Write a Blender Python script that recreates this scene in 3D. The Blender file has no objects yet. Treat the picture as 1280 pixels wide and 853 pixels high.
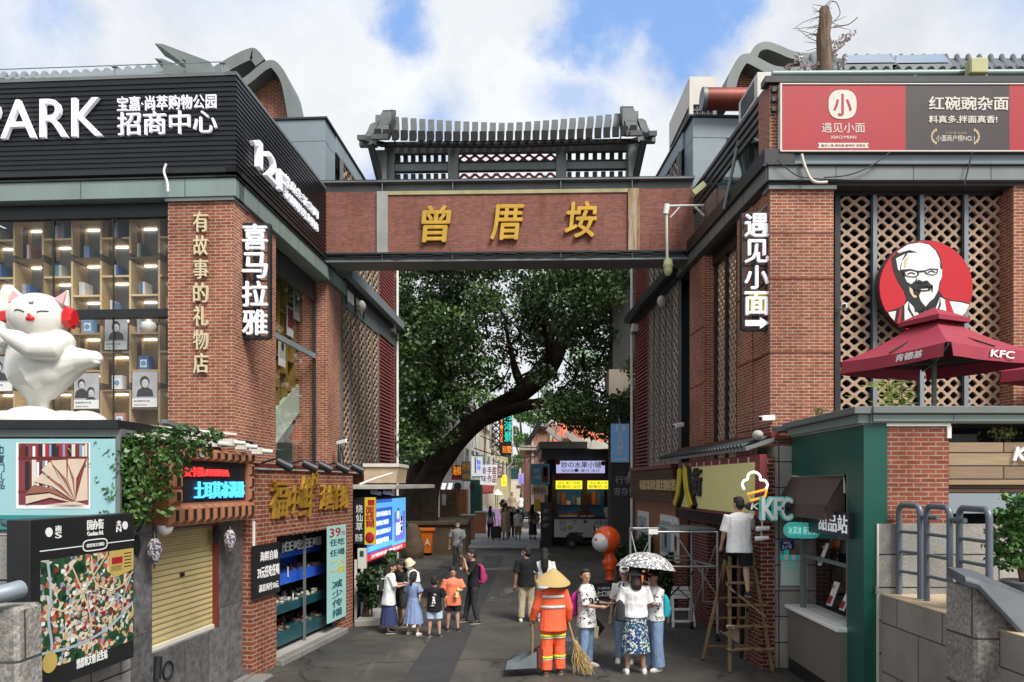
import bpy, bmesh, math, random
import numpy as np
from mathutils import Vector, Matrix, Euler
random.seed(7)
S = bpy.context.scene
COL = S.collection
R = math.radians
# ------------------------------------------------------------------ camera, sky, sun, exposure
FPX, HZ, CXP, CAMZ = 924.0,605.0,640.0,3.0
cam = bpy.data.cameras.new('camera'); camo = bpy.data.objects.new('camera', cam); COL.objects.link(camo)
camo.location = (0,0, CAMZ); camo.rotation_euler = (R(90),0,0)
cam.sensor_width = 36; cam.lens = FPX/1280*36; cam.shift_y = (HZ-426.5)/1280; cam.clip_end = 2000; cam.clip_start = .05
S.camera = camo
S.view_settings.view_transform = 'Standard'; S.view_settings.look = 'None'
S.view_settings.gamma = 1; S.view_settings.use_curve_mapping = False
S.view_settings.exposure = 1.0
SUN_DIR = Vector((0.42,-0.55,0.86)).normalized()      # towards the sun: behind the camera, to the right, high
sun = bpy.data.lights.new('sun', 'SUN'); suno = bpy.data.objects.new('sun', sun); COL.objects.link(suno)
sun.energy = 2.6; sun.angle = R(25); sun.color = (1,.955,.89)
suno.rotation_euler = SUN_DIR.to_track_quat('Z', 'Y').to_euler(); suno.location = (10,-10,40)
W = bpy.data.worlds.new('World'); S.world = W; W.use_nodes = True
def build_world():
 nt = W.node_tree; N = nt.nodes; L = nt.links
 bg = N['Background']; bg.inputs['Strength'].default_value = .1
 sky = N.new('ShaderNodeTexSky'); sky.sky_type = 'NISHITA'; sky.sun_disc = False
 sky.sun_elevation = math.asin(SUN_DIR.z); sky.sun_rotation = math.atan2(SUN_DIR.x, SUN_DIR.y)
 sky.air_density = 1; sky.dust_density = .6; sky.ozone_density = 1.6
 tc = N.new('ShaderNodeTexCoord')
 def noise(scale, det, rough, vec, dist=0):
  n = N.new('ShaderNodeTexNoise'); n.inputs['Scale'].default_value = scale; n.inputs['Detail'].default_value = det
  n.inputs['Roughness'].default_value = rough; n.inputs['Distortion'].default_value = dist
  L.new(vec, n.inputs['Vector']); return n
 def math_(op, a, b=None, clamp=False):
  m = N.new('ShaderNodeMath'); m.operation = op; m.use_clamp = clamp
  for i, v in enumerate((a, b)):
   if v is None: continue
   if isinstance(v, (int, float)): m.inputs[i].default_value = v
   else: L.new(v, m.inputs[i])
  return m.outputs[0]
 n1 = noise(7,9,.62, tc.outputs['Generated'])
 sub = N.new('ShaderNodeVectorMath'); sub.operation = 'SUBTRACT'; L.new(n1.outputs['Color'], sub.inputs[0]); sub.inputs[1].default_value = (.5,.5,.5)
 sc = N.new('ShaderNodeVectorMath'); sc.operation = 'SCALE'; L.new(sub.outputs[0], sc.inputs[0]); sc.inputs['Scale'].default_value = .16
 ad = N.new('ShaderNodeVectorMath'); ad.operation = 'ADD'; L.new(tc.outputs['Generated'], ad.inputs[0]); L.new(sc.outputs[0], ad.inputs[1])
 # openings in the cloud: (direction, half width)
 tot = None
 for (px, py, r, k) in ((760,5,.085,1),(845,18,.082,1),(905,5,.05,.9),(720,40,.05,.8),(500,18,.05,.75),(540,150,.06,.5),(720,130,.06,.5),
                           (470,210,.05,.6),(75,40,.055,.5),(-260,120,.2,1),(1500,-250,.2,1),(300,-500,.3,1),(900,-900,.35,1)):
  d = Vector(((px-CXP)/FPX, 1,(HZ-py)/FPX)).normalized()
  di = N.new('ShaderNodeVectorMath'); di.operation = 'DISTANCE'; L.new(ad.outputs[0], di.inputs[0]); di.inputs[1].default_value = d
  q = math_('DIVIDE', di.outputs['Value'], r); q = math_('SUBTRACT', 1.25, q, True); q = math_('MULTIPLY', q, k)
  tot = q if tot is None else math_('MAXIMUM', tot, q)
 hole = N.new('ShaderNodeMapRange'); hole.interpolation_type = 'SMOOTHSTEP'; L.new(tot, hole.inputs['Value'])
 hole.inputs['From Min'].default_value = .08; hole.inputs['From Max'].default_value = .8
 n2 = noise(3.2,10,.6, ad.outputs[0],.3)
 cr = N.new('ShaderNodeValToRGB'); L.new(n2.outputs['Fac'], cr.inputs['Fac'])
 e = cr.color_ramp.elements; e[0].position = .30; e[0].color = (3.5,3.7,4.0,1); e[1].position = .62; e[1].color = (4.9,5.0,5.1,1)
 blue = N.new('ShaderNodeMix'); blue.data_type = 'RGBA'; blue.blend_type = 'MIX'
 L.new(sky.outputs['Color'], blue.inputs[6]); blue.inputs[7].default_value = (1.5,2.6,4.9,1); blue.inputs[0].default_value = .8
 mx = N.new('ShaderNodeMix'); mx.data_type = 'RGBA'; L.new(hole.outputs[0], mx.inputs[0])
 L.new(cr.outputs['Color'], mx.inputs[6]); L.new(blue.outputs[2], mx.inputs[7])
 L.new(mx.outputs[2], bg.inputs['Color'])
build_world()
# ------------------------------------------------------------------ materials
MATS = {}
def _new(name):
 m = bpy.data.materials.new(name); m.use_nodes = True; MATS[name] = m
 nt = m.node_tree; return m, nt.nodes, nt.links, nt.nodes['Principled BSDF']
def _vec(N, L, kind='OBJ', scale=(1,1,1)):
 tc = N.new('ShaderNodeTexCoord'); o = tc.outputs['UV' if kind == 'UV' else 'Object']
 if scale != (1,1,1):
  mp = N.new('ShaderNodeMapping'); mp.inputs['Scale'].default_value = scale; L.new(o, mp.inputs['Vector']); o = mp.outputs[0]
 return o
def _noise(N, L, v, scale, det=4, rough=.6):
 n = N.new('ShaderNodeTexNoise'); n.inputs['Scale'].default_value = scale; n.inputs['Detail'].default_value = det
 n.inputs['Roughness'].default_value = rough; L.new(v, n.inputs['Vector']); return n.outputs['Fac']
def _ramp(N, L, fac, stops):
 r = N.new('ShaderNodeValToRGB'); L.new(fac, r.inputs['Fac']); e = r.color_ramp.elements
 while len(e) < len(stops): e.new(.5)
 for el, (p, c) in zip(e, stops): el.position = p; el.color = (*c[:3],1)
 return r.outputs['Color']
def _bump(N, L, B, h, st, dist=.01):
 b = N.new('ShaderNodeBump'); b.inputs['Strength'].default_value = st; b.inputs['Distance'].default_value = dist
 L.new(h, b.inputs['Height']); L.new(b.outputs[0], B.inputs['Normal'])
def _mix(N, L, fac, a, b, mode='MIX'):
 m = N.new('ShaderNodeMix'); m.data_type = 'RGBA'; m.blend_type = mode
 for i, v in ((0, fac),(6, a),(7, b)):
  if isinstance(v, (int, float)): m.inputs[i].default_value = v
  elif isinstance(v, tuple): m.inputs[i].default_value = (*v[:3],1)
  else: L.new(v, m.inputs[i])
 return m.outputs[2]
def mul(c, k): return tuple(min(1, x*k) for x in c)
def mat(name, c, rough=.55, metal=0, var=.18, scale=2.2, bump=0, bscale=40, emit=0, spec=.5, streak=False):
 """plain paint / metal / cloth with uneven tone and a little wear"""
 m, N, L, B = _new(name)
 v = _vec(N, L, 'OBJ', (1,1,.25) if streak else (1,1,1))
 f = _noise(N, L, v, scale, 6,.65)
 col = _ramp(N, L, f, ((.25, mul(c, 1-var)),(.5, c),(.78, mul(c, 1+var))))
 L.new(col, B.inputs['Base Color'])
 B.inputs['Roughness'].default_value = rough; B.inputs['Metallic'].default_value = metal
 B.inputs['Specular IOR Level'].default_value = spec
 if bump: _bump(N, L, B, _noise(N, L, _vec(N, L), bscale, 4), bump, .02)
 if emit:
  L.new(col, B.inputs['Emission Color']); B.inputs['Emission Strength'].default_value = emit
 return m
def brick(name, c1, c2, mortar, bw=.2, bh=.055, ms=.008, rough=.8, var=.35, dirt=(.5,.45,.42)):
 m, N, L, B = _new(name)
 uv = _vec(N, L, 'UV')
 bt = N.new('ShaderNodeTexBrick'); L.new(uv, bt.inputs['Vector'])
 bt.inputs['Scale'].default_value = 1; bt.inputs['Brick Width'].default_value = bw; bt.inputs['Row Height'].default_value = bh
 bt.inputs['Mortar Size'].default_value = ms; bt.inputs['Mortar Smooth'].default_value = .2; bt.inputs['Bias'].default_value = -.1
 bt.inputs['Color1'].default_value = (*c1,1); bt.inputs['Color2'].default_value = (*c2,1); bt.inputs['Mortar'].default_value = (*mortar, 1)
 big = _ramp(N, L, _noise(N, L, uv, .55,6),((.3, mul((1,1,1),1-var)),(.7,(1,1,1))))
 c = _mix(N, L, 1.0, bt.outputs['Color'], big, 'MULTIPLY')
 fine = _ramp(N, L, _noise(N, L, _vec(N, L, 'UV', (7,18,1)),1.0,2),((.28, mul((1,1,1),.6)),(.7,(1,1,1))))
 c = _mix(N, L, .9, c, fine, 'MULTIPLY')
 stain = _ramp(N, L, _noise(N, L, _vec(N, L, 'UV', (1.6,.22,1)),1.3,6,.7),((.5,(0,0,0)),(.78,(1,1,1))))
 c = _mix(N, L, stain, c, _mix(N, L, 1.0, c, dirt, 'MULTIPLY'))
 L.new(c, B.inputs['Base Color']); B.inputs['Roughness'].default_value = rough; B.inputs['Specular IOR Level'].default_value = .3
 inv = N.new('ShaderNodeMath'); inv.operation = 'SUBTRACT'; inv.inputs[0].default_value = 1; L.new(bt.outputs['Fac'], inv.inputs[1])
 _bump(N, L, B, inv.outputs[0],.7,.012)
 return m
def stone(name, c, tw=0, th=0, ms=.012, joint=(.05,.05,.05), grain=90, var=.35, rough=.7, bump=.25, offset=0.0, large=1.0):
 """speckled granite, optionally cut in slabs with dark joints"""
 m, N, L, B = _new(name)
 uv = _vec(N, L, 'UV')
 g = _noise(N, L, _vec(N, L), grain, 3,.7)
 col = _ramp(N, L, g, ((.3, mul(c, 1-var)),(.5, c),(.72, mul(c, 1+var))))
 big = _ramp(N, L, _noise(N, L, _vec(N, L), large, 6,.65),((.3,(.55,.54,.52)),(.65,(1,1,1))))
 col = _mix(N, L, .8, col, big, 'MULTIPLY')
 if tw:
  bt = N.new('ShaderNodeTexBrick'); L.new(uv, bt.inputs['Vector']); bt.offset = offset
  bt.inputs['Scale'].default_value = 1; bt.inputs['Brick Width'].default_value = tw; bt.inputs['Row Height'].default_value = th
  bt.inputs['Mortar Size'].default_value = ms; bt.inputs['Color1'].default_value = (.75,.75,.75,1); bt.inputs['Color2'].default_value = (1,1,1,1)
  col = _mix(N, L, 1.0, col, bt.outputs['Color'], 'MULTIPLY'); col = _mix(N, L, bt.outputs['Fac'], col, joint)
 L.new(col, B.inputs['Base Color']); B.inputs['Roughness'].default_value = rough
 if bump: _bump(N, L, B, _noise(N, L, _vec(N, L), grain*.4,5), bump, .03)
 return m
def ribbed(name, c, pitch, rough=.45, metal=.3, strength=1.0, vertical=False, var=.2, duty=.35):
 """sheet with parallel ribs running along u (or v when vertical)"""
 m, N, L, B = _new(name)
 uv = _vec(N, L, 'UV'); sp = N.new('ShaderNodeSeparateXYZ'); L.new(uv, sp.inputs[0])
 d = N.new('ShaderNodeMath'); d.operation = 'DIVIDE'; L.new(sp.outputs[0 if vertical else 1], d.inputs[0]); d.inputs[1].default_value = pitch
 fr = N.new('ShaderNodeMath'); fr.operation = 'PINGPONG'; L.new(d.outputs[0], fr.inputs[0]); fr.inputs[1].default_value = .5
 st = N.new('ShaderNodeMapRange'); st.interpolation_type = 'SMOOTHSTEP'; L.new(fr.outputs[0], st.inputs['Value'])
 st.inputs['From Min'].default_value = duty*.5-.09; st.inputs['From Max'].default_value = duty*.5+.09
 base = _ramp(N, L, _noise(N, L, uv, .8,6),((.3, mul(c, 1-var)),(.7, mul(c, 1+var))))
 L.new(base, B.inputs['Base Color']); B.inputs['Roughness'].default_value = rough; B.inputs['Metallic'].default_value = metal
 _bump(N, L, B, st.outputs[0], strength, pitch*.35)
 return m
def planks(name, c, width, rough=.6, vertical=False, gap=.06, var=.35):
 m, N, L, B = _new(name)
 uv = _vec(N, L, 'UV')
 bt = N.new('ShaderNodeTexBrick'); bt.offset = .37
 mp = N.new('ShaderNodeMapping'); L.new(uv, mp.inputs['Vector'])
 if vertical: mp.inputs['Rotation'].default_value = (0,0, R(90))
 L.new(mp.outputs[0], bt.inputs['Vector'])
 bt.inputs['Scale'].default_value = 1; bt.inputs['Brick Width'].default_value = 2.4; bt.inputs['Row Height'].default_value = width
 bt.inputs['Mortar Size'].default_value = gap*width; bt.inputs['Color1'].default_value = (*mul(c, 1-var),1); bt.inputs['Color2'].default_value = (*mul(c, 1+var*.6),1)
 bt.inputs['Mortar'].default_value = (*mul(c, .15),1)
 g = _ramp(N, L, _noise(N, L, _vec(N, L, 'UV', (28,1.5,1) if vertical else (1.5,28,1)),1.4,5,.7),((.3,(.6,.56,.5)),(.7,(1,1,1))))
 L.new(_mix(N, L, .8, bt.outputs['Color'], g, 'MULTIPLY'), B.inputs['Base Color']); B.inputs['Roughness'].default_value = rough
 inv = N.new('ShaderNodeMath'); inv.operation = 'SUBTRACT'; inv.inputs[0].default_value = 1; L.new(bt.outputs['Fac'], inv.inputs[1])
 _bump(N, L, B, inv.outputs[0],.5,.01)
 return m
def spots(name, stops, scale, rough=.8, det=2, kind='noise', vscale=(1,1,1)):
 """printed cloth, camouflage, patterned shade"""
 m, N, L, B = _new(name)
 v = _vec(N, L, 'OBJ', vscale)
 if kind == 'voronoi':
  n = N.new('ShaderNodeTexVoronoi'); n.inputs['Scale'].default_value = scale; L.new(v, n.inputs['Vector'])
  sp = N.new('ShaderNodeSeparateColor'); L.new(n.outputs['Color'], sp.inputs[0]); f = sp.outputs[0]
 else: f = _noise(N, L, v, scale, det)
 r = N.new('ShaderNodeValToRGB'); r.color_ramp.interpolation = 'CONSTANT'; L.new(f, r.inputs['Fac']); e = r.color_ramp.elements
 while len(e) < len(stops): e.new(.5)
 for el, (p, c) in zip(e, stops): el.position = p; el.color = (*c[:3],1)
 L.new(r.outputs['Color'], B.inputs['Base Color']); B.inputs['Roughness'].default_value = rough
 return m
def glass(name, tint=(.75,.85,.85), alpha=.25, rough=.03):
 m, N, L, B = _new(name)
 B.inputs['Base Color'].default_value = (*tint, 1); B.inputs['Roughness'].default_value = rough
 tr = N.new('ShaderNodeBsdfTransparent'); tr.inputs[0].default_value = (*mul(tint, 1.1),1)
 gl = N.new('ShaderNodeBsdfGlossy'); gl.inputs['Roughness'].default_value = rough
 fr = N.new('ShaderNodeLayerWeight'); fr.inputs['Blend'].default_value = .5
 pw = N.new('ShaderNodeMath'); pw.operation = 'POWER'; L.new(fr.outputs['Facing'], pw.inputs[0]); pw.inputs[1].default_value = 4
 ad = N.new('ShaderNodeMath'); ad.operation = 'MULTIPLY_ADD'; ad.use_clamp = True; L.new(pw.outputs[0], ad.inputs[0]); ad.inputs[1].default_value = .85; ad.inputs[2].default_value = alpha
 mx = N.new('ShaderNodeMixShader'); L.new(ad.outputs[0], mx.inputs[0]); L.new(tr.outputs[0], mx.inputs[1]); L.new(gl.outputs[0], mx.inputs[2])
 L.new(mx.outputs[0], N['Material Output'].inputs['Surface'])
 return m
# ------------------------------------------------------------------ frames and pixel rays
def PX(px, Y): return (px-CXP)*Y/FPX
def PZ(py, Y): return CAMZ+(HZ-py)*Y/FPX
def P(px, py, Y): return Vector((PX(px, Y), Y, PZ(py, Y)))
def GY(py, z=0): return FPX*(CAMZ-z)/(py-HZ)             # depth of a ground point seen at row py
class Frame:
 """a vertical wall: u runs along it, w is height, v is depth into it (negative = out towards the viewer)"""
 def __init__(s, o, d):
  d = Vector((d[0], d[1],0)).normalized(); s.x = d; s.y = Vector((-d.y, d.x, 0)); s.o = Vector((o[0], o[1],0))
  s.M = Matrix(((s.x.x, s.y.x, 0, s.o.x),(s.x.y, s.y.y, 0, s.o.y),(0,0,1,0),(0,0,0,1)))
 def uz(s, px, py=None, v=0):
  ray = Vector(((px-CXP)/FPX, 1,0)); o = s.o+s.y*v
  t = o.dot(s.y)/ray.dot(s.y); h = ray*t
  u = (h-s.o).dot(s.x)
  return (u, CAMZ+(HZ-py)*t/FPX) if py is not None else u
 def pt(s, u, v, z): return s.M @ Vector((u, v, z))
 def Y(s, px, v=0):
  return s.pt(s.uz(px, None, v), v, 0).y
ID = Matrix.Identity(4)
# ------------------------------------------------------------------ text
_TXT = {}
def glyphs(txt, bold=0.0, ext=.5, res=3):
 k = (txt, bold, ext, res)
 if k in _TXT: return _TXT[k]
 cu = bpy.data.curves.new('t', 'FONT'); cu.body = txt; cu.size = 1; cu.extrude = .5; cu.offset = bold; cu.resolution_u = res
 cu.fill_mode = 'FRONT' if ext == 0 else 'BOTH'
 o = bpy.data.objects.new('t', cu); COL.objects.link(o)
 me = bpy.data.meshes.new_from_object(o.evaluated_get(bpy.context.evaluated_depsgraph_get()))
 V = [tuple(v.co) for v in me.vertices]; Fc = [tuple(p.vertices) for p in me.polygons]
 bpy.data.objects.remove(o); bpy.data.curves.remove(cu); bpy.data.meshes.remove(me)
 if ext == 0: V = [(a, b, .5) for a, b, c in V]
 _TXT[k] = (V, Fc); return _TXT[k]
# ------------------------------------------------------------------ mesh builder
class MB:
 def __init__(s, frame=None):
  s.V = []; s.Fc = []; s.MI = []; s.keys = []; s.M = frame.M if isinstance(frame, Frame) else (frame or ID); s.cur = 0; s.sm = []; s.smooth = False
 def mat(s, k):
  if k not in s.keys: s.keys.append(k)
  s.cur = s.keys.index(k); return s
 def add(s, V, F, smooth=None):
  b = len(s.V); M = s.M
  s.V += [M @ Vector(v) for v in V]; s.Fc += [tuple(i+b for i in f) for f in F]
  s.MI += [s.cur]*len(F); s.sm += [s.smooth if smooth is None else smooth]*len(F); return s
 def box(s, x0, x1, y0, y1, z0, z1):
  if x0 > x1: x0, x1 = x1, x0
  if y0 > y1: y0, y1 = y1, y0
  if z0 > z1: z0, z1 = z1, z0
  return s.add([(x0, y0, z0),(x1, y0, z0),(x1, y1, z0),(x0, y1, z0),(x0, y0, z1),(x1, y0, z1),(x1, y1, z1),(x0, y1, z1)],
                     [(0,3,2,1),(4,5,6,7),(0,1,5,4),(1,2,6,5),(2,3,7,6),(3,0,4,7)])
 def quad(s, *p): return s.add(list(p),[tuple(range(len(p)))])
 def prism(s, pts, ex):
  n = len(pts); ex = Vector(ex); a = [Vector(p) for p in pts]
  nrm = Vector((0,0,0))
  for i in range(n): nrm += a[i].cross(a[(i+1) % n])
  if nrm.dot(ex) > 0: a = a[::-1]
  b = [p+ex for p in a]
  return s.add(a+b, [tuple(range(n)), tuple(range(2*n-1, n-1,-1))]+[((i+1) % n, i, i+n, (i+1) % n+n) for i in range(n)])
 def tube(s, pts, r, n=8, cap=True, smooth=True):
  pts = [Vector(p) for p in pts]; m = len(pts)
  rr = r if isinstance(r, (list, tuple)) else [r]*m
  V = []; up = None
  for i, p in enumerate(pts):
   t = (pts[min(i+1, m-1)]-pts[max(i-1,0)]).normalized()
   if up is None: up = Vector((0,0,1)) if abs(t.z) < .9 else Vector((1,0,0))
   a = t.cross(up)
   if a.length < 1e-4: a = t.cross(Vector((.3,.9,.1)))
   a.normalize(); b = t.cross(a).normalized(); up = -b if False else a.cross(t)
   for k in range(n):
    an = 2*math.pi*k/n; V.append(p+(a*math.cos(an)+b*math.sin(an))*rr[i])
  F = [(i*n+k, i*n+(k+1) % n, (i+1)*n+(k+1) % n, (i+1)*n+k) for i in range(m-1) for k in range(n)]
  s.add(V, F, smooth)
  if cap:
   s.add([V[k] for k in range(n)],[tuple(range(n-1,-1,-1))], False); s.add([V[(m-1)*n+k] for k in range(n)],[tuple(range(n))], False)
  return s
 def bar(s, a, b, w, h=None):
  """square-section bar from a to b"""
  a = Vector(a); b = Vector(b); h = h or w; t = (b-a).normalized()
  up = Vector((0,0,1)) if abs(t.z) < .95 else Vector((0,1,0))
  x = t.cross(up).normalized()*w/2; y = x.cross(t).normalized()*h/2
  V = [a-x-y, a+x-y, a+x+y, a-x+y, b-x-y, b+x-y, b+x+y, b-x+y]
  return s.add(V, [(0,1,2,3),(7,6,5,4),(1,0,4,5),(2,1,5,6),(3,2,6,7),(0,3,7,4)])
 def loft(s, rings, cap=True, smooth=True, closed=True):
  n = len(rings[0]); V = [Vector(p) for r in rings for p in r]
  F = [(i*n+k, i*n+(k+1) % n, (i+1)*n+(k+1) % n, (i+1)*n+k) for i in range(len(rings)-1) for k in range(n if closed else n-1)]
  s.add(V, F, smooth)
  if cap: s.add(V[:n],[tuple(range(n-1,-1,-1))], False); s.add(V[-n:],[tuple(range(n))], False)
  return s
 def lathe(s, prof, c, n=16, smooth=True, sx=1, sy=1):
  return s.loft([[(c[0]+r*sx*math.cos(2*math.pi*k/n), c[1]+r*sy*math.sin(2*math.pi*k/n), c[2]+z) for k in range(n)] for r, z in prof], True, smooth)
 def ell(s, c, r, n=14, m=9, rot=None):
  c = Vector(c); r = (r, r, r) if isinstance(r, (int, float)) else r
  V = [Vector((0,0,-r[2]))]
  for i in range(1, m):
   t = math.pi*i/m
   V += [Vector((r[0]*math.sin(t)*math.cos(2*math.pi*k/n), r[1]*math.sin(t)*math.sin(2*math.pi*k/n),-r[2]*math.cos(t))) for k in range(n)]
  V.append(Vector((0,0, r[2])))
  if rot is not None: V = [rot @ v for v in V]
  F = [(0,1+(k+1) % n, 1+k) for k in range(n)]
  F += [(1+i*n+k, 1+i*n+(k+1) % n, 1+(i+1)*n+(k+1) % n, 1+(i+1)*n+k) for i in range(m-2) for k in range(n)]
  e = len(V)-1; F += [(1+(m-2)*n+k, 1+(m-2)*n+(k+1) % n, e) for k in range(n)]
  return s.add([v+c for v in V], F, True)
 def disc(s, u, v, z, r, depth, n=28, rz=None):
  rz = rz or r
  return s.prism([(u+r*math.cos(2*math.pi*k/n), v, z+rz*math.sin(2*math.pi*k/n)) for k in range(n)],(0,-depth, 0))
 def ring(s, u, v, z, r0, r1, depth, n=28):
  P_ = lambda r, k, d: (u+r*math.cos(2*math.pi*k/n), v-d, z+r*math.sin(2*math.pi*k/n))
  return s.loft([[P_(r0, k, 0) for k in range(n)],[P_(r0, k, depth) for k in range(n)],[P_(r1, k, depth) for k in range(n)],[P_(r1, k, 0) for k in range(n)]], False, False)
 # text standing on a wall plane: u to the right, z up, raised by depth out of v
 def text(s, t, u0, u1, z0, z1, v=0, depth=.02, bold=0.0, keep=False, shear=0, flat=False, res=3):
  heavy = max(bold, 0)*1.1; V, Fc = glyphs(t, 0,0 if flat else .5, res)
  if not V: return s
  xs = [p[0] for p in V]; ys = [p[1] for p in V]; ax, bx, ay, by = min(xs), max(xs), min(ys), max(ys)
  kx = (u1-u0)/max(bx-ax, 1e-4); kz = (z1-z0)/max(by-ay, 1e-4); ou, oz = u0, z0
  if keep:
   k = min(kx, kz); ou = (u0+u1)/2-(bx-ax)*k/2; oz = (z0+z1)/2-(by-ay)*k/2; kx = kz = k
  for i, (sx, sz) in enumerate(((0,0),) if not heavy else ((0,0),(1,0),(-1,0),(0,1),(0,-1))):     # heavier strokes: the same glyph, nudged
   d = depth*(1-.012*i); s.add([(ou+(x-ax)*kx+shear*(y-ay)*kz+sx*heavy*kx, v-(c+.5)*d, oz+(y-ay)*kz+sz*heavy*kz*.7) for x, y, c in V], Fc, False)
  return s
 def vtext(s, t, u0, u1, z0, z1, v=0, depth=.02, bold=0.0, gap=.1, flat=False):
  n = len(t); h = (z1-z0)/n
  for i, ch in enumerate(t):
   if ch != ' ': s.text(ch, u0, u1, z1-(i+1)*h+h*gap/2, z1-i*h-h*gap/2, v, depth, bold, False, 0, flat)
  return s
 def split(s, tol):
  n = len(s.V); par = list(range(n))
  def find(i):
   while par[i] != i: par[i] = par[par[i]]; i = par[i]
   return i
  for f in s.Fc:
   a = find(f[0])
   for i in f[1:]: par[find(i)] = a
  isl = {}
  for k, f in enumerate(s.Fc): isl.setdefault(find(f[0]),[]).append(k)
  groups = []
  for fs in isl.values():
   P_ = [s.V[i] for k in fs for i in s.Fc[k]]; lo = [min(p[j] for p in P_)-tol/2 for j in range(3)]; hi = [max(p[j] for p in P_)+tol/2 for j in range(3)]
   new = [fs, lo, hi]; rest = []
   for g in groups:
    if all(g[1][j] <= new[2][j] and new[1][j] <= g[2][j] for j in range(3)): new = [g[0]+new[0],[min(a, b) for a, b in zip(g[1], new[1])],[max(a, b) for a, b in zip(g[2], new[2])]]
    else: rest.append(g)
   groups = rest+[new]
  out = []
  for fs, _, _ in groups:
   m = MB(); ix = {}; m.keys = list(s.keys)
   for k in fs:
    for i in s.Fc[k]:
     if i not in ix: ix[i] = len(m.V); m.V.append(s.V[i])
    m.Fc.append(tuple(ix[i] for i in s.Fc[k])); m.MI.append(s.MI[k]); m.sm.append(s.sm[k])
   used = sorted(set(m.MI)); mp = {a: b for b, a in enumerate(used)}; m.keys = [s.keys[a] for a in used]; m.MI = [mp[a] for a in m.MI]; out.append(m)
  return out
 def build(s, name, parent=None, mats=None, bevel=0, origin=None):
  if parent is not None and name in SPLIT and len(s.Fc) < 6000:
   ms = s.split(SPLIT[name])
   if len(ms) > 1: return [m.build(name, parent, None, bevel, 'x') for m in ms][0]
  return s._build(name, parent, bevel, None if origin == 'x' else origin)
 def _build(s, name, parent=None, bevel=0, origin=None):
  me = bpy.data.meshes.new(name)
  V = np.array([tuple(v) for v in s.V], dtype=np.float32) if s.V else np.zeros((0,3), np.float32)
  if parent is not None: org = np.array(world_loc(parent), np.float32)
  elif origin is not None: org = np.array(origin, np.float32)
  elif len(V): org = np.array([(V[:, 0].min()+V[:, 0].max())/2,(V[:, 1].min()+V[:, 1].max())/2, V[:, 2].min()], np.float32)
  else: org = np.zeros(3, np.float32)
  me.from_pydata((V-org).tolist(),[], s.Fc)
  for k in s.keys: me.materials.append(MATS[k])
  if s.Fc:
   me.polygons.foreach_set('material_index', s.MI); me.polygons.foreach_set('use_smooth', s.sm)
   # box-projected UVs in metres, following each wall's own direction
   uv = me.uv_layers.new(name='uv'); nl = len(me.loops)
   vi = np.empty(nl, np.int32); me.loops.foreach_get('vertex_index', vi)
   nf = len(me.polygons); nr = np.empty(nf*3, np.float32); me.polygons.foreach_get('normal', nr); nr = nr.reshape(-1,3)
   lt = np.empty(nf, np.int32); me.polygons.foreach_get('loop_total', lt)
   nl3 = np.repeat(nr, lt, axis=0); W3 = V[vi]
   hz = np.hypot(nl3[:, 0], nl3[:, 1]); wall = hz > .5; hz = np.maximum(hz, 1e-6)
   u = np.where(wall, (-nl3[:, 1]*W3[:, 0]+nl3[:, 0]*W3[:, 1])/hz, W3[:, 0]); v = np.where(wall, W3[:, 2], W3[:, 1])
   uv.data.foreach_set('uv', np.stack([u, v],1).astype(np.float32).ravel())
  me.update(); me.validate()
  o = bpy.data.objects.new(name, me); COL.objects.link(o); o.location = (0,0,0) if parent is not None else org.tolist()
  if parent is not None: o.parent = parent
  if bevel:
   b = o.modifiers.new('bevel', 'BEVEL'); b.width = bevel; b.segments = 1; b.limit_method = 'ANGLE'; b.angle_limit = R(50)
  return o
SPLIT = {k: .006 for k in ('steel_beam', 'panel', 'brick_pier', 'curved_gable', 'string_course', 'grille_bar', 'ledge', 'upright', 'shelf', 'light_strip', 'post', 'wheel', 'cylinder', 'bulb', 'headphone', 'inner_ear', 'rail', 'rib', 'packet', 'stone_wall', 'marble_wall', 'leg', 'bracket', 'back_wall', 'cord', 'canopy', 'louvre_blade', 'window_grille', 'glazing_joint', 'trim', 'screen', 'brace', 'seafood', 'aerial_root')}
def world_loc(o):
 p = Vector(o.location)
 while o.parent is not None: o = o.parent; p += Vector(o.location)
 return p
def tag(o, label, cat, group=None, kind=None):
 if label: o['label'] = label
 if cat: o['category'] = cat
 if group: o['group'] = group
 if kind: o['kind'] = kind
 return o
def thing(name, label, cat, loc=(0,0,0), group=None):
 o = bpy.data.objects.new(name, None); COL.objects.link(o); o.location = loc; o.empty_display_size = .2
 return tag(o, label, cat, group)
def structure(o): o['kind'] = 'structure'; return o
def copy_tree(o, parent=None):
 c = o.copy(); COL.objects.link(c)
 if parent is not None: c.parent = parent
 for ch in o.children: copy_tree(ch, c)
 return c
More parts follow.
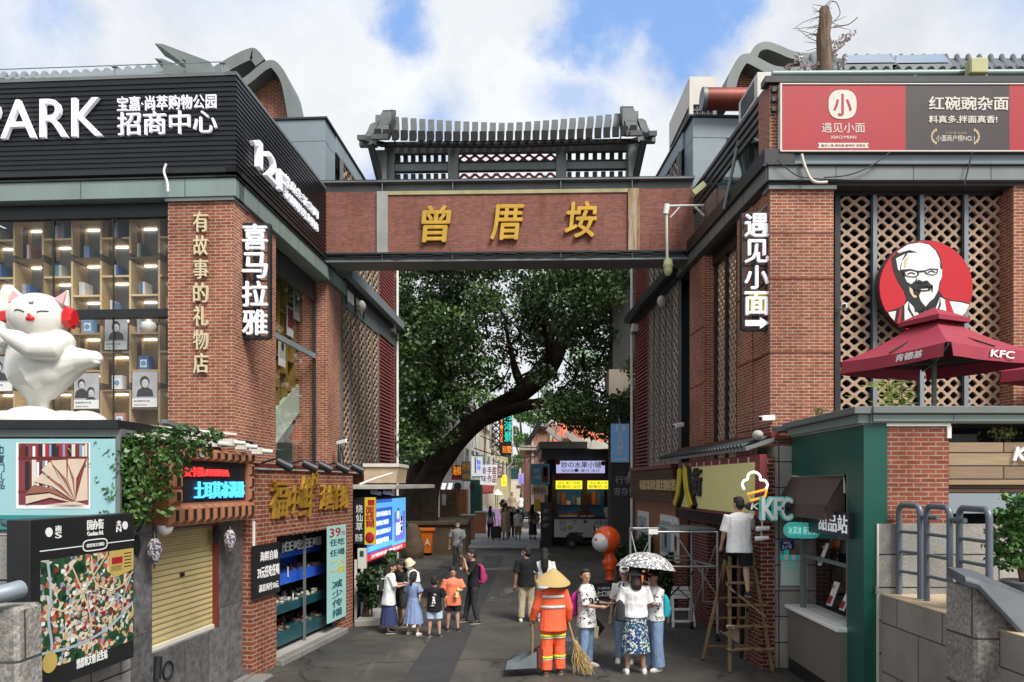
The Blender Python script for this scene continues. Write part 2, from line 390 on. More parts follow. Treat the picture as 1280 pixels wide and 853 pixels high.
def lattice_plate(mb, u0, u1, z0, z1, v, pitch=.2, hole=.36, th=.03, pu=None):
 """pierced sheet: rows of four-lobed holes set diamond-wise, real openings with a little thickness.
 built of square tiles of side pitch/sqrt2 turned 45 degrees is avoided: two interleaved grids in a tile of pitch x pitch"""
 pu = pu or pitch
 nu = max(1, round((u1-u0)/pu)); nz = max(1, round((z1-z0)/pitch)); du = (u1-u0)/nu; dz = (z1-z0)/nz
 # tile: diamond corners; hole at the centre and quarter holes at the corners
 n = 16
 def lobe(a): return hole*(.84+.16*abs(math.cos(2*a))**.6 if False else (.80+.20*abs(math.cos(2*a))))
 V = []; F = []
 # hole at tile centre, boundary = diamond through edge midpoints; hole at tile corner shares those diamonds
 for i in range(2*nu+1):
  for j in range(2*nz+1):
   if (i+j) % 2: continue
   cu, cz = u0+i*du/2, z0+j*dz/2
   b = len(V)
   for k in range(n):
    a = 2*math.pi*k/n; c_, s_ = math.cos(a), math.sin(a)
    t = .5/(abs(c_)+abs(s_)); h = lobe(a)*.5
    for rad, dv in ((t, 0),(h, 0),(h, th)):
     V.append((min(max(cu+c_*rad*du, u0), u1), v+dv, min(max(cz+s_*rad*dz, z0), z1)))
   for k in range(n):
    k2 = (k+1) % n; am = 2*math.pi*(k+.5)/n
    if cu+math.cos(am)*.2*du < u0 or cu+math.cos(am)*.2*du > u1 or cz+math.sin(am)*.2*dz < z0 or cz+math.sin(am)*.2*dz > z1: continue
    A, B = b+3*k, b+3*k2
    F.append((A, B, B+1, A+1)); F.append((A+1, B+1, B+2, A+2))
 mb.add(V, F, False); return mb
def leaf_cloud(mb, pts, size, rng, keys, droop=0.3, aspect=.55):
 """small folded leaf faces at the given points"""
 n = len(pts); pts = np.asarray(pts, np.float32)
 d = rng.normal(size=(n, 3)); d[:, 2] -= droop; d /= np.linalg.norm(d, axis=1)[:, None]
 q = rng.normal(size=(n, 3)); q -= d*(q*d).sum(1)[:, None]; q /= np.linalg.norm(q, axis=1)[:, None]
 s = size*rng.uniform(.6,1.35, n)[:, None]
 a = pts-d*s*.5; b = pts+q*s*aspect*.5; c = pts+d*s*.5; e = pts-q*s*aspect*.5
 V = np.stack([a, b, c, e],1).reshape(-1,3)
 base = len(mb.V); mb.V += [Vector(v) for v in V]
 mb.Fc += [(base+4*i, base+4*i+1, base+4*i+2, base+4*i+3) for i in range(n)]
 idx = []
 for k in keys: mb.mat(k); idx.append(mb.cur)
 # clumps of one tone
 t = np.sin(pts[:, 0]*1.7+1.3)*np.sin(pts[:, 1]*1.9)*.6+np.sin(pts[:, 2]*2.3+pts[:, 0])*.5+rng.normal(size=n)*.45
 w = np.clip(((t+1.2)/2.4*len(keys)).astype(int),0, len(keys)-1)
 mb.MI += [idx[i] for i in w]; mb.sm += [False]*n
 return mb
# ------------------------------------------------------------------ palette
brick('brick_red', (.54,.165,.075),(.34,.088,.042),(.66,.52,.42),.19,.056,.0085, var=.45)
brick('brick_gate', (.37,.135,.10),(.28,.10,.075),(.30,.19,.155),.19,.05,.006, var=.3)
brick('brick_shop', (.36,.095,.045),(.25,.06,.03),(.46,.37,.29),.21,.07,.009, var=.25)
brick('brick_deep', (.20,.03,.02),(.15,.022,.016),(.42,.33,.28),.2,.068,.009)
brick('brick_terrace', (.40,.10,.05),(.28,.06,.035),(.45,.33,.26),.19,.058,.009)
mat('steel_green', (.215,.285,.27),.5,.2,.2,.8, streak=True)
mat('steel_blue', (.225,.27,.30),.5,.2,.16,.7, streak=True)
mat('steel_grey', (.16,.18,.18),.5,.25,.2,1, streak=True)
mat('steel_dark', (.035,.04,.042),.45,.3,.3,2)
mat('roof_grey', (.16,.18,.178),.55,.1,.2,1.2)
mat('black', (.012,.013,.015),.45,0,.3)
mat('black_matte', (.010,.010,.011),.85,0,.2)
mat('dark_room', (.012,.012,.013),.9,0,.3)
mat('white', (.78,.78,.77),.5,0,.05)
mat('white_led', (.80,.82,.86),.4,0,.03, emit=.12)
mat('off_white', (.6,.58,.52),.6,0,.1)
mat('cream', (.62,.54,.36),.5,0,.1)
mat('gold', (.62,.37,.06),.3,.55,.25,3)
mat('gold_pale', (.70,.56,.26),.4,.25,.15,3)
mat('lattice', (.42,.295,.205),.6,0,.15,1.2, streak=True)
mat('lattice_grey', (.42,.34,.29),.6,0,.15,1.2, streak=True)
mat('louvre', (.26,.075,.075),.55,0,.15)
mat('maroon', (.20,.035,.045),.5,0,.15)
mat('clad_black', (.020,.022,.026),.36,.4,.25,1.5)
ribbed('shutter', (.55,.45,.22),.075,.4,.1,.9, duty=.5)
planks('shelf_wood', (.66,.50,.27),1.2,.5)
planks('wood_brown', (.115,.055,.028),.14,.6)
planks('wood_grey', (.30,.22,.14),.17,.75)
mat('wood_red', (.30,.12,.055),.55,0,.3,6)
mat('shelf_back', (.22,.235,.24),.6,0,.2)
mat('led_strip', (1,.93,.80),.4,0,0, emit=3.5)
glass('window_glass', (.92,.95,.95),.045)
glass('dark_glass', (.40,.50,.48),.12)
glass('rail_glass', (.90,.95,.94),.02)
stone('granite', (.34,.33,.31),.62,.42,.010,(.02,.02,.02),70)
stone('granite_slab', (.34,.315,.285),.95,.62,.009,(.05,.045,.04),70, offset=.5)
stone('granite_plain', (.36,.35,.33), grain=60)
stone('marble_grey', (.155,.155,.16),.62,1.2,.006,(.05,.05,.05),9,.5,.35,.05)
stone('rock', (.33,.315,.29),.9,.5,.012,(.06,.055,.05),25,.5,.85,.9,.5)
stone('concrete', (.40,.385,.35), grain=50, var=.2)
mat('rust', (.17,.03,.02),.5,.3,.5,2.5, streak=True)
# ------------------------------------------------------------------ wall frames
LA = (-4.9,13.0); LF = Frame(LA, (1,-.0595)); LS = Frame(LA, (.0595,1))
RB = (4.54,13.0); RF = Frame(RB, (1,0.0)); RS = Frame(RB, (.0379,-1))
LP = (-4.16,11.42); LW = Frame(LP, (.1,1)); LB = Frame(LP, (.173,1))
RP = (4.23,12.0); RW = Frame(RP, (.0379,-1))
RK = Frame((4.545,12.0),(-.0216,-1))                      # face of the dessert counter along the street
KCY = 9.44; KC = Frame((0, KCY),(1,0))                     # terrace front
# ------------------------------------------------------------------ ground
def asphalt():
 m, N, L, B = _new('asphalt')
 v = _vec(N, L)
 g = _noise(N, L, v, 90,3,.7); big = _noise(N, L, v, .5,7,.65); mid = _noise(N, L, _vec(N, L, 'OBJ', (1,.25,1)),1.6,6,.7)
 c = _ramp(N, L, g, ((.3,(.036,.034,.031)),(.7,(.105,.099,.090))))
 c = _mix(N, L, 1.0, c, _ramp(N, L, big, ((.3,(.45,.45,.45)),(.7,(1.2,1.16,1.1)))), 'MULTIPLY')
 c = _mix(N, L, _ramp(N, L, mid, ((.56,(0,0,0)),(.74,(.55,.55,.55)))), c, (.17,.15,.125))
 vo = N.new('ShaderNodeTexVoronoi'); vo.feature = 'DISTANCE_TO_EDGE'; vo.inputs['Scale'].default_value = .38
 wv = N.new('ShaderNodeVectorMath'); wv.operation = 'ADD'; nn = N.new('ShaderNodeTexNoise'); nn.inputs['Scale'].default_value = 1.4; nn.inputs['Detail'].default_value = 5; L.new(v, nn.inputs['Vector']); L.new(v, wv.inputs[0]); L.new(nn.outputs['Color'], wv.inputs[1]); L.new(wv.outputs[0], vo.inputs['Vector'])
 cr = _ramp(N, L, vo.outputs['Distance'],((.004,(1,1,1)),(.012,(0,0,0)))); c = _mix(N, L, cr, c, _mix(N, L, 1.0, c, (.45,.43,.40), 'MULTIPLY'))
 sp = _ramp(N, L, _noise(N, L, v, 2.4,8,.8),((.62,(0,0,0)),(.68,(.7,.7,.7)))); c = _mix(N, L, sp, c, _mix(N, L, 1.0, c, (1.7,1.55,1.35), 'MULTIPLY'))
 L.new(c, B.inputs['Base Color'])
 L.new(_ramp(N, L, big, ((.3,(.5,.5,.5)),(.65,(.85,.85,.85)))), B.inputs['Roughness'])
 _bump(N, L, B, g, .35,.012); return m
asphalt()
mat('asphalt_new', (.036,.036,.037),.75,0,.25,1.5,.4,110)
stone('paving', (.52,.51,.49),.6,.6,.012,(.10,.10,.10),40, offset=.5)
stone('kerb_stone', (.27,.26,.25),1.0,5,.01,(.06,.06,.06),60)
g = MB().mat('asphalt').quad((-400,-60,0),(400,-60,0),(400,900,0),(-400,900,0)).build('ground'); structure(g)
def gp(px, py, z=0.0):
 Y = GY(py, 0); return (PX(px, Y), Y, z)
structure(MB().mat('asphalt_new').quad(gp(500,856,.004), gp(560,856,.004), gp(631,695,.004), gp(607,695,.004)).build('asphalt_patch'))
structure(MB().mat('asphalt_new').quad(gp(395,812,.004), gp(470,786,.004), gp(585,700,.004), gp(560,700,.004)).build('asphalt_patch'))
mat('worn_concrete', (.13,.12,.105),.85,0,.35,2)
for (q1, q2, q3, q4) in (((594,714),(640,712),(640,709),(597,711)),((632,744),(690,722),(686,719),(630,738))):
 structure(MB().mat('worn_concrete').quad(gp(*q1,.006), gp(*q2,.006), gp(*q3,.006), gp(*q4,.006)).build('road_patch'))
def pavement():
 pts = [(-2.25,33.7),(1.25,33.2),(1.4,37),(3.0,60),(3.0,130),(-6,130),(-2.6,37)]
 MB_ = MB().mat('paving').prism([(x, y, .08) for x, y in pts],(0,0,.04))
 MB_.mat('kerb_stone').prism([(x, y, -.1) for x, y in pts],(0,0,.178))
 return structure(MB_.build('pavement', bevel=.02))
pavement()
# drain grates and covers
for (px, py, w, d) in ((452,772,.55,.35),(540,712,.6,.6),(716,800,.5,.5)):
 Y = GY(py); x = PX(px, Y); m = MB().mat('steel_dark').box(x-w/2, x+w/2, Y-d/2, Y+d/2,.001,.008)
 m.mat('steel_grey')
 for k in range(9): m.box(x-w/2+.03+k*(w-.06)/9, x-w/2+.03+k*(w-.06)/9+.025, Y-d/2+.03, Y+d/2-.03,.008,.014)
 tag(m.build('manhole_cover'), {452: 'dark metal drain grate beside the pale step of the kiosk', 540: 'square metal cover in the asphalt near the tree trunk', 716: 'dark metal cover in the asphalt between the sweeper and the talking women'}[px], 'manhole cover')
# ------------------------------------------------------------------ LEFT BUILDING
LBd = thing('shop_building', 'brick shopping building on the left with dark ribbed fascia and bookshop windows', 'building', (-4.9,13,0))
uA = LF.uz(-60); up = LF.uz(210)                                         # left end, pillar left edge
zB = LF.uz(292,247)[1]; zS = LF.uz(292,212)[1]; zT = LF.uz(292,97)[1]  # beam underside, sign bottom, sign top
m = MB(LF).mat('brick_red').box(up, 0,0,.9,0, zB-.02)
m.M = LS.M; u345 = LS.uz(345); u410 = LS.uz(410); u426 = LS.uz(426); uE = LS.uz(494)
m.box(.9, u345,.003,.5,0, zB-.02); m.box(u410, u426,0,.9,0, zB-.02)
m.build('brick_pier', LBd)
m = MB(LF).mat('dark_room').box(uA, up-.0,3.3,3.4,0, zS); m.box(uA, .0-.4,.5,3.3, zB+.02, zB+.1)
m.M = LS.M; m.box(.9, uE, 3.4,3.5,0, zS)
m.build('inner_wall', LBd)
m = MB(LF).mat('steel_green'); z2 = LF.uz(292,224)[1]
m.box(uA, .07,-.07,.3, zB, z2); m.mat('steel_grey').box(uA, .0,0.02,.3, z2, zS)
m.mat('steel_dark').box(uA, .1,-.10,.3, z2, z2+.03)
for k in range(7): m.box(-k*1.9-.85,-k*1.9-.83,-.075,0, zB+.005, z2-.005)
m.M = LS.M; m.mat('steel_green').box(.07, u426+.3,-.07,.3, zB, z2); m.mat('steel_grey').box(.02, u426+.3,.02,.3, z2, zS)
m.mat('steel_dark').box(-.1, u426+.3,-.10,.3, z2, z2+.03)
for k in range(6): m.box(1.1*k+.9,1.1*k+.92,-.075,0, zB+.005, z2-.005)
m.build('steel_beam', LBd, bevel=.008)
m = MB(LF).mat('steel_grey'); m.box(up-.03,.03,-.05,.6, zB-.06, zB-.005); m.build('pier_cap', LBd)
# parapet slab and roof deck
m = MB(LF).mat('steel_grey').box(uA, 0,.1,12, zT-.25, zT-.1); m.build('roof_deck', LBd)
# front window
zb, zt = LF.uz(0,524)[1], LF.uz(0,262)[1]; zb = 3.6
wf = MB(LF).mat('black').box(uA, up-.002,.15,.3, zB-.25, zB-.02)
zm0, zm1 = LF.uz(150,398,.2)[1], LF.uz(150,388,.2)[1]
wf.box(uA, up-.002,.12,.3, zm0, zm1)
w = wf.build('window', LBd)
g = MB(LF).mat('window_glass').quad((uA, .205,3.3),(up-.004,.205,3.3),(up-.004,.205, zB-.25),(uA, .205, zB-.25)).build('pane', w)
m = MB(LF).mat('steel_dark')
for px in (67,142): u = LF.uz(px, None, .19); m.box(u-.010, u+.010,.175,.199,3.5, zB-.25)
m.build('glazing_joint', w)
m = MB(LF).mat('steel_grey').box(uA, up, .1,.9,3.2,3.45).build('sill', w)
# bookcase behind the glass
VB = .55
cx_ = [-18.4,17.6,53.6,90,126.2,162.6,198.8,235]
us = [LF.uz(p, None, VB) for p in cx_]
def shz(py): return LF.uz(110, py, VB)[1]
bc = thing('bookcase', 'tall pale wood bookcase with staggered lit shelves behind the bookshop window', 'bookcase', tuple(LF.pt(us[3], VB, 3.4)))
m = MB(LF).mat('shelf_wood')
for u in us: m.box(u-.019, u+.019, VB, VB+.46,3.35, zB-.1)
m.build('upright', bc)
m = MB(LF).mat('shelf_back').box(us[0], us[-1]-.02, VB+.45, VB+.47, shz(393), zB-.1); m.mat('shelf_wood').box(us[0], us[-1]-.02, VB+.45, VB+.47,3.35, shz(393)-.002)
m.build('back_panel', bc)
rowsA = [276,323.3,370,417.4,464,511]; rowsB = [298.5,346,393,440.7,488]
sh = MB(LF).mat('shelf_wood'); ls = MB(LF).mat('led_strip')
for i in range(len(us)-1):
 rows = rowsA if i % 2 == 1 else rowsB
 for py in rows:
  z = shz(py); sh.box(us[i]+.021, us[i+1]-.021, VB+.004, VB+.44, z-.018, z+.018)
  if py < 500: ls.box(us[i]+.03, us[i]+.27, VB+.42, VB+.44, z-.042, z-.026)
sh.build('shelf', bc); ls.build('light_strip', bc)
BC = {}
for i, c in enumerate([(.05,.14,.34),(.62,.62,.60),(.5,.55,.55),(.16,.30,.48),(.40,.22,.17),(.10,.22,.19),(.32,.33,.36),(.60,.58,.5)]):
 mat('book_cover_%s' % 'abcdefgh'[i], c, .5,0,.2,8); BC[i] = 'book_cover_%s' % 'abcdefgh'[i]
cn = ['blue', 'white', 'pale grey', 'mid blue', 'rust red', 'dark green', 'charcoal', 'cream']
rng = random.Random(3); nb = 0
for i in range(len(us)-1):
 rows = rowsA if i % 2 == 1 else rowsB
 for j, py in enumerate(rows):
  if py > 480 or (i in (3,) and py > 380 and py < 395): continue
  z = shz(py)+.018; u = us[i]+.13+rng.uniform(-.05,.06); n = rng.randint(2,3)
  t = tuple(LF.pt(u, VB+.2, z)); hh = rng.uniform(.24,.33)
  rown = ['topmost', 'second', 'third', 'fourth', 'fifth'][min(j, 4)]; coln = ['hidden', 'leftmost', 'second', 'third', 'fourth', 'fifth', 'rightmost'][min(i, 6)]
  for k in range(n):
   w_ = rng.uniform(.03,.07); ci = rng.randrange(8); h = hh*rng.uniform(.8,1)
   m = MB(LF).mat(BC[ci]).box(u, u+w_-.004, VB+.08, VB+.34, z+.001, z+h); m.mat('off_white').box(u+.004, u+w_-.008, VB+.09, VB+.342, z+.006, z+h+.0015)
   u += w_; b = m.build('book')
   tag(b, '%s %s book, %s shelf, %s column of lit bookcase' % (['left', 'middle', 'right'][k], cn[ci], rown, coln), 'book', 'books standing in the lit bookcase')
   if k > 0 and False: pass
# portrait posters standing in the bookcase
mat('poster_grey', (.42,.42,.44),.5,0,.25,3); mat('poster_dark', (.03,.03,.035),.5,0,.3); mat('poster_skin', (.55,.54,.53),.5,0,.1)
def portrait(x0, y0, x1, y1, label, two=False):
 u0, z1 = LF.uz(x0, y0, VB-.03); u1, z0 = LF.uz(x1, y1, VB-.03); w = u1-u0; h = z1-z0; v = VB-.03; uc = (u0+u1)/2
 t = thing('poster', label, 'poster', tuple(LF.pt(uc, v, z0)))
 MB(LF).mat('poster_grey').box(u0, u1, v, v+.02, z0, z1).build('sheet', t)
 m = MB(LF)
 for (cx, cz, k) in (((-.2,.68,.8),(.18,.45,.8)) if two else ((0,.68,1),)):
  c = uc+cx*w; z = z0+cz*h
  m.mat('poster_dark').prism([(c+w*k*a, v-.001, z+h*b) for a, b in ((-.34,-.38),(.36,-.38),(.30,-.2),(.12,-.12),(-.1,-.12),(-.28,-.2))],(0,-.002,0))
  m.disc(c, v-.001, z+.03*h, w*.19*k, .003,20, h*.17*k)
  m.mat('poster_skin').disc(c+.01, v-.0045, z-.01*h, w*.135*k, .002,20, h*.12*k)
  m.mat('poster_dark').box(c-.07*w*k, c-.025*w*k, v-.009, v-.007, z, z+.012*h); m.box(c+.035*w*k, c+.08*w*k, v-.009, v-.007, z, z+.012*h); m.box(c-.03*w*k, c+.04*w*k, v-.009, v-.007, z-.07*h, z-.06*h)
 m.build('portrait', t)
 m = MB(LF).mat('white').box(u0, u1, v-.006, v-.004, z0, z0+.25*h); m.mat('poster_dark').text('有故事的礼物', u0+.06*w, u0+.7*w, z0+.14*h, z0+.2*h, v-.006,.002); m.text('发现好书好礼', u0+.06*w, u0+.6*w, z0+.04*h, z0+.08*h, v-.006,.002)
 m.build('caption', t)
portrait(131,397,159,437, 'grey portrait poster of a man in dark jacket below the black window bar')
portrait(92.5,467,123.5,511, 'black and white poster showing two faces, in the bookcase beside the cat statue foot', True)
portrait(165.5,465,196.5,509, 'black and white portrait poster with dark fringe, right end of the bookcase')
portrait(0-22,446,15,489, 'black and white portrait poster half hidden behind the white cat statue')
# vase and small boxes in the bookcase
u, z = LF.uz(186,417, VB+.15); z = shz(417.4)+.02
o = MB(LF).mat('white').lathe([(.05,0),(.12,.04),(.15,.12),(.12,.2),(.05,.235),(.055,.26),(.03,.26)],(u, VB+.15, z),20).build('vase'); tag(o, 'round white vase on a bookcase shelf beside the portrait of a man', 'vase')
for (px, py, col, lab) in ((112,417.4, BC[3], 'blue gift box on a bookcase shelf right of the red headphones'),(182,464, BC[0], 'blue and white gift box on a shelf above the fringe portrait'),(149,488, BC[1], 'pale grey gift box on the shelf right of the cat foot'),(152,535, BC[4], 'dark red book standing low in the bookcase between two posters')):
 u = LF.uz(px, None, VB+.1); z = shz(py)+.02
 m = MB(LF).mat(col).box(u-.11, u+.09, VB+.05, VB+.2, z, z+.26); m.mat('white').box(u-.07, u+.05, VB+.045, VB+.05, z+.05, z+.19); m.mat(BC[3]).disc(u-.01, VB+.044, z+.12,.05,.003,14)
 tag(m.build('gift_box'), lab, 'gift box')
# side window with shelves, stair string and glass
sw = MB(LS).mat('steel_dark'); zs0, zs1 = 3.3, zB-.02
rv = .30
sw.box(u345, u345+.06, rv, rv+.06, zs0, zs1); sw.box(u410-.09, u410-.002, rv, rv+.06, zs0, zs1); zc = LS.uz(390,443, rv)[1]
sw.mat('steel_blue').box(u345+.06, u410-.09, rv-.02, rv+.05, zc-.07, zc+.05)
sw.mat('steel_dark').box(u345+.06, u410-.09, rv, rv+.06, zs1-.5, zs1)
w = sw.build('window', LBd)
MB(LS).mat('window_glass').quad((u345+.05, rv+.03, zs0),(u410-.05, rv+.03, zs0),(u410-.05, rv+.03, zs1-.5),(u345+.05, rv+.03, zs1-.5)).build('pane', w)
mat('olive_wood', (.30,.19,.045),.5,0,.2,2); mat('mint', (.45,.52,.42),.6,0,.1); mat('teal_dark', (.02,.06,.06),.3,0,.2)
cas = thing('bookcase', 'olive wood stepped bookcase above the stairs behind the narrow side window', 'bookcase', tuple(LS.pt(u345+.9,1.0,3.4)))
v0 = .75
sp_ = [(338,521),(349,511),(359,499),(369,488),(379,477),(389,465),(401,452),(414,440)]
uu = [LS.uz(a, None, v0) for a, b in sp_]; zb_ = [LS.uz(a, b, v0)[1] for a, b in sp_]
m = MB(LS).mat('olive_wood')
for k, u in enumerate(uu): m.box(u-.03, u+.03, v0, v0+.4, zb_[k], zs1)
m.build('upright', cas); m = MB(LS).mat('olive_wood')
for k in range(7):
 z = zs1-.6-(.35 if k % 2 else 0)
 while z > zb_[k+1]-.1: m.box(uu[k]+.032, uu[k+1]-.032, v0+.003, v0+.38, z-.025, z+.025); z -= .72
m.build('shelf', cas)
m = MB(LS).mat('olive_wood')
for k in range(7): m.box(uu[k], uu[k+1], v0+.4, v0+.43, zb_[k+1]-.05, zs1)
m.build('back_panel', cas)
m = MB(LS).mat('mint').prism([(uu[0], v0-.02, zb_[0]-.75),(uu[7], v0-.02, zb_[7]-.5),(uu[7], v0-.02, zb_[7]+.05),(uu[0], v0-.02, zb_[0]+.05)],(0,.1,0)); m.build('stair_string', LBd)
MB(LS).mat('teal_dark').box(uu[0]-.6, uu[7], v0+.15, v0+.25,3.2, zb_[3]).build('stair_screen', LBd)
for (px, py, c1, lab) in ((353,437, 'mint', 'pale green poster on the stepped shelves behind the side window'),(363,400, 'maroon', 'pink and white poster high on the stepped shelves behind the side window'),(371,380, 'poster_grey', 'grey poster highest on the stepped shelves behind the side window')):
 u, z = LS.uz(px, py, v0-.04); m = MB(LS).mat('white').box(u-.2, u+.2, v0-.04, v0-.02, z-.4, z+.3); m.mat(c1).box(u-.19, u+.19, v0-.045, v0-.041, z-.2, z+.28); m.mat('poster_dark').disc(u, v0-.046, z+.08,.09,.003,14,.12)
 tag(m.build('poster'), lab, 'poster')
# far part of the side wall: lattice panels, ledge, louvres, downpipe
def lattice_side(fr, parent, px_a, px_b, px_l, py_top, py_bot, n, zU0, zU1, key):
 ua, ub, ul = fr.uz(px_a), fr.uz(px_b), fr.uz(px_l)
 zt = fr.uz(px_a, py_top)[1]; zb_ = fr.uz(px_a, py_bot)[1]
 for (za, zz, nm) in ((zb_, zt, 'lower'),(zU0, zU1, 'upper')):
  fm = MB(fr).mat('steel_grey'); wd = (ub-ua)/n
  for k in range(n+1): fm.box(ua+k*wd-math.copysign(.03,1), ua+k*wd+.03,-.02,.06, za, zz)
  fm.box(min(ua, ub)-.03, max(ua, ub)+.03,-.021,.06, za-.07, za); fm.box(min(ua, ub)-.03, max(ua, ub)+.03,-.021,.06, zz, zz+.07)
  o = fm.build('lattice_frame', parent)
  lt = MB(fr).mat(key)
  for k in range(n):
   a, b = sorted((ua+k*wd, ua+(k+1)*wd)); lattice_plate(lt, a+.03, b-.03, za, zz, .01,.27,.68,.03,.34)
  lt.build('lattice_panel', o)
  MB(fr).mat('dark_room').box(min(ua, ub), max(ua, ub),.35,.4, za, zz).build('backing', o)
  lv = MB(fr).mat('louvre'); z = za; a, b = sorted((ub, ul))
  lv.box(a, a+.06,-.03,.05, za, zz); lv.box(b-.06, b, -.03,.05, za, zz)
  while z < zz: lv.box(a+.06, b-.06,-.02,.03, z, z+.055); z += .115
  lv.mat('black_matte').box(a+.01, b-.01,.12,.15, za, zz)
  lv.build('louvre', parent)
 return zt, zb_
zLt, zLb = lattice_side(LS, LBd, 428,473,492.5,381,580,5,8.78,11.55, 'lattice')
ua, ul = LS.uz(426.5), LS.uz(494)
m = MB(LS).mat('steel_grey').box(ua+.25, ul, -.02,.4, zLt+.07,8.35); m.mat('steel_dark').box(ua+.1, ul+.1,-.1,.4,8.35,8.45); m.mat('steel_blue').box(ua, ul+.15,-.3,.4,8.45,8.71)
for k in range(3): m.mat('steel_dark').box(ua+.3+.9*k, ua+.4+.9*k, -.05,.0, zLt+.07,8.35)
for k in range(2): m.mat('white').box(ua+.45+.9*k, ua+1.1+.9*k, -.04,-.021, zLt+.2,8.25)
m.build('ledge', LBd)
MB(LS).mat('concrete').box(ua-.1, ul+.1,-.18,.5, zLb-.25, zLb-.07).build('ledge', LBd)
MB(LS).mat('brick_red').box(ua, ul, .05,.5,0, zLb-.25).build('lower_wall', LBd)
MB(LS).mat('white').tube([(ul+.12,-.05,0),(ul+.12,-.05,12)],.05,8).build('downpipe', LBd)
MB(LS).mat('brick_red').box(ul-.02, ul+.2,.06,6,0,12).build('end_wall', LBd)
# upper block above the far part
uU = LS.uz(400)*0+5.55
m = MB(LS).mat('steel_blue'); zUT = 12.15
m.box(uU, uU+.85,.12,1.0, zS, zUT-.55); m.box(uU, uU+.85,.12,4.6, zUT-.55, zUT); m.box(uU+.86, ul+.1,.1,.4, zUT-.45, zUT)
m.box(uU+.3, uU+.5,1.0,4.6, zS+1.2, zUT-.55); m.box(uU+.05, uU+.85,3.0,4.6, zS, zUT-.55)
m.mat('steel_dark').box(uU+.15, uU+.25,1.0,3.0, zUT-.75, zUT-.56)
m.box(uU-.04, ul+.1,.06,4.6, zUT, zUT+.06)
m.mat('lattice'); m.M = (LS.M @ Matrix.Translation((uU+.4,0,0)))
m.build('upper_block', LBd, bevel=.01)
m = MB(LS).mat('dark_room').box(uU+.86, ul, .45,.5,8.5, zUT-.45); m.box(uU+.52, uU+.55,1.0,3.0, zS, zUT-.56); m.build('backing', LBd)
m = MB(LS).mat('white').box(uU+.2, uU+.26,1.4,2.6, zS+1.0, zS+1.6); m.build('window', LBd)
# curved brick gable behind, roof with ribs, upturned ridge end
def ribbon(mb, pts, Y, depth, th, skew=(0,0)):
 """curved roof edge: a thick strip following pts (pixels at depth Y), running back by depth"""
 P3 = [P(px, py, Y) for px, py in pts]; n = len(P3); nr = []
 for i in range(n):
  t = P3[min(i+1, n-1)]-P3[max(i-1,0)]; t.normalize(); nr.append(Vector((-t.z, 0, t.x)))
 rings = []
 off = Vector((skew[0], depth, skew[1]))
 for p, q in zip(P3, nr): rings.append([p-q*th, p, p+off, p-q*th+off])
 mb.loft(rings, True, False); return mb
def smooth_path(pts, k=3):
 out = []
 for i in range(len(pts)-1):
  p0, p1, p2, p3 = pts[max(i-1,0)], pts[i], pts[i+1], pts[min(i+2, len(pts)-1)]
  for j in range(k):
   t = j/k
   out.append(tuple(.5*(2*b+(c-a)*t+(2*a-5*b+4*c-d)*t*t+(3*b-a-3*c+d)*t**3) for a, b, c, d in zip(p0, p1, p2, p3)))
 return out+[tuple(pts[-1])]
pA = smooth_path([(266,84),(286,72),(308,61.5),(320,61),(331,74)])
pB = smooth_path([(282,106),(305,97),(326,80),(340,75),(351,83),(362,104),(370,150)])
m = MB().mat('roof_grey'); ribbon(m, pA, 22.5,2.2,.35); ribbon(m, pB, 20.3,1.1,.22)
m.mat('steel_dark'); ribbon(m, [(a-2.5, b+5) for a, b in pB],20.5,.9,.18)
m.build('curved_gable', LBd)
m = MB().mat('brick_red').prism([P(a-1, b+7,20.8) for a, b in pB[4:]]+[P(352,165,20.8), P(282,165,20.8)],(0,.4,0)); m.build('gable_wall', LBd)
rf = MB().mat('roof_grey')
for k in range(17):
 px = -8+k*12.6; e = P(px, 103-k*.12,15.2); t_ = (k/16)**2
 r0 = P(px+14+6*t_, 94-12*t_, 18.5); mid = (e+r0)/2-Vector((0,0,.12))
 rf.tube([e, mid, r0],.085,8)
for k in range(26):
 px = -6+k*7.8; p = P(px, 101,15.15); rf.box(p.x-.055, p.x+.055, p.y, p.y+.1, p.z-.36, p.z)
rf.quad(P(-30,101,15.2), P(203,101,15.2), P(215,83,18.6), P(0,97,18.6)); rf.mat('steel_grey').box(-11,-7.2,15.3,15.4,9.9,11.15)
rf.build('tiled_roof', LBd)
m = MB().mat('roof_grey')
for (pts, Y, d) in (([(193,54.5),(203,55),(262,77),(268,97),(240,88),(203,60)],16.6,.5),([(193,73),(203,73.5),(232,86),(252,98),(204,98),(203,77)],16.0,.45),([(226,73),(233,73.5),(274,92),(278,100),(232,92),(232,76)],15.7,.4)):
 m.prism([P(a, b, Y) for a, b in pts],(0, d, 0))
m.build('ridge_end', LBd)
# roof glass railing
gr = thing('glass_railing', 'frameless glass balustrade along the roof edge above the dark fascia', 'railing', tuple(LF.pt(-3,.3, zT)))
uR = LF.uz(270); m = MB(LF).mat('rail_glass').quad((uA, .31, zT),(uR, .31, zT),(uR, .31, zT+.46),(uA, .31, zT+.46)); m.M = LS.M; m.quad((.3,.31, zT),(4.6,.31, zT),(4.6,.31, zT+.3),(.3,.31, zT+.46)); m.build('pane', gr)
m = MB(LF).mat('steel_blue')
for px in (131,269): u = LF.uz(px); m.box(u-.012, u+.012,.28,.30, zT, zT+.42); m.box(u-.05, u+.05,.26,.33, zT+.421, zT+.44)
m.build('post', gr)
MB(LF).mat('steel_blue').box(uA, uR, .30,.32, zT+.46, zT+.468).build('rail', gr)
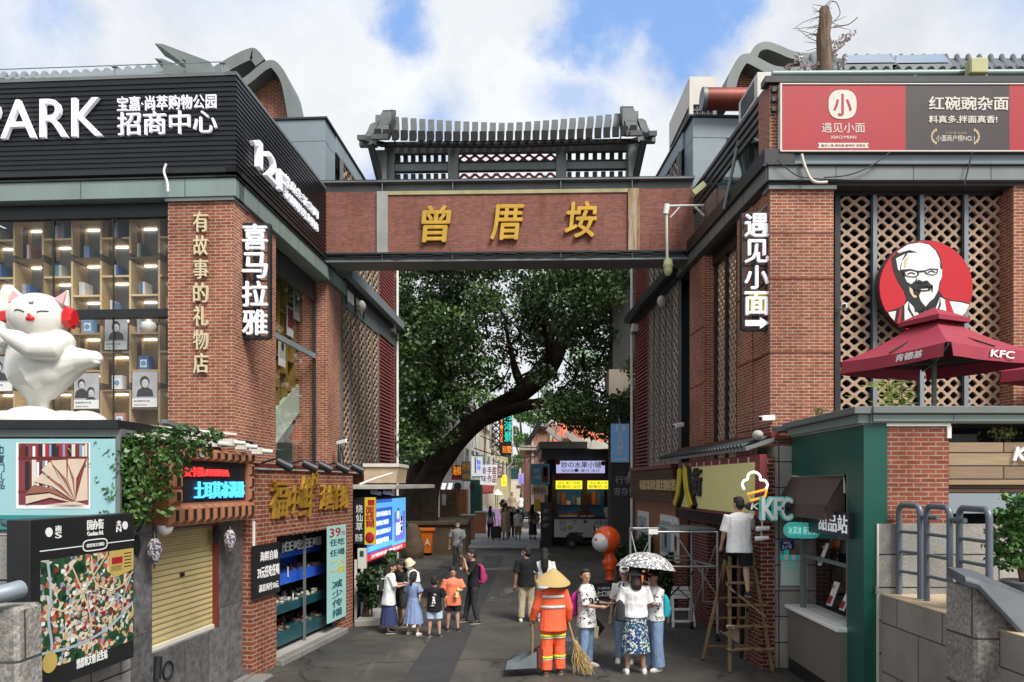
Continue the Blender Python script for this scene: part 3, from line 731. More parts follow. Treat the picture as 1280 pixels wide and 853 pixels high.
# dark ribbed fascia sign with raised letters
sg = thing('fascia_sign', 'dark ribbed fascia sign wrapping the left corner with large raised white letters', 'sign', tuple(LF.pt(0,-.1, zS)))
u403 = LS.uz(403)
m = MB(LF).mat('clad_black').box(uA, .08,-.08,.1, zS, zT-.01); m.M = LS.M; m.box(-.075, u403,-.081,.1, zS, zT-.01)
for k in range(18):
 z = zS+.05+k*(zT-zS-.08)/18; m.M = LF.M; m.box(uA, .098,-.098,-.081, z, z+.045); m.M = LS.M; m.box(-.0815, u403,-.0985,-.0815, z, z+.045)
m.build('cladding', sg)
m = MB(LF).mat('steel_grey').box(uA, .1,-.1,.12, zT-.01, zT+.05); m.mat('black').box(uA, .1,-.1,.1, zS-.08, zS); m.M = LS.M; m.mat('steel_grey').box(-.1, u403,-.101,.12, zT-.01, zT+.05); m.mat('black').box(-.1, u403,-.1,.1, zS-.08, zS)
m.build('edge_trim', sg)
V0 = -.17
def rect(fr, x0, y0, x1, y1, v): a = fr.uz(x0, None, v); b = fr.uz(x1, None, v); xm = (x0+x1)/2; return a, b, fr.uz(xm, y1, v)[1], fr.uz(xm, y0, v)[1]
m = MB(LF).mat('white_led'); m.text('PARK', *rect(LF, -28,124,128,172, V0), V0+.06,.07,.0)
m.text('宝嘉·尚萃购物公园', *rect(LF, 145,118,269,136, V0), V0+.06,.035); m.text('招商中心', *rect(LF, 146,138,270,167, V0), V0+.06,.05,.004)
m.build('lettering', sg)
m = MB(LS).mat('white_led')
a0, a1 = LS.uz(315, None, V0), LS.uz(359, None, V0); c0, c1 = LS.uz(352,240, V0)[1], LS.uz(320,172, V0)[1]; wd = a1-a0; hd_ = c1-c0
m.prism([(a0, V0+.06, c0+.70*hd_),(a0+.05*wd, V0+.06, c0+.62*hd_),(a0+.14*wd, V0+.06, c0+.76*hd_),(a0+.14*wd, V0+.06, c0),(a0+.25*wd, V0+.06, c0),(a0+.25*wd, V0+.06, c1),(a0+.16*wd, V0+.06, c1)],(0,-.09,0))
m.text('2', a0+.36*wd, a0+.66*wd, c0, c1, V0+.06,.09,.01); m.text('F', a0+.74*wd, a1, c0, c0+.8*hd_, V0+.06,.09,.01)
a0, a1 = LS.uz(357, None, V0), LS.uz(399, None, V0)
zz1 = LS.uz(360,219, V0)[1]; zz0 = LS.uz(358,247, V0)[1]; zm = (zz1+zz0)/2
m.text('优品生活空间', a0, a1, zm+.05, zz1, V0+.06,.05,.0); m.text('敬请期待开业招商', a0, a1, zz0, zm-.06, V0+.06,.05,.0)
m.build('lettering', sg)
m = MB(LF).mat('cream').vtext('有故事的礼物店', *rect(LF, 242,263,260,469,-.05),-.02,.05,.01,.16)
tag(m.build('wall_lettering'), 'vertical column of cream metal characters on the left brick pier', 'lettering')
# blade signs
def blade(px0, px1, py0, py1, Y, txt, label, arrow=False):
 x0, x1 = PX(px0, Y), PX(px1, Y); z1, z0 = PZ(py0, Y), PZ(py1, Y); fr = Frame((0, Y),(1,0))
 t = thing('blade_sign', label, 'sign', ((x0+x1)/2, Y, z0))
 m = MB(fr).mat('black')
 m.box(x0-.03, x0+.02,-.02,.1, z0, z1); m.box(x1-.02, x1+.03,-.02,.1, z0, z1); m.box(x0+.02, x1-.02,-.02,.1, z1-.03, z1+.01); m.box(x0+.02, x1-.02,-.02,.1, z0-.02, z0+.03)
 n = len(txt); zb = z0+(.22 if arrow else .02)
 for k in range(n+1): z = zb+(z1-zb)*k/n; m.box(x0+.02, x1-.02,.02,.06, z-.012, z+.012)
 m.box((x0+x1)/2-.06,(x0+x1)/2+.06,.02,.05, z0, z1)
 m.build('frame', t)
 m = MB(fr).mat('white_led'); m.vtext(txt, x0+.01, x1-.01, zb, z1,-.03,.05,.016,.12)
 if arrow:
  zc = z0+.10; m.box(x0+.02, x1-.16,-.07,-.03, zc-.05, zc+.05); m.prism([(x1-.16,-.03, zc-.1),(x1,-.03, zc),(x1-.16,-.03, zc+.1)],(0,-.04,0))
 m.build('lettering', t)
 return t, fr, x0, x1, z0, z1
t, fr, x0, x1, z0, z1 = blade(304,336,280,423,13.4, '喜马拉雅', 'vertical white character sign on black frame at the left brick corner')
MB(fr).mat('black').box(x0-.1, x0-.03,.02,.06, z1-.3, z1-.25).box(x0-.1, x0-.03,.02,.06, z0+.3, z0+.35).build('bracket', t)
t, fr, x0, x1, z0, z1 = blade(929,960,267,412,13.15, '遇见小面', 'vertical white character sign with arrow and yellow dot at the right brick corner', True)
mat('yellow', (.62,.47,.02),.5,0,.1)
zc = PZ(378,13.15); MB(fr).mat('yellow').disc(x0+.26,.01, zc, .2,.02).build('yellow_dot', t)
MB(fr).mat('steel_grey').tube([(x1+.1,.05, z1+.25),(x1-.2,.05, z1-.02)],.03,6).build('bracket', t)
# ------------------------------------------------------------------ GATE between the buildings
GF = Frame((0,17.98),(1,-.030))
def gz(py, px=640): return GF.uz(px, py)[1]
def gu(px): return GF.uz(px)
gate = thing('street_gate', 'brick clad street gateway beam with small grey tiled roof spanning between both buildings', 'gate', tuple(GF.pt(0,0, gz(325))))
z_b, z_p0, z_p1, z_t0, z_t1 = gz(326.5), gz(315), gz(238), gz(238), gz(226)
ga, gb = gu(403), gu(868)
MB(GF).mat('brick_gate').box(ga, gb, 0,.6, z_p0, z_p1).build('brick_panel', gate)
m = MB(GF).mat('steel_grey')
m.box(ga-.4, gb, .12,.5, z_t0, z_t1-.02); m.box(ga-.4, gb, -.06,.66, z_t1-.02, z_t1+.025)
m.mat('steel_dark').box(ga-.4, gb, -.05,.66, z_t1+.025, z_t1+.05)
m.mat('steel_grey').box(ga, gb, .1,.5, z_b+.03, z_p0-.05); m.box(ga, gb, -.08,.66, z_b-.02, z_b+.03); m.mat('steel_dark').box(ga, gb, -.07,.66, z_p0-.05, z_p0)
m.mat('steel_grey')
for px in (478,566,701,790): u = gu(px); m.box(u-.012, u+.012,-.04,.1, z_t0, z_t1-.02); m.box(u-.012, u+.012,-.05,.1, z_b+.03, z_p0-.05)
m.build('steel_beam', gate, bevel=.006)
mat('cream_steel', (.36,.33,.17),.6,0,.3,3); mat('grey_rusted', (.30,.31,.29),.6,.1,.25,1.5)
def rusted():
 m, N, L, B = _new('rust_streaks')
 v = _vec(N, L, 'OBJ', (9,9,.8)); f = _noise(N, L, v, 1.2,6,.7)
 L.new(_ramp(N, L, f, ((.44,(.33,.31,.24)),(.53,(.30,.19,.08)),(.62,(.22,.07,.02)))), B.inputs['Base Color']); B.inputs['Roughness'].default_value = .7
rusted()
m = MB(GF).mat('cream_steel').box(gu(484), gu(785),-.03,.05, gz(242.5), gz(238)+.0)
m.build('trim_strip', gate)
m = MB(GF).mat('grey_rusted').box(gu(471.5), gu(485),-.05,.0-.003, z_p0, z_p1-.003); m.build('strut', gate)
m = MB(GF).mat('rust_streaks').box(gu(785), gu(799),-.05,.0-.003, z_p0, z_p1-.003); m.build('strut', gate)
# gold characters
for ch, px, y0, y1, w in (('曾', 543,258,303,34),('厝', 632,258,301,37),('垵', 724,255,299,37)):
 mm = MB(GF).mat('gold').text(ch, gu(px-w/2), gu(px+w/2), gz(y1), gz(y0),-.03,.07,.02, False, .10)
 mm.build('gold_character', gate)
# upper frame of the little roof
u0, u1 = gu(484), gu(798); zr0 = z_t1+.05; zr1 = gz(186)
V1 = .15
fm = MB(GF).mat('steel_grey')
posts = [gu(p) for p in (485,565.5,702,791)]
for i, u in enumerate(posts):
 w = .13
 fm.box(u-w, u+w, V1, V1+.28, zr0, zr1)
fm.box(u0-.1, u1+.1, V1+.005, V1+.15, gz(186.5), gz(171.5))
for a, b in zip(posts, posts[1:]):
 fm.box(a+.13, b-.13, V1+.05, V1+.11, gz(208), gz(198.5)); fm.mat('steel_dark').box(a+.13, b-.13, V1+.02, V1+.14, gz(198.5), gz(197)); fm.box(a+.13, b-.13, V1+.02, V1+.14, gz(209.5), gz(208)); fm.mat('steel_grey')
fm.build('frame', gate, bevel=.006)
# bays: upright bars at the sides, pierced red tiles in the middle
m = MB(GF).mat('black')
for a, b in ((posts[0], posts[1]),(posts[2], posts[3])):
 n = 7
 for k in range(n):
  u = a+.13+(b-a-.26)*(k+.35)/n
  m.box(u-.055, u+.055, V1+.1, V1+.2, zr0, gz(210.5)); m.box(u-.055, u+.055, V1+.1, V1+.2, gz(197.5), gz(187))
m.build('grille_bar', gate)
mat('tile_red', (.25,.035,.06),.5,0,.2,4)
m = MB(GF).mat('tile_red')
lattice_plate(m, posts[1]+.13, posts[2]-.13, zr0, gz(210.5), V1+.12,.22,.62,.05,.28); lattice_plate(m, posts[1]+.13, posts[2]-.13, gz(197), gz(187), V1+.12,.21,.62,.05,.28)
m.build('pierced_tile', gate)
mat('tile_dark', (.085,.095,.095),.6,.1,.25,3)
# curved rafters of the tiled roof (they fan towards the ends), purlins, end ornaments
uc = gu(632)
rb = MB(GF)
nR = 30
def sweep(u, tilt, k=1.0, zb=0, w=.075, dark=True):
 rings = []; pts = []
 for j in range(7):
  t = j/6; pts.append((u+tilt*(t**1.6)*.34,-.42+.78*t, zb+.60*(t**1.8)*k))
 for (x, y, z) in pts: rings.append([(x-w, y, z-.07),(x+w, y, z-.07),(x+w, y, z+.09),(x-w, y, z+.09)])
 rb.mat('tile_dark').loft(rings, True, False)
 rb.mat('black_matte').box(u-w-.004, u+w+.004,-.46,-.41, zb-.13, zb+.10)
zE = gz(170)-.20
for i in range(nR):
 f = i/(nR-1)*2-1; u = uc+f*(gu(790)-gu(478))/2
 curve = .10*abs(f)**2.5
 sweep(u, f*.45,1+.25*abs(f), zE+curve)
rb.build('roof_rib', gate)
m = MB(GF).mat('black')
for (v, z) in ((-.25,-.1),(.3,.18)): m.tube([(gu(462)-.1, v, zE+z+.1),(gu(480), v, zE+z),(uc, v, zE+z-.06),(gu(790), v, zE+z),(gu(806)+.1, v, zE+z+.1)],.05,8)
m.build('purlin', gate)
for sgn, pc in ((-1,484),(1,785)):
 m = MB(GF).mat('tile_dark'); u = gu(pc)
 def horn(u_, v0, v1, zb, h, w, lean):
  pts = []
  for j in range(15):
   t = j/14
   if t < .62: q = t/.62; y = v0+(v1-v0)*q; z = zb+h*.86*q**2.1
   else: an = math.pi*.62*(t-.62)/.38; y = v1+.13*h*math.sin(an)+.02; z = zb+h*.86+.14*h*(1-math.cos(an))*(.9 if an < math.pi/2 else .8)
   pts.append((u_+lean*(1-t)**1.6, y, z))
  rings = []
  for j, (x, y, z) in enumerate(pts):
   p, q_ = pts[max(j-1,0)], pts[min(j+1,14)]; d = Vector((0, q_[1]-p[1], q_[2]-p[2])).normalized(); n_ = Vector((0,-d.z, d.y))*.055
   rings.append([(x-w, y-n_.y, z-n_.z),(x+w, y-n_.y, z-n_.z),(x+w, y+n_.y, z+n_.z),(x-w, y+n_.y, z+n_.z)])
  m.loft(rings, True, False)
 horn(u, -.58,.12, zE-.04,1.02,.16, sgn*.05); horn(u+sgn*.03,-.66,-.16, zE-.08,.55,.14, sgn*.08); horn(u+sgn*.30,-.55,.12, zE-.04,.70,.09, sgn*.22)
 m.mat('steel_dark').box(u-sgn*.175, u-sgn*.165,-.3,.2, zE+.1, zE+.75)
 m.mat('steel_grey').box(u+sgn*.2, u+sgn*.62,-.3,-.15, zE-.12, zE+.0)
 m.build('end_ornament', gate)
 m = MB(GF).mat('steel_grey').prism([(u+sgn*.02,.0, zr0),(u+sgn*.16,.0, zr0),(u+sgn*.42,.0, zE-.1),(u+sgn*.0,.0, zE-.1)],(0,.35,0))
 m.mat('steel_dark').tube([(u+sgn*.18,.1, zE-.9),(u+sgn*.33,-.35, zE-.12)],.09,8); m.build('bracket', gate)
# wires along the lower flange, lamp bracket with camera
m = MB(GF).mat('black')
rng = random.Random(5)
for s_ in range(2):
 pts = [(ga+.6+(gb-ga-.9)*k/40,-.1-.02*s_, z_b+.07+.05*s_+rng.uniform(-.03,.03)) for k in range(41)]
 m.tube(pts, .012,5, False)
tag(m.build('cable'), 'thin dark cables running along the lower steel flange of the gateway', 'cable')
# ------------------------------------------------------------------ RIGHT BUILDING
RBd = thing('restaurant_building', 'brick restaurant building on the right with pierced screens and grey roof', 'building', (4.54,13,0))
uP = RF.uz(1042); uQ = RF.uz(1266); uEnd = RF.uz(1360)
zb0, zb1 = RF.uz(970,233)[1], RF.uz(970,192)[1]; zm_ = RF.uz(970,211)[1]
zR = RF.uz(970,106)[1]
m = MB(RF).mat('brick_red').box(0, uP, 0,.9,0, zb0-.0); m.box(uQ, uEnd, -.02,.9,2.5, zb0)
m.M = RS.M
r910, r880, r856, r852 = RS.uz(921), RS.uz(879.5), RS.uz(862), RS.uz(850)
m.box(r910,-.9,.003,.5,0, zb0); m.box(r856, r880,0,.9,0, zb0)
m.build('brick_pier', RBd)
mat('joint_dark', (.16,.05,.03),.9,0,.4,3)
m = MB(RF).mat('joint_dark')
for z in (4.0,5.3,6.6,7.4): m.box(-.006, uP+.004,-.008,.02, z, z+.022)
m.M = RS.M
for z in (4.0,5.3,6.6): m.box(r910,.004,-.008,.02, z, z+.022); m.box(r856-.01, r880,-.008,.02, z, z+.022)
m.build('string_course', RBd)
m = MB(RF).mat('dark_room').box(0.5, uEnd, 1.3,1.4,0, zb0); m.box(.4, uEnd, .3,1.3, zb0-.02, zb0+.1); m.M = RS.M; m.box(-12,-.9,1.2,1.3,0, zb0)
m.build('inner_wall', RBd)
m = MB(RF).mat('steel_grey').box(-.07, uEnd, -.12,.4, zb0+.06, zm_); m.mat('steel_blue').box(-.0, uEnd, -.02,.4, zm_+.02, zb1)
m.mat('steel_dark').box(-.1, uEnd, -.16,.4, zm_, zm_+.025); m.box(-.12, uEnd, -.09,.4, zb1-.03, zb1); m.box(-.05, uEnd, -.03,.4, zb0-.002, zb0+.06)
for k in range(6): m.box(1.1+k*1.35,1.115+k*1.35,-.125,0, zb0+.065, zm_)
m.M = RS.M
m.mat('steel_grey').box(r852,.07,-.1,.4, zb0+.06, zm_); m.mat('steel_dark').box(r852,.1,-.17,.4, zm_, zm_+.04); m.box(r852,.05,-.03,.4, zb0-.002, zb0+.06); m.mat('black').box(r852,.1,-.14,.4, zm_+.04, zb1+.04)
for k in range(5): m.mat('steel_dark').box(-1.05-k*1.1,-1.035-k*1.1,-.107,0, zb0+.065, zm_)
m.build('steel_beam', RBd, bevel=.006)
MB(RF).mat('steel_grey').box(-.04, uP+.03,-.06,.3, zb0-.07, zb0-.005).build('pier_cap', RBd)
# big pierced window on the front
vW = .35
wz0, wz1 = 3.4, RF.uz(1150,246, vW)[1]
edges = [1045.5,1090.5,1149,1204,1262]
fm = MB(RF).mat('steel_dark'); eu = [RF.uz(p, None, vW) for p in edges]
for u in eu: fm.box(u-.05, u+.05, vW-.06, vW+.08, wz0, wz1)
fm.mat('steel_blue')
for u in eu[1:]: fm.box(u-.028, u+.045, vW-.085, vW-.061, wz0, wz1)
fm.mat('black').box(uP, uQ, vW-.08, vW+.1, wz1, zb0)
w = fm.build('screen_window', RBd)
lt = MB(RF).mat('lattice')
for a, b in zip(eu, eu[1:]): lattice_plate(lt, a+.05, b-.05, wz0, wz1, vW, .222,.62,.05)
lt.build('pierced_panel', w)
# narrow pierced window on the side
vN = .3; zn1 = zb0-.25
fm = MB(RS).mat('steel_dark'); ns = [r880+.05, r880+(r910-r880)*.36, r880+(r910-r880)*.69, r910-.03]
for u in ns: fm.box(u-.05, u+.05, vN-.06, vN+.08,3.3, zn1)
fm.mat('black').box(r880, r910, vN-.1, vN+.1, zn1, zb0)
w = fm.build('screen_window', RBd)
lt = MB(RS).mat('lattice')
for a, b in zip(ns, ns[1:]): lattice_plate(lt, a+.05, b-.05,3.3, zn1, vN, .222,.62,.05)
lt.build('pierced_panel', w)
# far part of the side
zRt, zRb = lattice_side(RS, RBd, 848.5,811,794.5,352,582,5,8.7,11.5, 'lattice_grey')
ua, ul = RS.uz(849), RS.uz(792.5)
m = MB(RS).mat('steel_blue').box(ul, ua, -.02,.4, zRt+.07,8.25); m.mat('steel_dark').box(ul-.1, ua, -.1,.4,8.25,8.4); m.box(ul-.15, ua+.2,-.3,.4,8.4,8.62)
for k in range(3): m.box(ua-.4-.9*k, ua-.5-.9*k, -.05,.0, zRt+.07,8.25)
m.build('ledge', RBd)
MB(RS).mat('concrete').box(ul-.1, ua+.1,-.18,.5, zRb-.25, zRb-.07).build('ledge', RBd)
MB(RS).mat('white').tube([(ul-.12,-.05,0),(ul-.12,-.05,12)],.05,8).build('downpipe', RBd)
MB(RS).mat('brick_red').box(ul-.2, ul+.02,.06,6,0,12).build('end_wall', RBd)
# upper block
uU = -5.35; zUT = 12.1
m = MB(RS).mat('steel_blue')
m.box(uU-.75, uU, .15,1.0, zb1, zUT-.5); m.box(uU-.75, uU, .15,4, zUT-.5, zUT); m.box(ul, uU-.76,.1,.4, zUT-.45, zUT)
m.box(uU-.5, uU-.3,1.0,4.6, zb1+1.55, zUT-.5)
m.mat('steel_dark').box(uU-.1, uU-.01,1.0,4, zUT-.62, zUT-.5); m.box(ul, uU+.05,.06,4, zUT, zUT+.06)
m.build('upper_block', RBd, bevel=.01)
m = MB(Frame(RS.pt(uU-.45,1.0,0).to_2d(),(1,0))).mat('lattice'); lattice_plate(m, 0,2.6, zb1-.2, zb1+1.55,0,.222,.62,.04); m.build('pierced_panel', RBd)
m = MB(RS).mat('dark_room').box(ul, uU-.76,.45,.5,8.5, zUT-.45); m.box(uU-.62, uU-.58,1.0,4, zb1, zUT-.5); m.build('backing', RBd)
# parapet on the side above the beam: glass, brick return, rails
m = MB(RS).mat('brick_red').box(-.55,-.02,.0,.3, zb1+.05, zR+.0); m.build('parapet', RBd)
gl = thing('glass_railing', 'greenish glass balustrade with dark rails on the right side roof edge', 'railing', tuple(RS.pt(-3,.05, zb1)))
MB(RS).mat('dark_glass').box(-5.2,-.56,.05,.062, zb1+.05, zR-.5).build('pane', gl)
m = MB(RS).mat('steel_dark')
for k in range(4): m.box(-5.3,.05,.02-.08*k*0,.1, zR-.48+.17*k, zR-.40+.17*k)
for k in range(6): m.box(-5.2+k*.93,-5.15+k*.93,.1,.14, zb1, zR+.1)
m.build('rail', gl)
m = MB(RF).mat('steel_dark').box(-.1, uEnd, -.05,.2, zR+.02, zR+.13); m.box(.2, uEnd, .3,.4, zb1, zR); m.build('parapet', RBd)
# roof behind: curved gable, ribs, skylights, pipe rail
pA = smooth_path([(936,74),(943,58),(958,52),(975,57),(992,64),(1012,66),(1026,60)])
pB = smooth_path([(906,118),(912,92),(924,71),(936,67),(948,72),(968,82),(990,84),(1012,80),(1030,68)])
m = MB().mat('roof_grey'); ribbon(m, pA, 21.0,2.4,.22); ribbon(m, pB, 19.4,1.3,.26)
m.mat('steel_dark'); ribbon(m, [(a+2, b+5) for a, b in pB[:16]],19.6,1.0,.12); m.build('curved_gable', RBd)
m = MB().mat('brick_red').prism([P(a+1, b+6,19.9) for a, b in pB[2:]]+[P(1030,130,19.9), P(910,130,19.9)],(0,.4,0)); m.build('gable_wall', RBd)
rf = MB().mat('tile_dark')
for k in range(28):
 px = 1010+k*14; e = P(px, 87,15.0); r_ = P(px-10+k*.0,70.5 if k < 22 else 69,18.2); rf.tube([e, (e+r_)/2-Vector((0,0,.1)), r_],.06,8)
 rf.box(e.x-.06, e.x+.06, e.y-.05, e.y+.05, e.z-.30, e.z-.02)
rf.quad(P(1000,88,15.02), P(1400,88,15.02), P(1400,73,18.3), P(1000,73,18.3)); rf.mat('black_matte').box(5.9,14,15.05,15.2,10.4,11.35)
rf.build('tiled_roof', RBd)
mat('skylight', (.20,.25,.30),.25,.1,.1)
for a, b in ((1055,1123),(1116,1190)):
 m = MB().mat('steel_grey').prism([P(a, 81,15.2), P(b, 80,15.2), P(b-10,67.5,17.2), P(a+2,69.5,17.2)],(0,0,-.12)); m.mat('skylight').quad(P(a+3,79.6,15.25)+Vector((0,0,.012)), P(b-3,78.8,15.25)+Vector((0,0,.012)), P(b-12,68.2,17.1)+Vector((0,0,.012)), P(a+5,70,17.1)+Vector((0,0,.012)))
 m.build('skylight', RBd)
pr = thing('pipe_railing', 'long grey pipe rail along the roof above the red billboard', 'railing', P(1140,106,13.4).to_tuple())
m = MB().mat('steel_green').tube([P(965,93,13.4), P(1300,91,13.4)],.06,8); m.build('rail', pr)
m = MB().mat('steel_green')
for px in (1143,1232,985): m.tube([P(px, 92,13.4), P(px, 112,13.4)],.04,8)
m.build('post', pr)
m = MB().mat('white');
for k in range(14): p = P(1022+k*15,99,14.2); m.box(p.x-.07, p.x+.06, p.y, p.y+.1, p.z-.06, p.z+.06)
m.mat('steel_grey').tube([P(1005,101,14.3), P(1240,99,14.3)],.03,6); tag(m.build('roof_trim'), 'row of small white blocks on the roof edge below the pipe rail', 'roof trim')
mat('lamp_yellow', (.42,.42,.22),.6,0,.1)
m = MB().mat('lamp_yellow'); p = P(1220.5,95,13.2); m.box(p.x-.16, p.x+.16, p.y-.1, p.y+.1, p.z, p.z+.28); m.mat('steel_grey').box(p.x-.03, p.x+.03, p.y+.1, p.y+.16, p.z-.1, p.z+.1); tag(m.build('floodlight', bevel=.02), 'pale yellow boxy floodlight on the roof pipe rail', 'floodlight')
# roof plant: duct drum, air conditioners, cooling tower
m = MB().mat('rust'); c = P(905,124,18.2)
for (x0, x1, r) in ((882,936,.26),): m.tube([(PX(x0,18.2),18.2, c.z),(PX(x1,18.2),18.2, c.z)], r, 20)
m.mat('steel_grey').tube([(PX(877,18.2),18.2, c.z),(PX(882,18.2),18.2, c.z)],.27,20); tag(m.build('duct_drum'), 'rusty red metal duct drum lying on the grey steel block', 'duct')
m = MB().mat('off_white'); a = P(942,131,16.2); m.box(a.x-.02, a.x+.36,15.9,17.2, a.z, a.z+.55); m.mat('steel_dark').box(a.x-.035, a.x-.018,16.1,17.0, a.z+.08, a.z+.47); tag(m.build('air_conditioner', bevel=.01), 'white air conditioner unit beside the rusty drum on the right roof', 'air conditioner')
ct = thing('cooling_tower', 'pale boxy cooling tower with louvred sides on the right roof', 'cooling tower', P(870,190,21).to_tuple())
a, b = P(862,190,20), P(896,96,20); w = b.x-a.x
MB().mat('off_white').box(a.x, b.x, 20,22.6, b.z-.75, b.z).box(a.x, a.x+.1,20,20.1, a.z-1, b.z-.75).box(b.x-.1, b.x, 20,20.1, a.z-1, b.z-.75).box(a.x, a.x+.1,22.5,22.6, a.z-1, b.z-.75).build('casing', ct)
MB().mat('steel_dark').box(a.x+.05, b.x-.05,20.06,22.55, a.z-1, b.z-.74).build('core', ct)
m = MB().mat('steel_grey')
for k in range(18): m.box(a.x+.02, a.x+.045,20.1,22.5, a.z-.9+k*.12, a.z-.86+k*.12)
for k in range(4): m.box(a.x+.1, b.x-.1,20.03,20.05, b.z-.9-k*.22, b.z-.88-k*.22); m.box(a.x+.2+k*.15, a.x+.22+k*.15,20.03,20.05, b.z-1.7, b.z-.75)
m.build('louvre', ct)
# red billboard
mat('sign_red', (.36,.012,.022),.45,0,.05); mat('sign_grey', (.035,.027,.027),.45,0,.05)
bb = thing('billboard', 'long red and dark grey noodle shop billboard above the right restaurant front', 'sign', tuple(RF.pt(2.2,-.1, zb1)))
vB = -.10; x0, x1, z0, z1 = rect(RF, 977,106,1132,188.5, vB); xe = RF.uz(1345, None, vB)
MB(RF).mat('sign_red').box(x0, x1, vB, vB+.1, z0, z1).box(RF.uz(1262, None, vB), xe, vB, vB+.1, z0, z1).build('panel', bb)
MB(RF).mat('sign_grey').box(x1, RF.uz(1262, None, vB), vB, vB+.1, z0, z1).build('panel', bb)
m = MB(RF).mat('off_white').box(x0-.03, x0, vB-.02, vB+.1, z0-.02, z1+.02); m.box(x0, xe, vB-.015, vB+.1, z1, z1+.02); m.box(x0, xe, vB-.015, vB+.1, z0-.02, z0); m.build('edge_trim', bb)
m = MB(RF).mat('off_white'); u, z = RF.uz(1053,131, vB)
m.prism([(u+.245*math.copysign(abs(math.cos(a))**.75, math.cos(a)), vB-.001, z+.255*math.copysign(abs(math.sin(a))**.75, math.sin(a))) for a in [2*math.pi*k/28 for k in range(28)]],(0,-.006,0))
m.mat('sign_red').text('小', *rect(RF, 1042,118,1064,145, vB), vB-.007,.004,.02)
m.mat('off_white').text('遇见小面', *rect(RF, 1027,154,1081,166, vB), vB, .006); m.text('XIAO·MIAN', *rect(RF, 1038,170,1070,174, vB), vB, .006,.01)
a = rect(RF, 1022,179,1086,185.5, vB); m.prism([(a[0], vB-.001, a[2]),(a[1], vB-.001, a[2]),(a[1]-.03, vB-.001,(a[2]+a[3])/2),(a[1], vB-.001, a[3]),(a[0], vB-.001, a[3]),(a[0]+.03, vB-.001,(a[2]+a[3])/2)],(0,-.004,0))
m.mat('sign_red').text('重庆小面 豌杂面 酸辣粉 烤苕皮', a[0]+.06, a[1]-.06, a[2]+.025, a[3]-.025, vB-.005,.003)
m.mat('off_white').text('红碗豌杂面', *rect(RF, 1161,121,1260,138, vB), vB, .01,.018); m.text('料真多,拌面真香!', *rect(RF, 1161,145,1246,154.5, vB), vB, .01,.02)
mat('laurel', (.45,.33,.2),.5)
m.mat('laurel').text('人气小面门店,品鉴', *rect(RF, 1182,165,1208,168, vB), vB, .004); m.mat('off_white').text('小面商户榜NO.1', *rect(RF, 1170,169,1218,177, vB), vB, .004)
m.mat('laurel')
for cx, s_ in ((1166,1),(1222,-1)):
 u, z = RF.uz(cx, 171, vB)
 for k in range(7): an = R(110+k*23); m.disc(u+s_*(.09+.11*math.cos(an)*1), vB, z+.12*math.sin(an),.02,.005,8,.03)
m.build('lettering', bb)
# cables hanging on both buildings
def cable(fr, pts, r, label, key='white', v=-.2):
 m = MB(fr).mat(key); p3 = smooth_path([(*fr.uz(a, b, v),) for a, b in pts],4); m.tube([(u, v, z) for u, z in p3], r, 6)
 return tag(m.build('cable'), label, 'cable')
cable(LF, [(208,205),(205,215),(209,228),(210,240)],.022, 'white cable hooked over the beam above the cream wall characters')
cable(RF, [(1002,193),(1005,205),(1012,222),(1020,228),(1034,228)],.025, 'pale cable looping from the billboard left end to the brick pier', 'off_white')
cable(RF, [(1112,191),(1088,208),(1060,219),(1030,222)],.012, 'thin dark cable sagging across the beam under the billboard', 'black')
cable(RF, [(1215,190),(1210,212),(1205,232)],.012, 'thin cable dropping from the billboard middle above the screen window', 'black')
cable(RF, [(972,200),(985,212),(1005,222),(1060,225)],.01, 'thin dark cable along the steel beam at the right corner', 'black')
m = MB().mat('steel_grey'); m.tube([P(905,262,14.8), P(925,168,14.8), P(938,152,14.9), P(958,138,15.2)],.035,8); tag(m.build('conduit'), 'thick grey conduit climbing past the roof block left of the billboard', 'conduit')
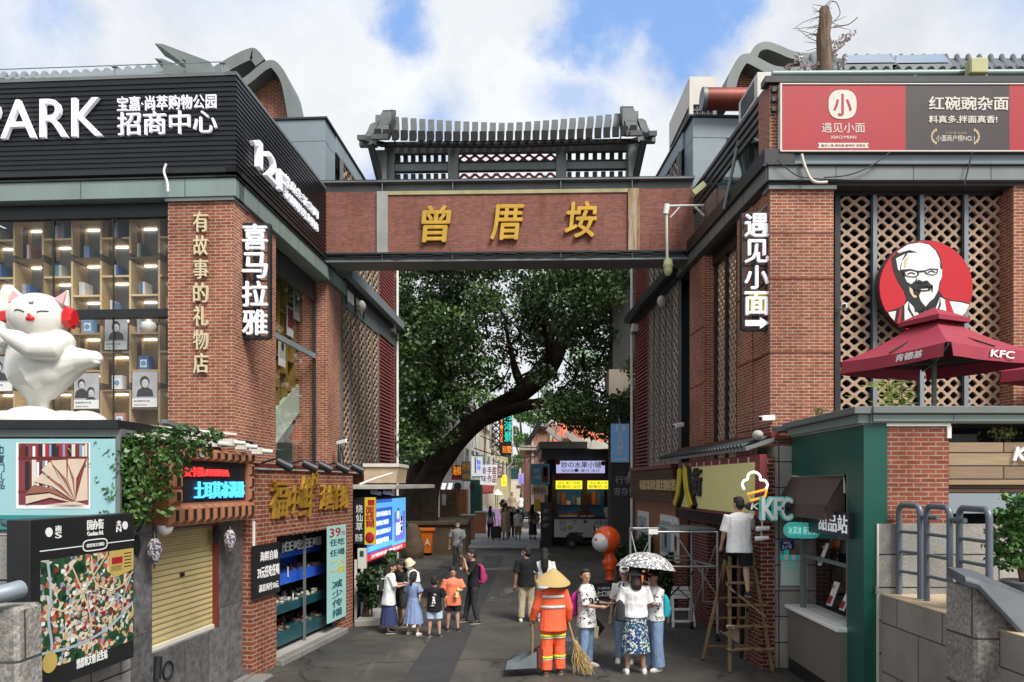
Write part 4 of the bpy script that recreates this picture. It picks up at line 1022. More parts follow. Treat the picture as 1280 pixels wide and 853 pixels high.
# round emblem sign on the pierced window
def emblem():
 fr = RF; v = -.02
 mat('emblem_red', (.50,.012,.022),.35,0,.04); mat('emblem_white', (.76,.76,.75),.4,0,.03); mat('emblem_black', (.012,.012,.013),.4,0,0); mat('emblem_cream', (.62,.50,.33),.4,0,.05)
 u, z = fr.uz(1157.3,359.5, v); r = fr.uz(1217, None, v)-u
 t = thing('round_sign', 'large round red sign with line portrait of a bespectacled man in bow tie', 'sign', tuple(fr.pt(u, v, z-r)))
 MB(fr).mat('emblem_black').disc(u, v+.12, z, r, .10,48).build('backing', t)
 MB(fr).mat('emblem_red').disc(u, v+.02, z, r*.975,.03,48).build('disc', t)
 K = 975/160.0
 def pts(l, lay): return [(*fr.uz(1080+a/K, 290+b/K, v),) for a, b in l]
 def clip(p):
  out = []
  for (a, b) in p:
   d = math.hypot(a-u, b-z); k = min(1, r*.972/max(d, 1e-6)); out.append((u+(a-u)*k, z+(b-z)*k))
  return out
 ff = MB(fr)
 def poly(l, key, lay):
  p = clip(pts(l, lay)); vv = v-.011-.004*lay
  ff.mat(key).prism([(a, vv, b) for a, b in p],(0,-.0035,0))
 poly([(205,200),(290,120),(400,80),(480,88),(540,130),(580,200),(592,270),(590,350),(575,400),(570,450),(600,500),(650,520),(740,530),(805,550),(790,600),(730,680),(600,750),(420,790),(250,720),(170,610),(260,580),(310,555),(320,510),(300,450),(255,380),(220,300)], 'emblem_black', 0)
 poly([(250,150),(330,100),(420,85),(490,100),(540,145),(570,205),(578,250),(540,200),(575,255),(575,280),(590,290),(590,340),(568,395),(560,450),(530,505),(490,540),(465,572),(430,530),(415,490),(430,455),(480,450),(520,420),(480,375),(440,392),(400,385),(395,340),(410,310),(350,285),(275,290),(285,230),(330,165),(410,160),(340,140),(260,165)], 'emblem_white', 1)
 poly([(240,205),(310,170),(290,210),(272,260),(268,300),(255,290)], 'emblem_white', 1)
 poly([(300,215),(335,185),(315,270),(300,280)], 'emblem_cream', 2)
 poly([(300,320),(345,308),(400,330),(385,375),(355,400),(325,385),(310,355)], 'emblem_white', 1)
 poly([(340,420),(365,440),(375,480),(395,490),(398,505),(370,500),(345,460)], 'emblem_cream', 1)
 # glasses
 for a in (((290,300),(345,285),(405,300),(415,330),(385,350),(330,345),(300,335)),((445,300),(495,282),(560,285),(552,320),(520,335),(470,325))):
  c = (sum(p[0] for p in a)/len(a), sum(p[1] for p in a)/len(a))
  poly([(265,300),(300,285)] and a, 'emblem_black', 3); poly([(c[0]+(x-c[0])*.74, c[1]+4+(y-c[1])*.66) for x, y in a], 'emblem_white', 4)
  poly([(c[0]-32, c[1]+2),(c[0], c[1]-12),(c[0]+32, c[1]+2),(c[0]+26, c[1]+10),(c[0], c[1]-1),(c[0]-26, c[1]+10)], 'emblem_black', 5)
 poly([(405,300),(448,296),(448,308),(408,312)], 'emblem_black', 3)
 poly([(405,365),(440,380),(475,372),(480,382),(440,396),(398,388)], 'emblem_black', 3)     # nose base
 poly([(372,430),(410,405),(455,398),(500,402),(520,412),(515,425),(460,415),(415,422),(385,445)], 'emblem_black', 3)
 poly([(400,440),(460,432),(505,430),(500,450),(450,456),(415,455)], 'emblem_black', 3)
 poly([(425,440),(480,436),(478,444),(430,447)], 'emblem_white', 4)
 poly([(505,400),(520,420),(516,470),(508,440)], 'emblem_black', 3)
 # collar, tie, straps
 poly([(330,530),(370,570),(430,650),(375,690),(305,685),(305,560)], 'emblem_white', 1)
 poly([(575,500),(618,520),(630,650),(560,690),(480,640),(540,590)], 'emblem_white', 1)
 poly([(335,535),(345,590),(385,660),(378,665),(330,590)], 'emblem_black', 3); poly([(575,505),(580,560),(545,640),(538,636),(568,555)], 'emblem_black', 3)
 poly([(380,570),(450,585),(450,600),(385,612)], 'emblem_black', 4); poly([(470,585),(530,562),(530,600),(475,602)], 'emblem_black', 4)
 poly([(445,578),(478,578),(480,640),(460,665),(430,650)], 'emblem_black', 4)
 poly([(285,580),(265,720),(240,705),(268,590)], 'emblem_red', 2); poly([(612,520),(640,525),(690,650),(655,700),(630,640)], 'emblem_red', 2)
 poly([(645,530),(735,540),(800,558),(780,620),(710,690),(680,620)], 'emblem_white', 2)
 poly([(180,615),(240,605),(225,680),(195,650)], 'emblem_white', 2)
 poly([(275,722),(400,705),(420,745),(330,760)], 'emblem_red', 3)
 ff.build('portrait', t)
emblem()
# ------------------------------------------------------------------ LOWER LEFT: shutter shop, map, poster, cat
LW = Frame((-4.165,11.42),(.1,1)); LB = Frame((-4.02,11.42),(.173,1))
sh = thing('shutter_shop', 'grey marble shopfront with cream roller shutter at the left', 'shop', tuple(LW.pt(-1.5,0,0)))
ua, ub, uc_, u3 = LW.uz(158), LW.uz(190), LW.uz(275), LW.uz(303.5)
zs0, zs1 = .92,2.41
m = MB(LW).mat('marble_grey').box(ua, ub, 0,.4,0,2.5).box(uc_, u3,0,.4,0,2.5).box(ub, uc_, 0,.4,0, zs0).box(ub, uc_, .0,.4, zs1,2.5)
m.build('marble_wall', sh)
t = MB(LW).mat('shutter').box(ub, uc_, .1,.14, zs0, zs1).build('shutter', sh)
m = MB(LW).mat('rust').box(uc_-.03, uc_, .02,.1, zs0, zs1); m.mat('off_white').box(ub, uc_-.03,.07,.16, zs0, zs0+.05); m.build('shutter_guide', sh)
u = LW.uz(236); z = LW.uz(236,719)[1]; MB(LW).mat('black').box(u-.05, u+.05,.085,.1, z-.02, z+.03).build('shutter_lock', sh)
u, z = LW.uz(192,834); MB(LW).mat('black').tube([(u+.02,-.03, z-.15),(u+.05,-.03, z+.12)],.05,8).build('hinge_pipe', sh)
u, z = LW.uz(210,838,-.01); m = MB(LW).mat('black').ring(u, -.0, z, .10,.12,.02); m.build('ring_mark', sh)
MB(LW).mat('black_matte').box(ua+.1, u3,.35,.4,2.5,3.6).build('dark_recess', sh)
structure(MB(LW).mat('kerb_stone').box(ub-.6, u3+.1,-.45,-.02,-.1,.05).build('kerb_step', bevel=.02))
# carved wood sign box with light letters
wsn = thing('carved_sign', 'carved reddish wood sign box with blue ice cream lettering above the shutter', 'sign', tuple(LW.pt(uc_, -.2,2.45)))
vw = -.22; x0, z0 = LW.uz(211,657, vw); x1, z1 = LW.uz(316,567, vw); z0 = 2.47; z1 = 3.47
i0, i1 = LW.uz(226.5, None, vw), LW.uz(309, None, vw); j0, j1 = LW.uz(300,626, vw)[1], LW.uz(300,579, vw)[1]
m = MB(LW).mat('wood_red').box(x0, i0, vw, .3, z0, z1).box(i1, x1, vw, .3, z0, z1).box(i0, i1, vw, .3, j1, z1).box(i0, i1, vw, .3, z0, j0)
m.build('frame', wsn)
m = MB(LW)
def wedge(u, z, w, h, key='wood_red'):
 m.mat(key).loft([[(u-w/2, vw, z-h/2),(u+w/2, vw, z-h/2),(u+w/2, vw, z+h/2),(u-w/2, vw, z+h/2)],[(u-w*.36, vw-.05, z-h*.30),(u+w*.36, vw-.05, z-h*.30),(u+w*.36, vw-.05, z+h*.30),(u-w*.36, vw-.05, z+h*.30)]], True, False)
 m.mat('black').box(u-w*.18, u+w*.18, vw-.054, vw-.05, z-h*.28, z+h*.26)
n = 11
for k in range(n):
 u = x0+(x1-x0)*(k+.5)/n; wedge(u, (j1+z1)/2,(x1-x0)/n*.9,(z1-j1)*.85); wedge(u, (j0+z0)/2,(x1-x0)/n*.9,(j0-z0)*.85)
for k in range(3):
 z = j0+(j1-j0)*(k+.5)/3; wedge((x0+i0)/2, z, (i0-x0)*.85,.2); wedge((i1+x1)/2, z, (x1-i1)*.8,.2)
m.build('carved_block', wsn)
MB(LW).mat('black').box(i0, i1, vw+.03, vw+.06, j0, j1).build('panel', wsn)
mat('led_blue', (.05,.32,.75),.4,0,0, emit=1.1); mat('led_red', (.7,.03,.03),.4,0,0, emit=.7)
hj = j1-j0
m = MB(LW).mat('led_blue').text('土耳其冰淇淋', i0+.36, i1-.08, j0+.09*hj, j0+.50*hj, vw+.03,.03,.02)
m.mat('led_red').text('安卡拉 ANKARA', i0+.12, i1-.55, j0+.62*hj, j0+.84*hj, vw+.03,.03,.02); m.build('lettering', wsn)
# mosaic lanterns on the marble, small white lamp
spots('mosaic', [(0,(.5,.5,.5)),(.3,(.05,.05,.06)),(.5,(.25,.05,.07)),(.62,(.55,.52,.48)),(.8,(.06,.08,.2))],55,.3, kind='voronoi')
def lantern(px, py, label):
 v = -.16; u, z = LW.uz(px, py, v); t = thing('wall_lantern', label, 'lantern', tuple(LW.pt(u, 0, z)))
 MB(LW).mat('mosaic').lathe([(.012,-.19),(.05,-.15),(.085,-.05),(.088,.02),(.06,.1),(.03,.13)],(u, v, z),14).build('globe', t)
 m = MB(LW).mat('black').lathe([(.04,.125),(.03,.16),(.012,.18),(.01,.26)],(u, v, z),10); m.tube([(u, v, z+.25),(u-.03, v, z+.36),(u-.08, v+.05, z+.38),(u-.12,-.02, z+.2)],.012,6); m.disc(u-.12,-.001, z+.05,.055,.025,16,.12)
 m.tube([(u, v, z-.19),(u, v, z-.24)],.008,6); m.build('bracket', t)
lantern(193,686, 'mosaic glass lantern hanging left of the cream shutter')
lantern(287,673, 'mosaic glass lantern hanging right of the cream shutter')
u, z = LW.uz(206,662,-.12); tag(MB(LW).mat('white').lathe([(.03,-.07),(.08,-.04),(.1,.02),(.1,.05)],(u, -.12, z),14).build('dome_lamp'), 'small white dome lamp under the carved wood sign', 'lamp')
# black map board
vm = -.25
b0, b1 = LW.uz(37, None, vm), LW.uz(167.5, None, vm); zt = LW.uz(100,646, vm)[1]; zb = LW.uz(167,822, vm)[1]
mp = thing('map_board', 'black street map board on the left wall with colourful picture map', 'map board', tuple(LW.pt((b0+b1)/2, vm, zb)))
MB(LW).mat('black').box(b0, b1, vm, -.02, zb, zt).build('board', mp, bevel=.008)
spots('map_print', [(0,(.02,.07,.03)),(.30,(.50,.36,.22)),(.46,(.42,.10,.05)),(.58,(.62,.55,.42)),(.70,(.25,.30,.40)),(.78,(.03,.09,.03)),(.9,(.62,.58,.5))],16,.5, kind='voronoi', vscale=(1,1.3,1.3))
zm1, zm0 = LW.uz(100,694.5, vm)[1], LW.uz(100,823, vm)[1]; w = b1-b0; h = zm1-zm0
mu = lambda a: b0+.085*w+a*.9*w
mz = lambda b: zm0+b*h
MB(LW).mat('map_print').box(mu(0), mu(1), vm-.004, vm-.001, zm0, zm1).build('map_sheet', mp)
mat('map_road', (.36,.44,.50),.5,0,.1); mat('map_green', (.012,.06,.025),.5,0,.3,9); mat('map_yellow', (.5,.36,.10),.5,0,.1); mat('map_cream', (.62,.50,.34),.5,0,.1)
m = MB(LW); rng = random.Random(8)
for k in range(46):
 a = rng.choice([rng.uniform(0,.25), rng.uniform(.75,1), rng.uniform(0,1)]); b = rng.choice([rng.uniform(.0,.2), rng.uniform(.75,1), rng.uniform(0,1)]); r = rng.uniform(.02,.06)
 m.mat('map_green').prism([(mu(min(max(a+r*math.cos(t)*rng.uniform(.7,1.2),0),1)), vm-.0045, mz(min(max(b+1.1*r*math.sin(t)*rng.uniform(.7,1.2),0),1))) for t in [2*math.pi*j/9 for j in range(9)]],(0,-.0008,0))
for k in range(330):
 a, b = rng.gauss(.5,.2), rng.gauss(.45,.2);
 if not (0.02 < a < .95 and .02 < b < .95): continue
 s_ = rng.uniform(.008,.020); key = rng.choice(['map_cream', 'sign_red', 'map_cream', 'white', 'map_road', 'brick_flat']) if False else rng.choice(['map_cream', 'rust', 'map_cream', 'white', 'map_road', 'led_red_flat'])
 if key == 'led_red_flat': key = 'sign_red'
 m.mat(key).prism([(mu(a-s_), vm-.0056, mz(b-s_)),(mu(a+s_), vm-.0056, mz(b-s_*.6)),(mu(a+s_), vm-.0056, mz(b+s_)),(mu(a-s_*.2), vm-.0056, mz(b+s_*1.5)),(mu(a-s_), vm-.0056, mz(b+s_))],(0,-.0008,0))
def road(pts, wd, key):
 p = smooth_path(pts, 5); q = []; wd *= .6
 for i, (a, b) in enumerate(p):
  c, d = p[min(i+1, len(p)-1)], p[max(i-1,0)]; t = Vector((c[0]-d[0], c[1]-d[1])).normalized(); q.append(((a-t.y*wd, b+t.x*wd),(a+t.y*wd, b-t.x*wd)))
 cl = lambda x: min(max(x, 0),1)
 m.mat(key)
 for (a, b),(c, d) in zip(q, q[1:]): m.quad(*[(mu(cl(x)), vm-.0068, mz(cl(y))) for x, y in (b, d, c, a)])
road([(.06,1),(.09,.7),(.07,.45),(.1,.2),(.05,0)],.02, 'map_road'); road([(0,.16),(.35,.14),(.7,.22),(1,.42)],.022, 'map_road'); road([(.1,.55),(.3,.5),(.5,.75),(.68,.98)],.013, 'map_cream'); road([(.5,.98),(.55,.7),(.8,.6),(1,.75)],.013, 'map_cream'); road([(.45,.02),(.5,.3),(.42,.6),(.3,.9)],.012, 'map_cream'); road([(.85,.2),(.88,.5),(.97,.7)],.012, 'map_road')
m.mat('map_yellow').prism([(mu(.70), vm-.0078, mz(1)),(mu(.70), vm-.0078, mz(.78)),(mu(.78), vm-.0078, mz(.72)),(mu(1), vm-.0078, mz(.77)),(mu(1), vm-.0078, mz(1))],(0,-.001,0)); m.disc(mu(.08), vm-.0078, mz(.06),.1,.001,14); m.prism([(mu(.93), vm-.0078, mz(.22)),(mu(1), vm-.0078, mz(.27)),(mu(1), vm-.0078, mz(.36))],(0,-.001,0))
m.mat('sign_red').box(mu(.73), mu(.86), vm-.0099, vm-.009, mz(.86), mz(.93)); m.mat('black')
for k in range(5): m.box(mu(.88), mu(.97), vm-.0099, vm-.009, mz(.81+.035*k), mz(.82+.035*k)); m.box(mu(.72), mu(.85), vm-.0099, vm-.009, mz(.79+.012*k), mz(.793+.012*k))
m.build('map_drawing', mp)
m = MB(LW).mat('white').box(b0+.08*w, b1, vm-.004, vm, mz(1.083), mz(1.092))
m.text('国办街', b0+.50*w, b0+.66*w, mz(1.238), mz(1.338), vm, .005,.02); m.text('Guoban Rd.', b0+.50*w, b0+.66*w, mz(1.180), mz(1.223), vm, .005,.012)
m.mat('black').prism([(b0+(.575+.125*math.copysign(abs(math.cos(a))**.4, math.cos(a)))*w, vm-.0045, mz(1.086+.06*math.copysign(abs(math.sin(a))**.7, math.sin(a)))) for a in [2*math.pi*k/32 for k in range(32)]],(0,-.002,0))
def pill(k1, k2):
 f = lambda kx, kz: [(b0+(.575+kx*math.copysign(abs(math.cos(a))**.4, math.cos(a)))*w, vm-.0066, mz(1.086+kz*math.copysign(abs(math.sin(a))**.7, math.sin(a)))) for a in [2*math.pi*k/32 for k in range(32)]]
 m.loft([f(.125,.06), f(.115,.048)], False, False)
m.mat('white'); pill(0,0); m.text('·曾厝垵文创街·', b0+.48*w, b0+.67*w, mz(1.068), mz(1.104), vm-.006,.003,.01)
for a, txt in ((.19, '南S'),(.93, '北N')):
 m.mat('white').disc(b0+(a-.035)*w, vm, mz(1.252),.045,.005,16,.045); m.vtext(txt, b0+(a+.02 if a < .5 else a-.13)*w, b0+(a+.07 if a < .5 else a-.08)*w, mz(1.187), mz(1.310), vm, .005,.02)
m.mat('white').text('曾厝垵文创 民生站', b0+.40*w, b0+.70*w, zb+.10, zb+.20, vm, .006,.015)
m.build('lettering', mp)
# front panel with book picture, ledge, wall below
LFq = Frame((0,8.4),(1,0)); xl = -8.0; xr = PX(151,8.4)
pw = thing('podium_wall', 'grey granite podium wall with black ledge at the left edge', 'wall', (-5,8.4,0))
MB(LFq).mat('granite').box(xl, xr, .02,.4,0,2.52).build('stone_wall', pw)
m = MB(LW).mat('granite').box(LW.uz(20), ua, .0,.4,0,2.52); m.build('stone_wall', pw)
zl0, zl1 = PZ(546,8.4), PZ(525.5,8.4)
m = MB(LFq).mat('steel_grey').box(xl, xr, .0,.3, zl0, zl0+.09); m.mat('black').box(xl, xr, -.06,4.3, zl0+.09, zl1); m.build('ledge', pw)
MB(LFq).mat('steel_grey').box(xr-.045, xr, -.02,.02,2.5, zl0).build('post', pw)
mat('poster_teal', (.29,.52,.55),.5,0,.04); mat('poster_teal_deep', (.02,.22,.24),.5,0,.04)
bp = thing('picture_panel', 'pale teal panel with picture of open book below the cat statue', 'sign', (-5,8.38,2.55))
zp0, zp1 = PZ(660,8.4), PZ(549,8.4)
MB(LFq).mat('poster_teal').box(xl, xr-.05,-.03,.02, PZ(644,8.4), zp1).build('panel', bp)
MB(LFq).mat('poster_teal_deep').box(xl, xr-.05,-.03,.02, PZ(662,8.4), PZ(644,8.4)).build('panel', bp)
q = lambda a: PX(a, 8.4); qz = lambda b: PZ(b, 8.4)
m = MB(LFq).mat('white').box(q(22.5), q(114.5),-.034,-.031, qz(636), qz(554)); m.build('picture_border', bp)
m = MB(LFq).mat('maroon').box(q(26), q(113),-.038,-.035, qz(631), qz(554.5)); rng = random.Random(4)
for (y0, y1) in ((571,555),(613,575)):
 x = 27
 while x < (111 if y1 < 560 else 78):
  wd = rng.uniform(2.5,6); m.mat(rng.choice(['sign_red', 'rust', 'white', 'maroon', 'black', 'off_white', 'sign_red', 'book_cover_d'])).box(q(x), q(min(x+wd-.5,112.5)),-.040,-.0385, qz(y0), qz(y1+rng.uniform(0,4))); x += wd
m.mat('rust').box(q(26), q(113),-.042,-.0405, qz(574.5), qz(571.5)); m.box(q(26), q(70),-.042,-.0405, qz(616), qz(613))
mat('page', (.58,.47,.36),.6,0,.12,5); mat('page_dark', (.25,.10,.07),.6,0,.2)
book = [((97,627),(112,572),(112.5,625)),((97,626),(88,574),(110,574)),((97,626),(67,576),(86,575)),((97,626),(55,588),(66,577)),((97,627),(46,602),(56,592)),((97,628),(35,618),(46,606)),((97,629),(36,630),(36,620)),((60,631),(97,627),(112.5,631))]
for i, (a, b, c) in enumerate(book):
 def bz(p, r_, k=.25):
  mx = ((p[0]+r_[0])/2+(-(r_[1]-p[1]))*-k*.4,(p[1]+r_[1])/2-abs(r_[0]-p[0])*k*.5); return [p, ((p[0]+mx[0])/2,(p[1]+mx[1])/2), mx, ((r_[0]+mx[0])/2,(r_[1]+mx[1])/2), r_]
 pts = bz(a, b)+bz(a, c)[::-1][:-1] if i not in (0,7) else [a, b, c]
 m.mat('page' if i not in (5,) else 'page_dark').prism([(q(x),-.0425-.0015*(i+1), qz(y)) for x, y in pts],(0,-.001,0))
 if i in (2,3,4,5): m.mat('page_dark').prism([(q(x),-.0425-.0015*(i+1)-.0011, qz(y)) for x, y in (a, ((a[0]+c[0])/2+4,(a[1]+c[1])/2-3), c, ((a[0]+c[0])/2+2,(a[1]+c[1])/2+1))],(0,-.0003,0))
m.build('picture', bp)
mat('navy_text', (.02,.07,.12),.5,0,0)
m = MB(LFq).mat('navy_text').vtext('厦门礼品', q(-1), q(8), qz(612), qz(569),-.03,.006,0); m.box(q(0), q(7),-.036,-.03, qz(567), qz(559)); m.mat('poster_teal').box(q(1), q(6),-.039,-.036, qz(566), qz(561)); m.mat('navy_text').box(q(3.2), q(3.9),-.042,-.039, qz(567), qz(557))
m.mat('teal_dark').text('STORY HOUSE', q(-2), q(48), qz(655), qz(649),-.03,.003); m.build('lettering', bp)
mat('dk_pipe', (.03,.037,.048),.35,.4,.2)
# dark pipe loop beside the map and stone balustrade at the edge
lp = thing('pipe_barrier', 'dark bent pipe barrier beside the black map board', 'barrier', P(25,760,7).to_tuple())
m = MB().mat('dk_pipe'); Y0 = 7.0; pts = [(19,735),(19,668),(21,658),(27,653),(36,652)]
p3 = [P(a, b, Y0+(.5 if i > 2 else 0)*1.0) for i, (a, b) in enumerate(pts)]; p3[3].y = Y0+.25; m.tube([P(19,775, Y0)]+p3,.034,10); m.build('loop', lp)
m = MB().mat('dk_pipe')
for y in (690,724): m.tube([P(20, y, Y0), P(38, y-1, Y0+.3)],.022,8)
m.build('rung', lp)
bl = thing('stone_balustrade', 'rough stone balustrade with grey handrail at the left edge', 'balustrade', (-4.6,6.3,0))
MB().mat('rock').prism([P(-60,762,6.2), P(21,760,6.2), P(23,900,6.2), P(-60,900,6.2)],(0,.35,0)).build('stone', bl, bevel=.03)
m = MB().mat('dk_pipe'); m.mat('steel_blue').tube([P(-40,752,6.1), P(5,742,6.15), P(26,736,6.3)],.075,12); m.build('handrail', bl)
MB().mat('wood_brown').box(PX(22,7.3), PX(37,7.3),7.3,7.34, PZ(790,7.3), PZ(742,7.3)).build('board', bl)
# ------------------------------------------------------------------ white cat statue
def remesh(name, mb, voxel, parent, key, smooth=3, mats=None):
 o = mb.build(name, parent)
 r = o.modifiers.new('r', 'REMESH'); r.mode = 'VOXEL'; r.voxel_size = voxel; r.use_smooth_shade = True
 if smooth: s_ = o.modifiers.new('s', 'SMOOTH'); s_.iterations = smooth; s_.factor = .5
 me = bpy.data.meshes.new_from_object(o.evaluated_get(bpy.context.evaluated_depsgraph_get()))
 old = o.data; o.modifiers.clear(); o.data = me; bpy.data.meshes.remove(old)
 me.materials.clear(); me.materials.append(MATS[key])
 me.polygons.foreach_set('material_index', [0]*len(me.polygons)); me.polygons.foreach_set('use_smooth', [True]*len(me.polygons)); me.update()
 return o
def cat_statue():
 Y = 8.95; k = Y/FPX; zf = zl1; c = lambda px, py, dy=0: P(px, py, Y+dy)
 mat('cat_white', (.70,.69,.64),.22,0,.06,2); mat('cat_pink', (.62,.30,.32),.4,0,.05); mat('cat_red', (.55,.015,.02),.25,0,.08)
 t = thing('cat_statue', 'glossy white cat statue balancing on one leg with red headphones', 'statue', (PX(50, Y), Y, zf))
 m = MB()
 m.ell(c(48,397),(36.5*k, 30*k, 30*k),24,16)
 m.loft([[c(cx+rx*math.cos(a), y, rx*k*.85*math.sin(a)) for a in [2*math.pi*j/24 for j in range(28)]] for cx, y, rx in smooth_path([(44,418,24),(44,428,34),(45,440,38),(46,455,41),(47,470,40),(48,482,33),(48,492,22),(48,502,15),(49,512,13),(49,521,15)],3)], True)
 m.tube([c(50,468,-.05), c(80,455,-.08), c(100,450,-.10), c(116,449,-.12)],[.34,.24,.15,.10],14); m.ell(c(118,449,-.12),(.10,.1,.1))
 for dx, dy in ((121,444),(123,449),(121.5,454)): m.ell(c(dx, dy, -.16),(.045,.05,.03))
 m.tube([c(72,428,-.2), c(60,437,-.36), c(40,436,-.44),(c(20,424,-.46)), c(5,417,-.42)],[.13,.15,.13,.11,.06],14); m.ell(c(76,428,-.12),(.15,.2,.15))
 m.tube([c(14,430), c(6,415), c(5,395), c(8,375), c(11,366)],[.13,.12,.1,.09,.09],12); m.ell(c(11,364),(.085,.085,.075))
 for x, y, s_ in ((24,372,-1),(79,374,1)):                 # pointed ears with a hollow pink front
  tip = c(x+s_*7, y-13); a_, b_ = c(x-s_*10, y+1), c(x+s_*8, y+12)
  rings = []
  for q in (0,.35,.7,.93):
   p0, p1 = a_.lerp(tip, q), b_.lerp(tip, q); mid = (p0+p1)/2; hw = (p1-p0)/2; rings.append([mid+hw*math.cos(w)+Vector((0,1,0))*(.085*(1-q*.8))*math.sin(w) for w in [2*math.pi*n_/14 for n_ in range(14)]])
  m.loft(rings)
 remesh('body', m, .012, t, 'cat_white', 12)
 m = MB().mat('cat_white')
 for i, (px, r) in enumerate(((-14,26),(14,30),(48,34),(80,28),(104,20))): m.ell((PX(px, Y), Y+(-.1 if i == 2 else .02*i), zf),(r*k*1.1,.34,.17+.04*(i == 2)),18,10)
 m.build('lotus_base', t)
 m = MB().mat('cat_red')
 for x, s_ in ((86.5,1),(10.5,-1)):
  p = c(x, 398); m.lathe([(.0,-.075),(.115,-.075),(.135,-.03),(.135,.04),(.1,.085),(0,.085)],(0,0,0),8, False) if False else m.loft([[p+Vector((s_*d*1.0, rr*math.cos(a), rr*1.15*math.sin(a))) for a in [2*math.pi*j/8+.39 for j in range(8)]] for d, rr in ((-.05,.08),(-.03,.115),(.04,.115),(.07,.085))], True, False)
 m.build('headphone', t)
 m = MB().mat('cat_pink')
 for x, y, s_ in ((24,372,-1),(79,374,1)):
  tip = c(x+s_*6, y-9.5); a_, b_ = c(x-s_*6.5, y+1.5), c(x+s_*6, y+9); mid = (a_+b_)/2
  pts = [a_.lerp(tip, q) for q in (0,.4,.75)]+[tip]+[b_.lerp(tip, q) for q in (.75,.4,0)]
  m.prism([p-Vector((0,.082-.05*((p.z-a_.z)/(tip.z-a_.z+1e-6)),0)) for p in pts],(0,.03,0))
 m.build('inner_ear', t)
 def face(px, py):                                             # a point on the front of the head
  cx, cz = PX(48, Y), PZ(397, Y); yy = Y-.25
  for _ in range(6): x, z = PX(px, yy), PZ(py, yy); q_ = 1-((x-cx)/(36.5*k))**2-((z-cz)/(30*k))**2; yy = Y-30*k*math.sqrt(max(q_, .02))-.002
  return Vector((x, yy, z))
 m = MB().mat('black')
 m.tube([face(a, b) for a, b in ((18,388),(22,387),(26,388),(30,390))],.007,5); m.tube([face(a, b) for a, b in ((46,390),(51,389),(56,389),(61,389.5))],.007,5)
 for a in range(5): an = R(60+15*a); m.tube([face(39+3*math.cos(an),382-2*math.sin(an)), face(39+7*math.cos(an),382-5.5*math.sin(an))],.004,4)
 m.mat('cat_red').ell(face(37.5,398),(.055,.03,.035),10,6); m.ell(face(36,393),(.015,.015,.012),8,5)
 m.build('face_paint', t)
cat_statue()
# ------------------------------------------------------------------ brick buffet shop on the left
bs = thing('buffet_shop', 'low red brick seafood shop on the left with dark open front', 'shop', tuple(LB.pt(2,0,0)))
uo0, uo1, ue = LB.uz(345.5), LB.uz(427), LB.uz(441); zt = 3.26; zo = LB.uz(400,663)[1]
m = MB(LB).mat('brick_shop').box(-.0, uo0,0,.16,0, zt).box(uo1, ue, 0,.16,0, zt).box(uo0, uo1,0,.16, zo, zt)
m.build('brick_wall', bs)
m = MB(LB).mat('white').box(.02,.05,-.03,-.002,1.85,2.42); m.build('conduit', bs)
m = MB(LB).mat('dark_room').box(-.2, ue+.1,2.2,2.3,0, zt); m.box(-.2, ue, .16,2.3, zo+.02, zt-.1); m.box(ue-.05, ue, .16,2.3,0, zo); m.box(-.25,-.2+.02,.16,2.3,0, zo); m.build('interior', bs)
MB(LB).mat('concrete').box(-.0, ue, .0+.02,2.2,.0,.12).build('floor_step', bs)
m = MB(LB).mat('rust').box(-.02, ue+.02,-.06,.3, zt, zt+.06); m.mat('white').box(-.02, ue+.02,-.045,.28, zt-.03, zt); m.build('coping', bs)
structure(MB(LB).mat('kerb_stone').box(uo0-.05, uo1+.02,-.14,.018,-.1,.11).build('kerb_step', bevel=.015))
m = MB(LB).mat('gold'); m.text('福', *rect(LB, 338,601,359,648,-.06),-.02,.05,.01, False, .12); m.text('中', *rect(LB, 361,607,374,643,-.06),-.02,.05,.01, False, .12); m.text('鲜', *rect(LB, 375,596,392,647,-.06),-.02,.05,.01, False, .12)
m.text('海鲜自助', *rect(LB, 401,606,436,637,-.06),-.02,.05,.005, False, .08)
x, z = LB.uz(395,598,-.05); m.ring(x, -.02, z, .08,.13,.03,18); m.disc(x, -.02, z, .05,.03,12)
tag(m.build('gold_lettering'), 'gold brush style characters raised on the red brick shop wall', 'lettering')
for i, px in enumerate((352,384,403,425,444)):
 u = LB.uz(px, None, -.3); t = thing('spotlight', ['leftmost', 'second', 'middle', 'fourth', 'rightmost'][i]+' of five black spotlights along the brick shop coping', 'spotlight', tuple(LB.pt(u, -.2, zt)), 'black spotlights on the brick shop')
 MB(LB).mat('black').tube([(u, .05, zt+.07),(u, -.2, zt+.14),(u, -.3, zt+.08)],.018,6).build('arm', t)
 MB(LB).mat('black').tube([(u-.02,-.24, zt+.10),(u+.05,-.46, zt-.02)],[.07,.085],10).build('lamp_head', t)
# board, header, banner, fish tanks
nb_ = thing('menu_board', 'black hanging board with white price characters left of the shop opening', 'sign', tuple(LB.pt(.7,-.05,1.3)))
x0, x1 = LB.uz(316.5, None, -.05), LB.uz(350, None, -.05); z1 = LB.uz(316,683,-.05)[1]; z0 = LB.uz(316,750,-.05)[1]
MB(LB).mat('black').box(x0, x1,-.05,-.02, z0, z1).build('panel', nb_)
m = MB(LB).mat('white'); hh = z1-z0; ww = x1-x0
m.text('海鲜自助', x0+.25*ww, x1-.1*ww, z0+.68*hh, z0+.86*hh, -.05,.006,.015); m.text('39元任吃任喝', x0+.15*ww, x1-.04*ww, z0+.36*hh, z0+.58*hh, -.05,.006,.02); m.text('满意再付10元', x0+.2*ww, x1-.06*ww, z0+.1*hh, z0+.24*hh, -.05,.006,.005); m.build('lettering', nb_)
hd = thing('header_sign', 'black header sign with bold white characters inside the brick shop opening', 'sign', tuple(LB.pt(2,.4,2)))
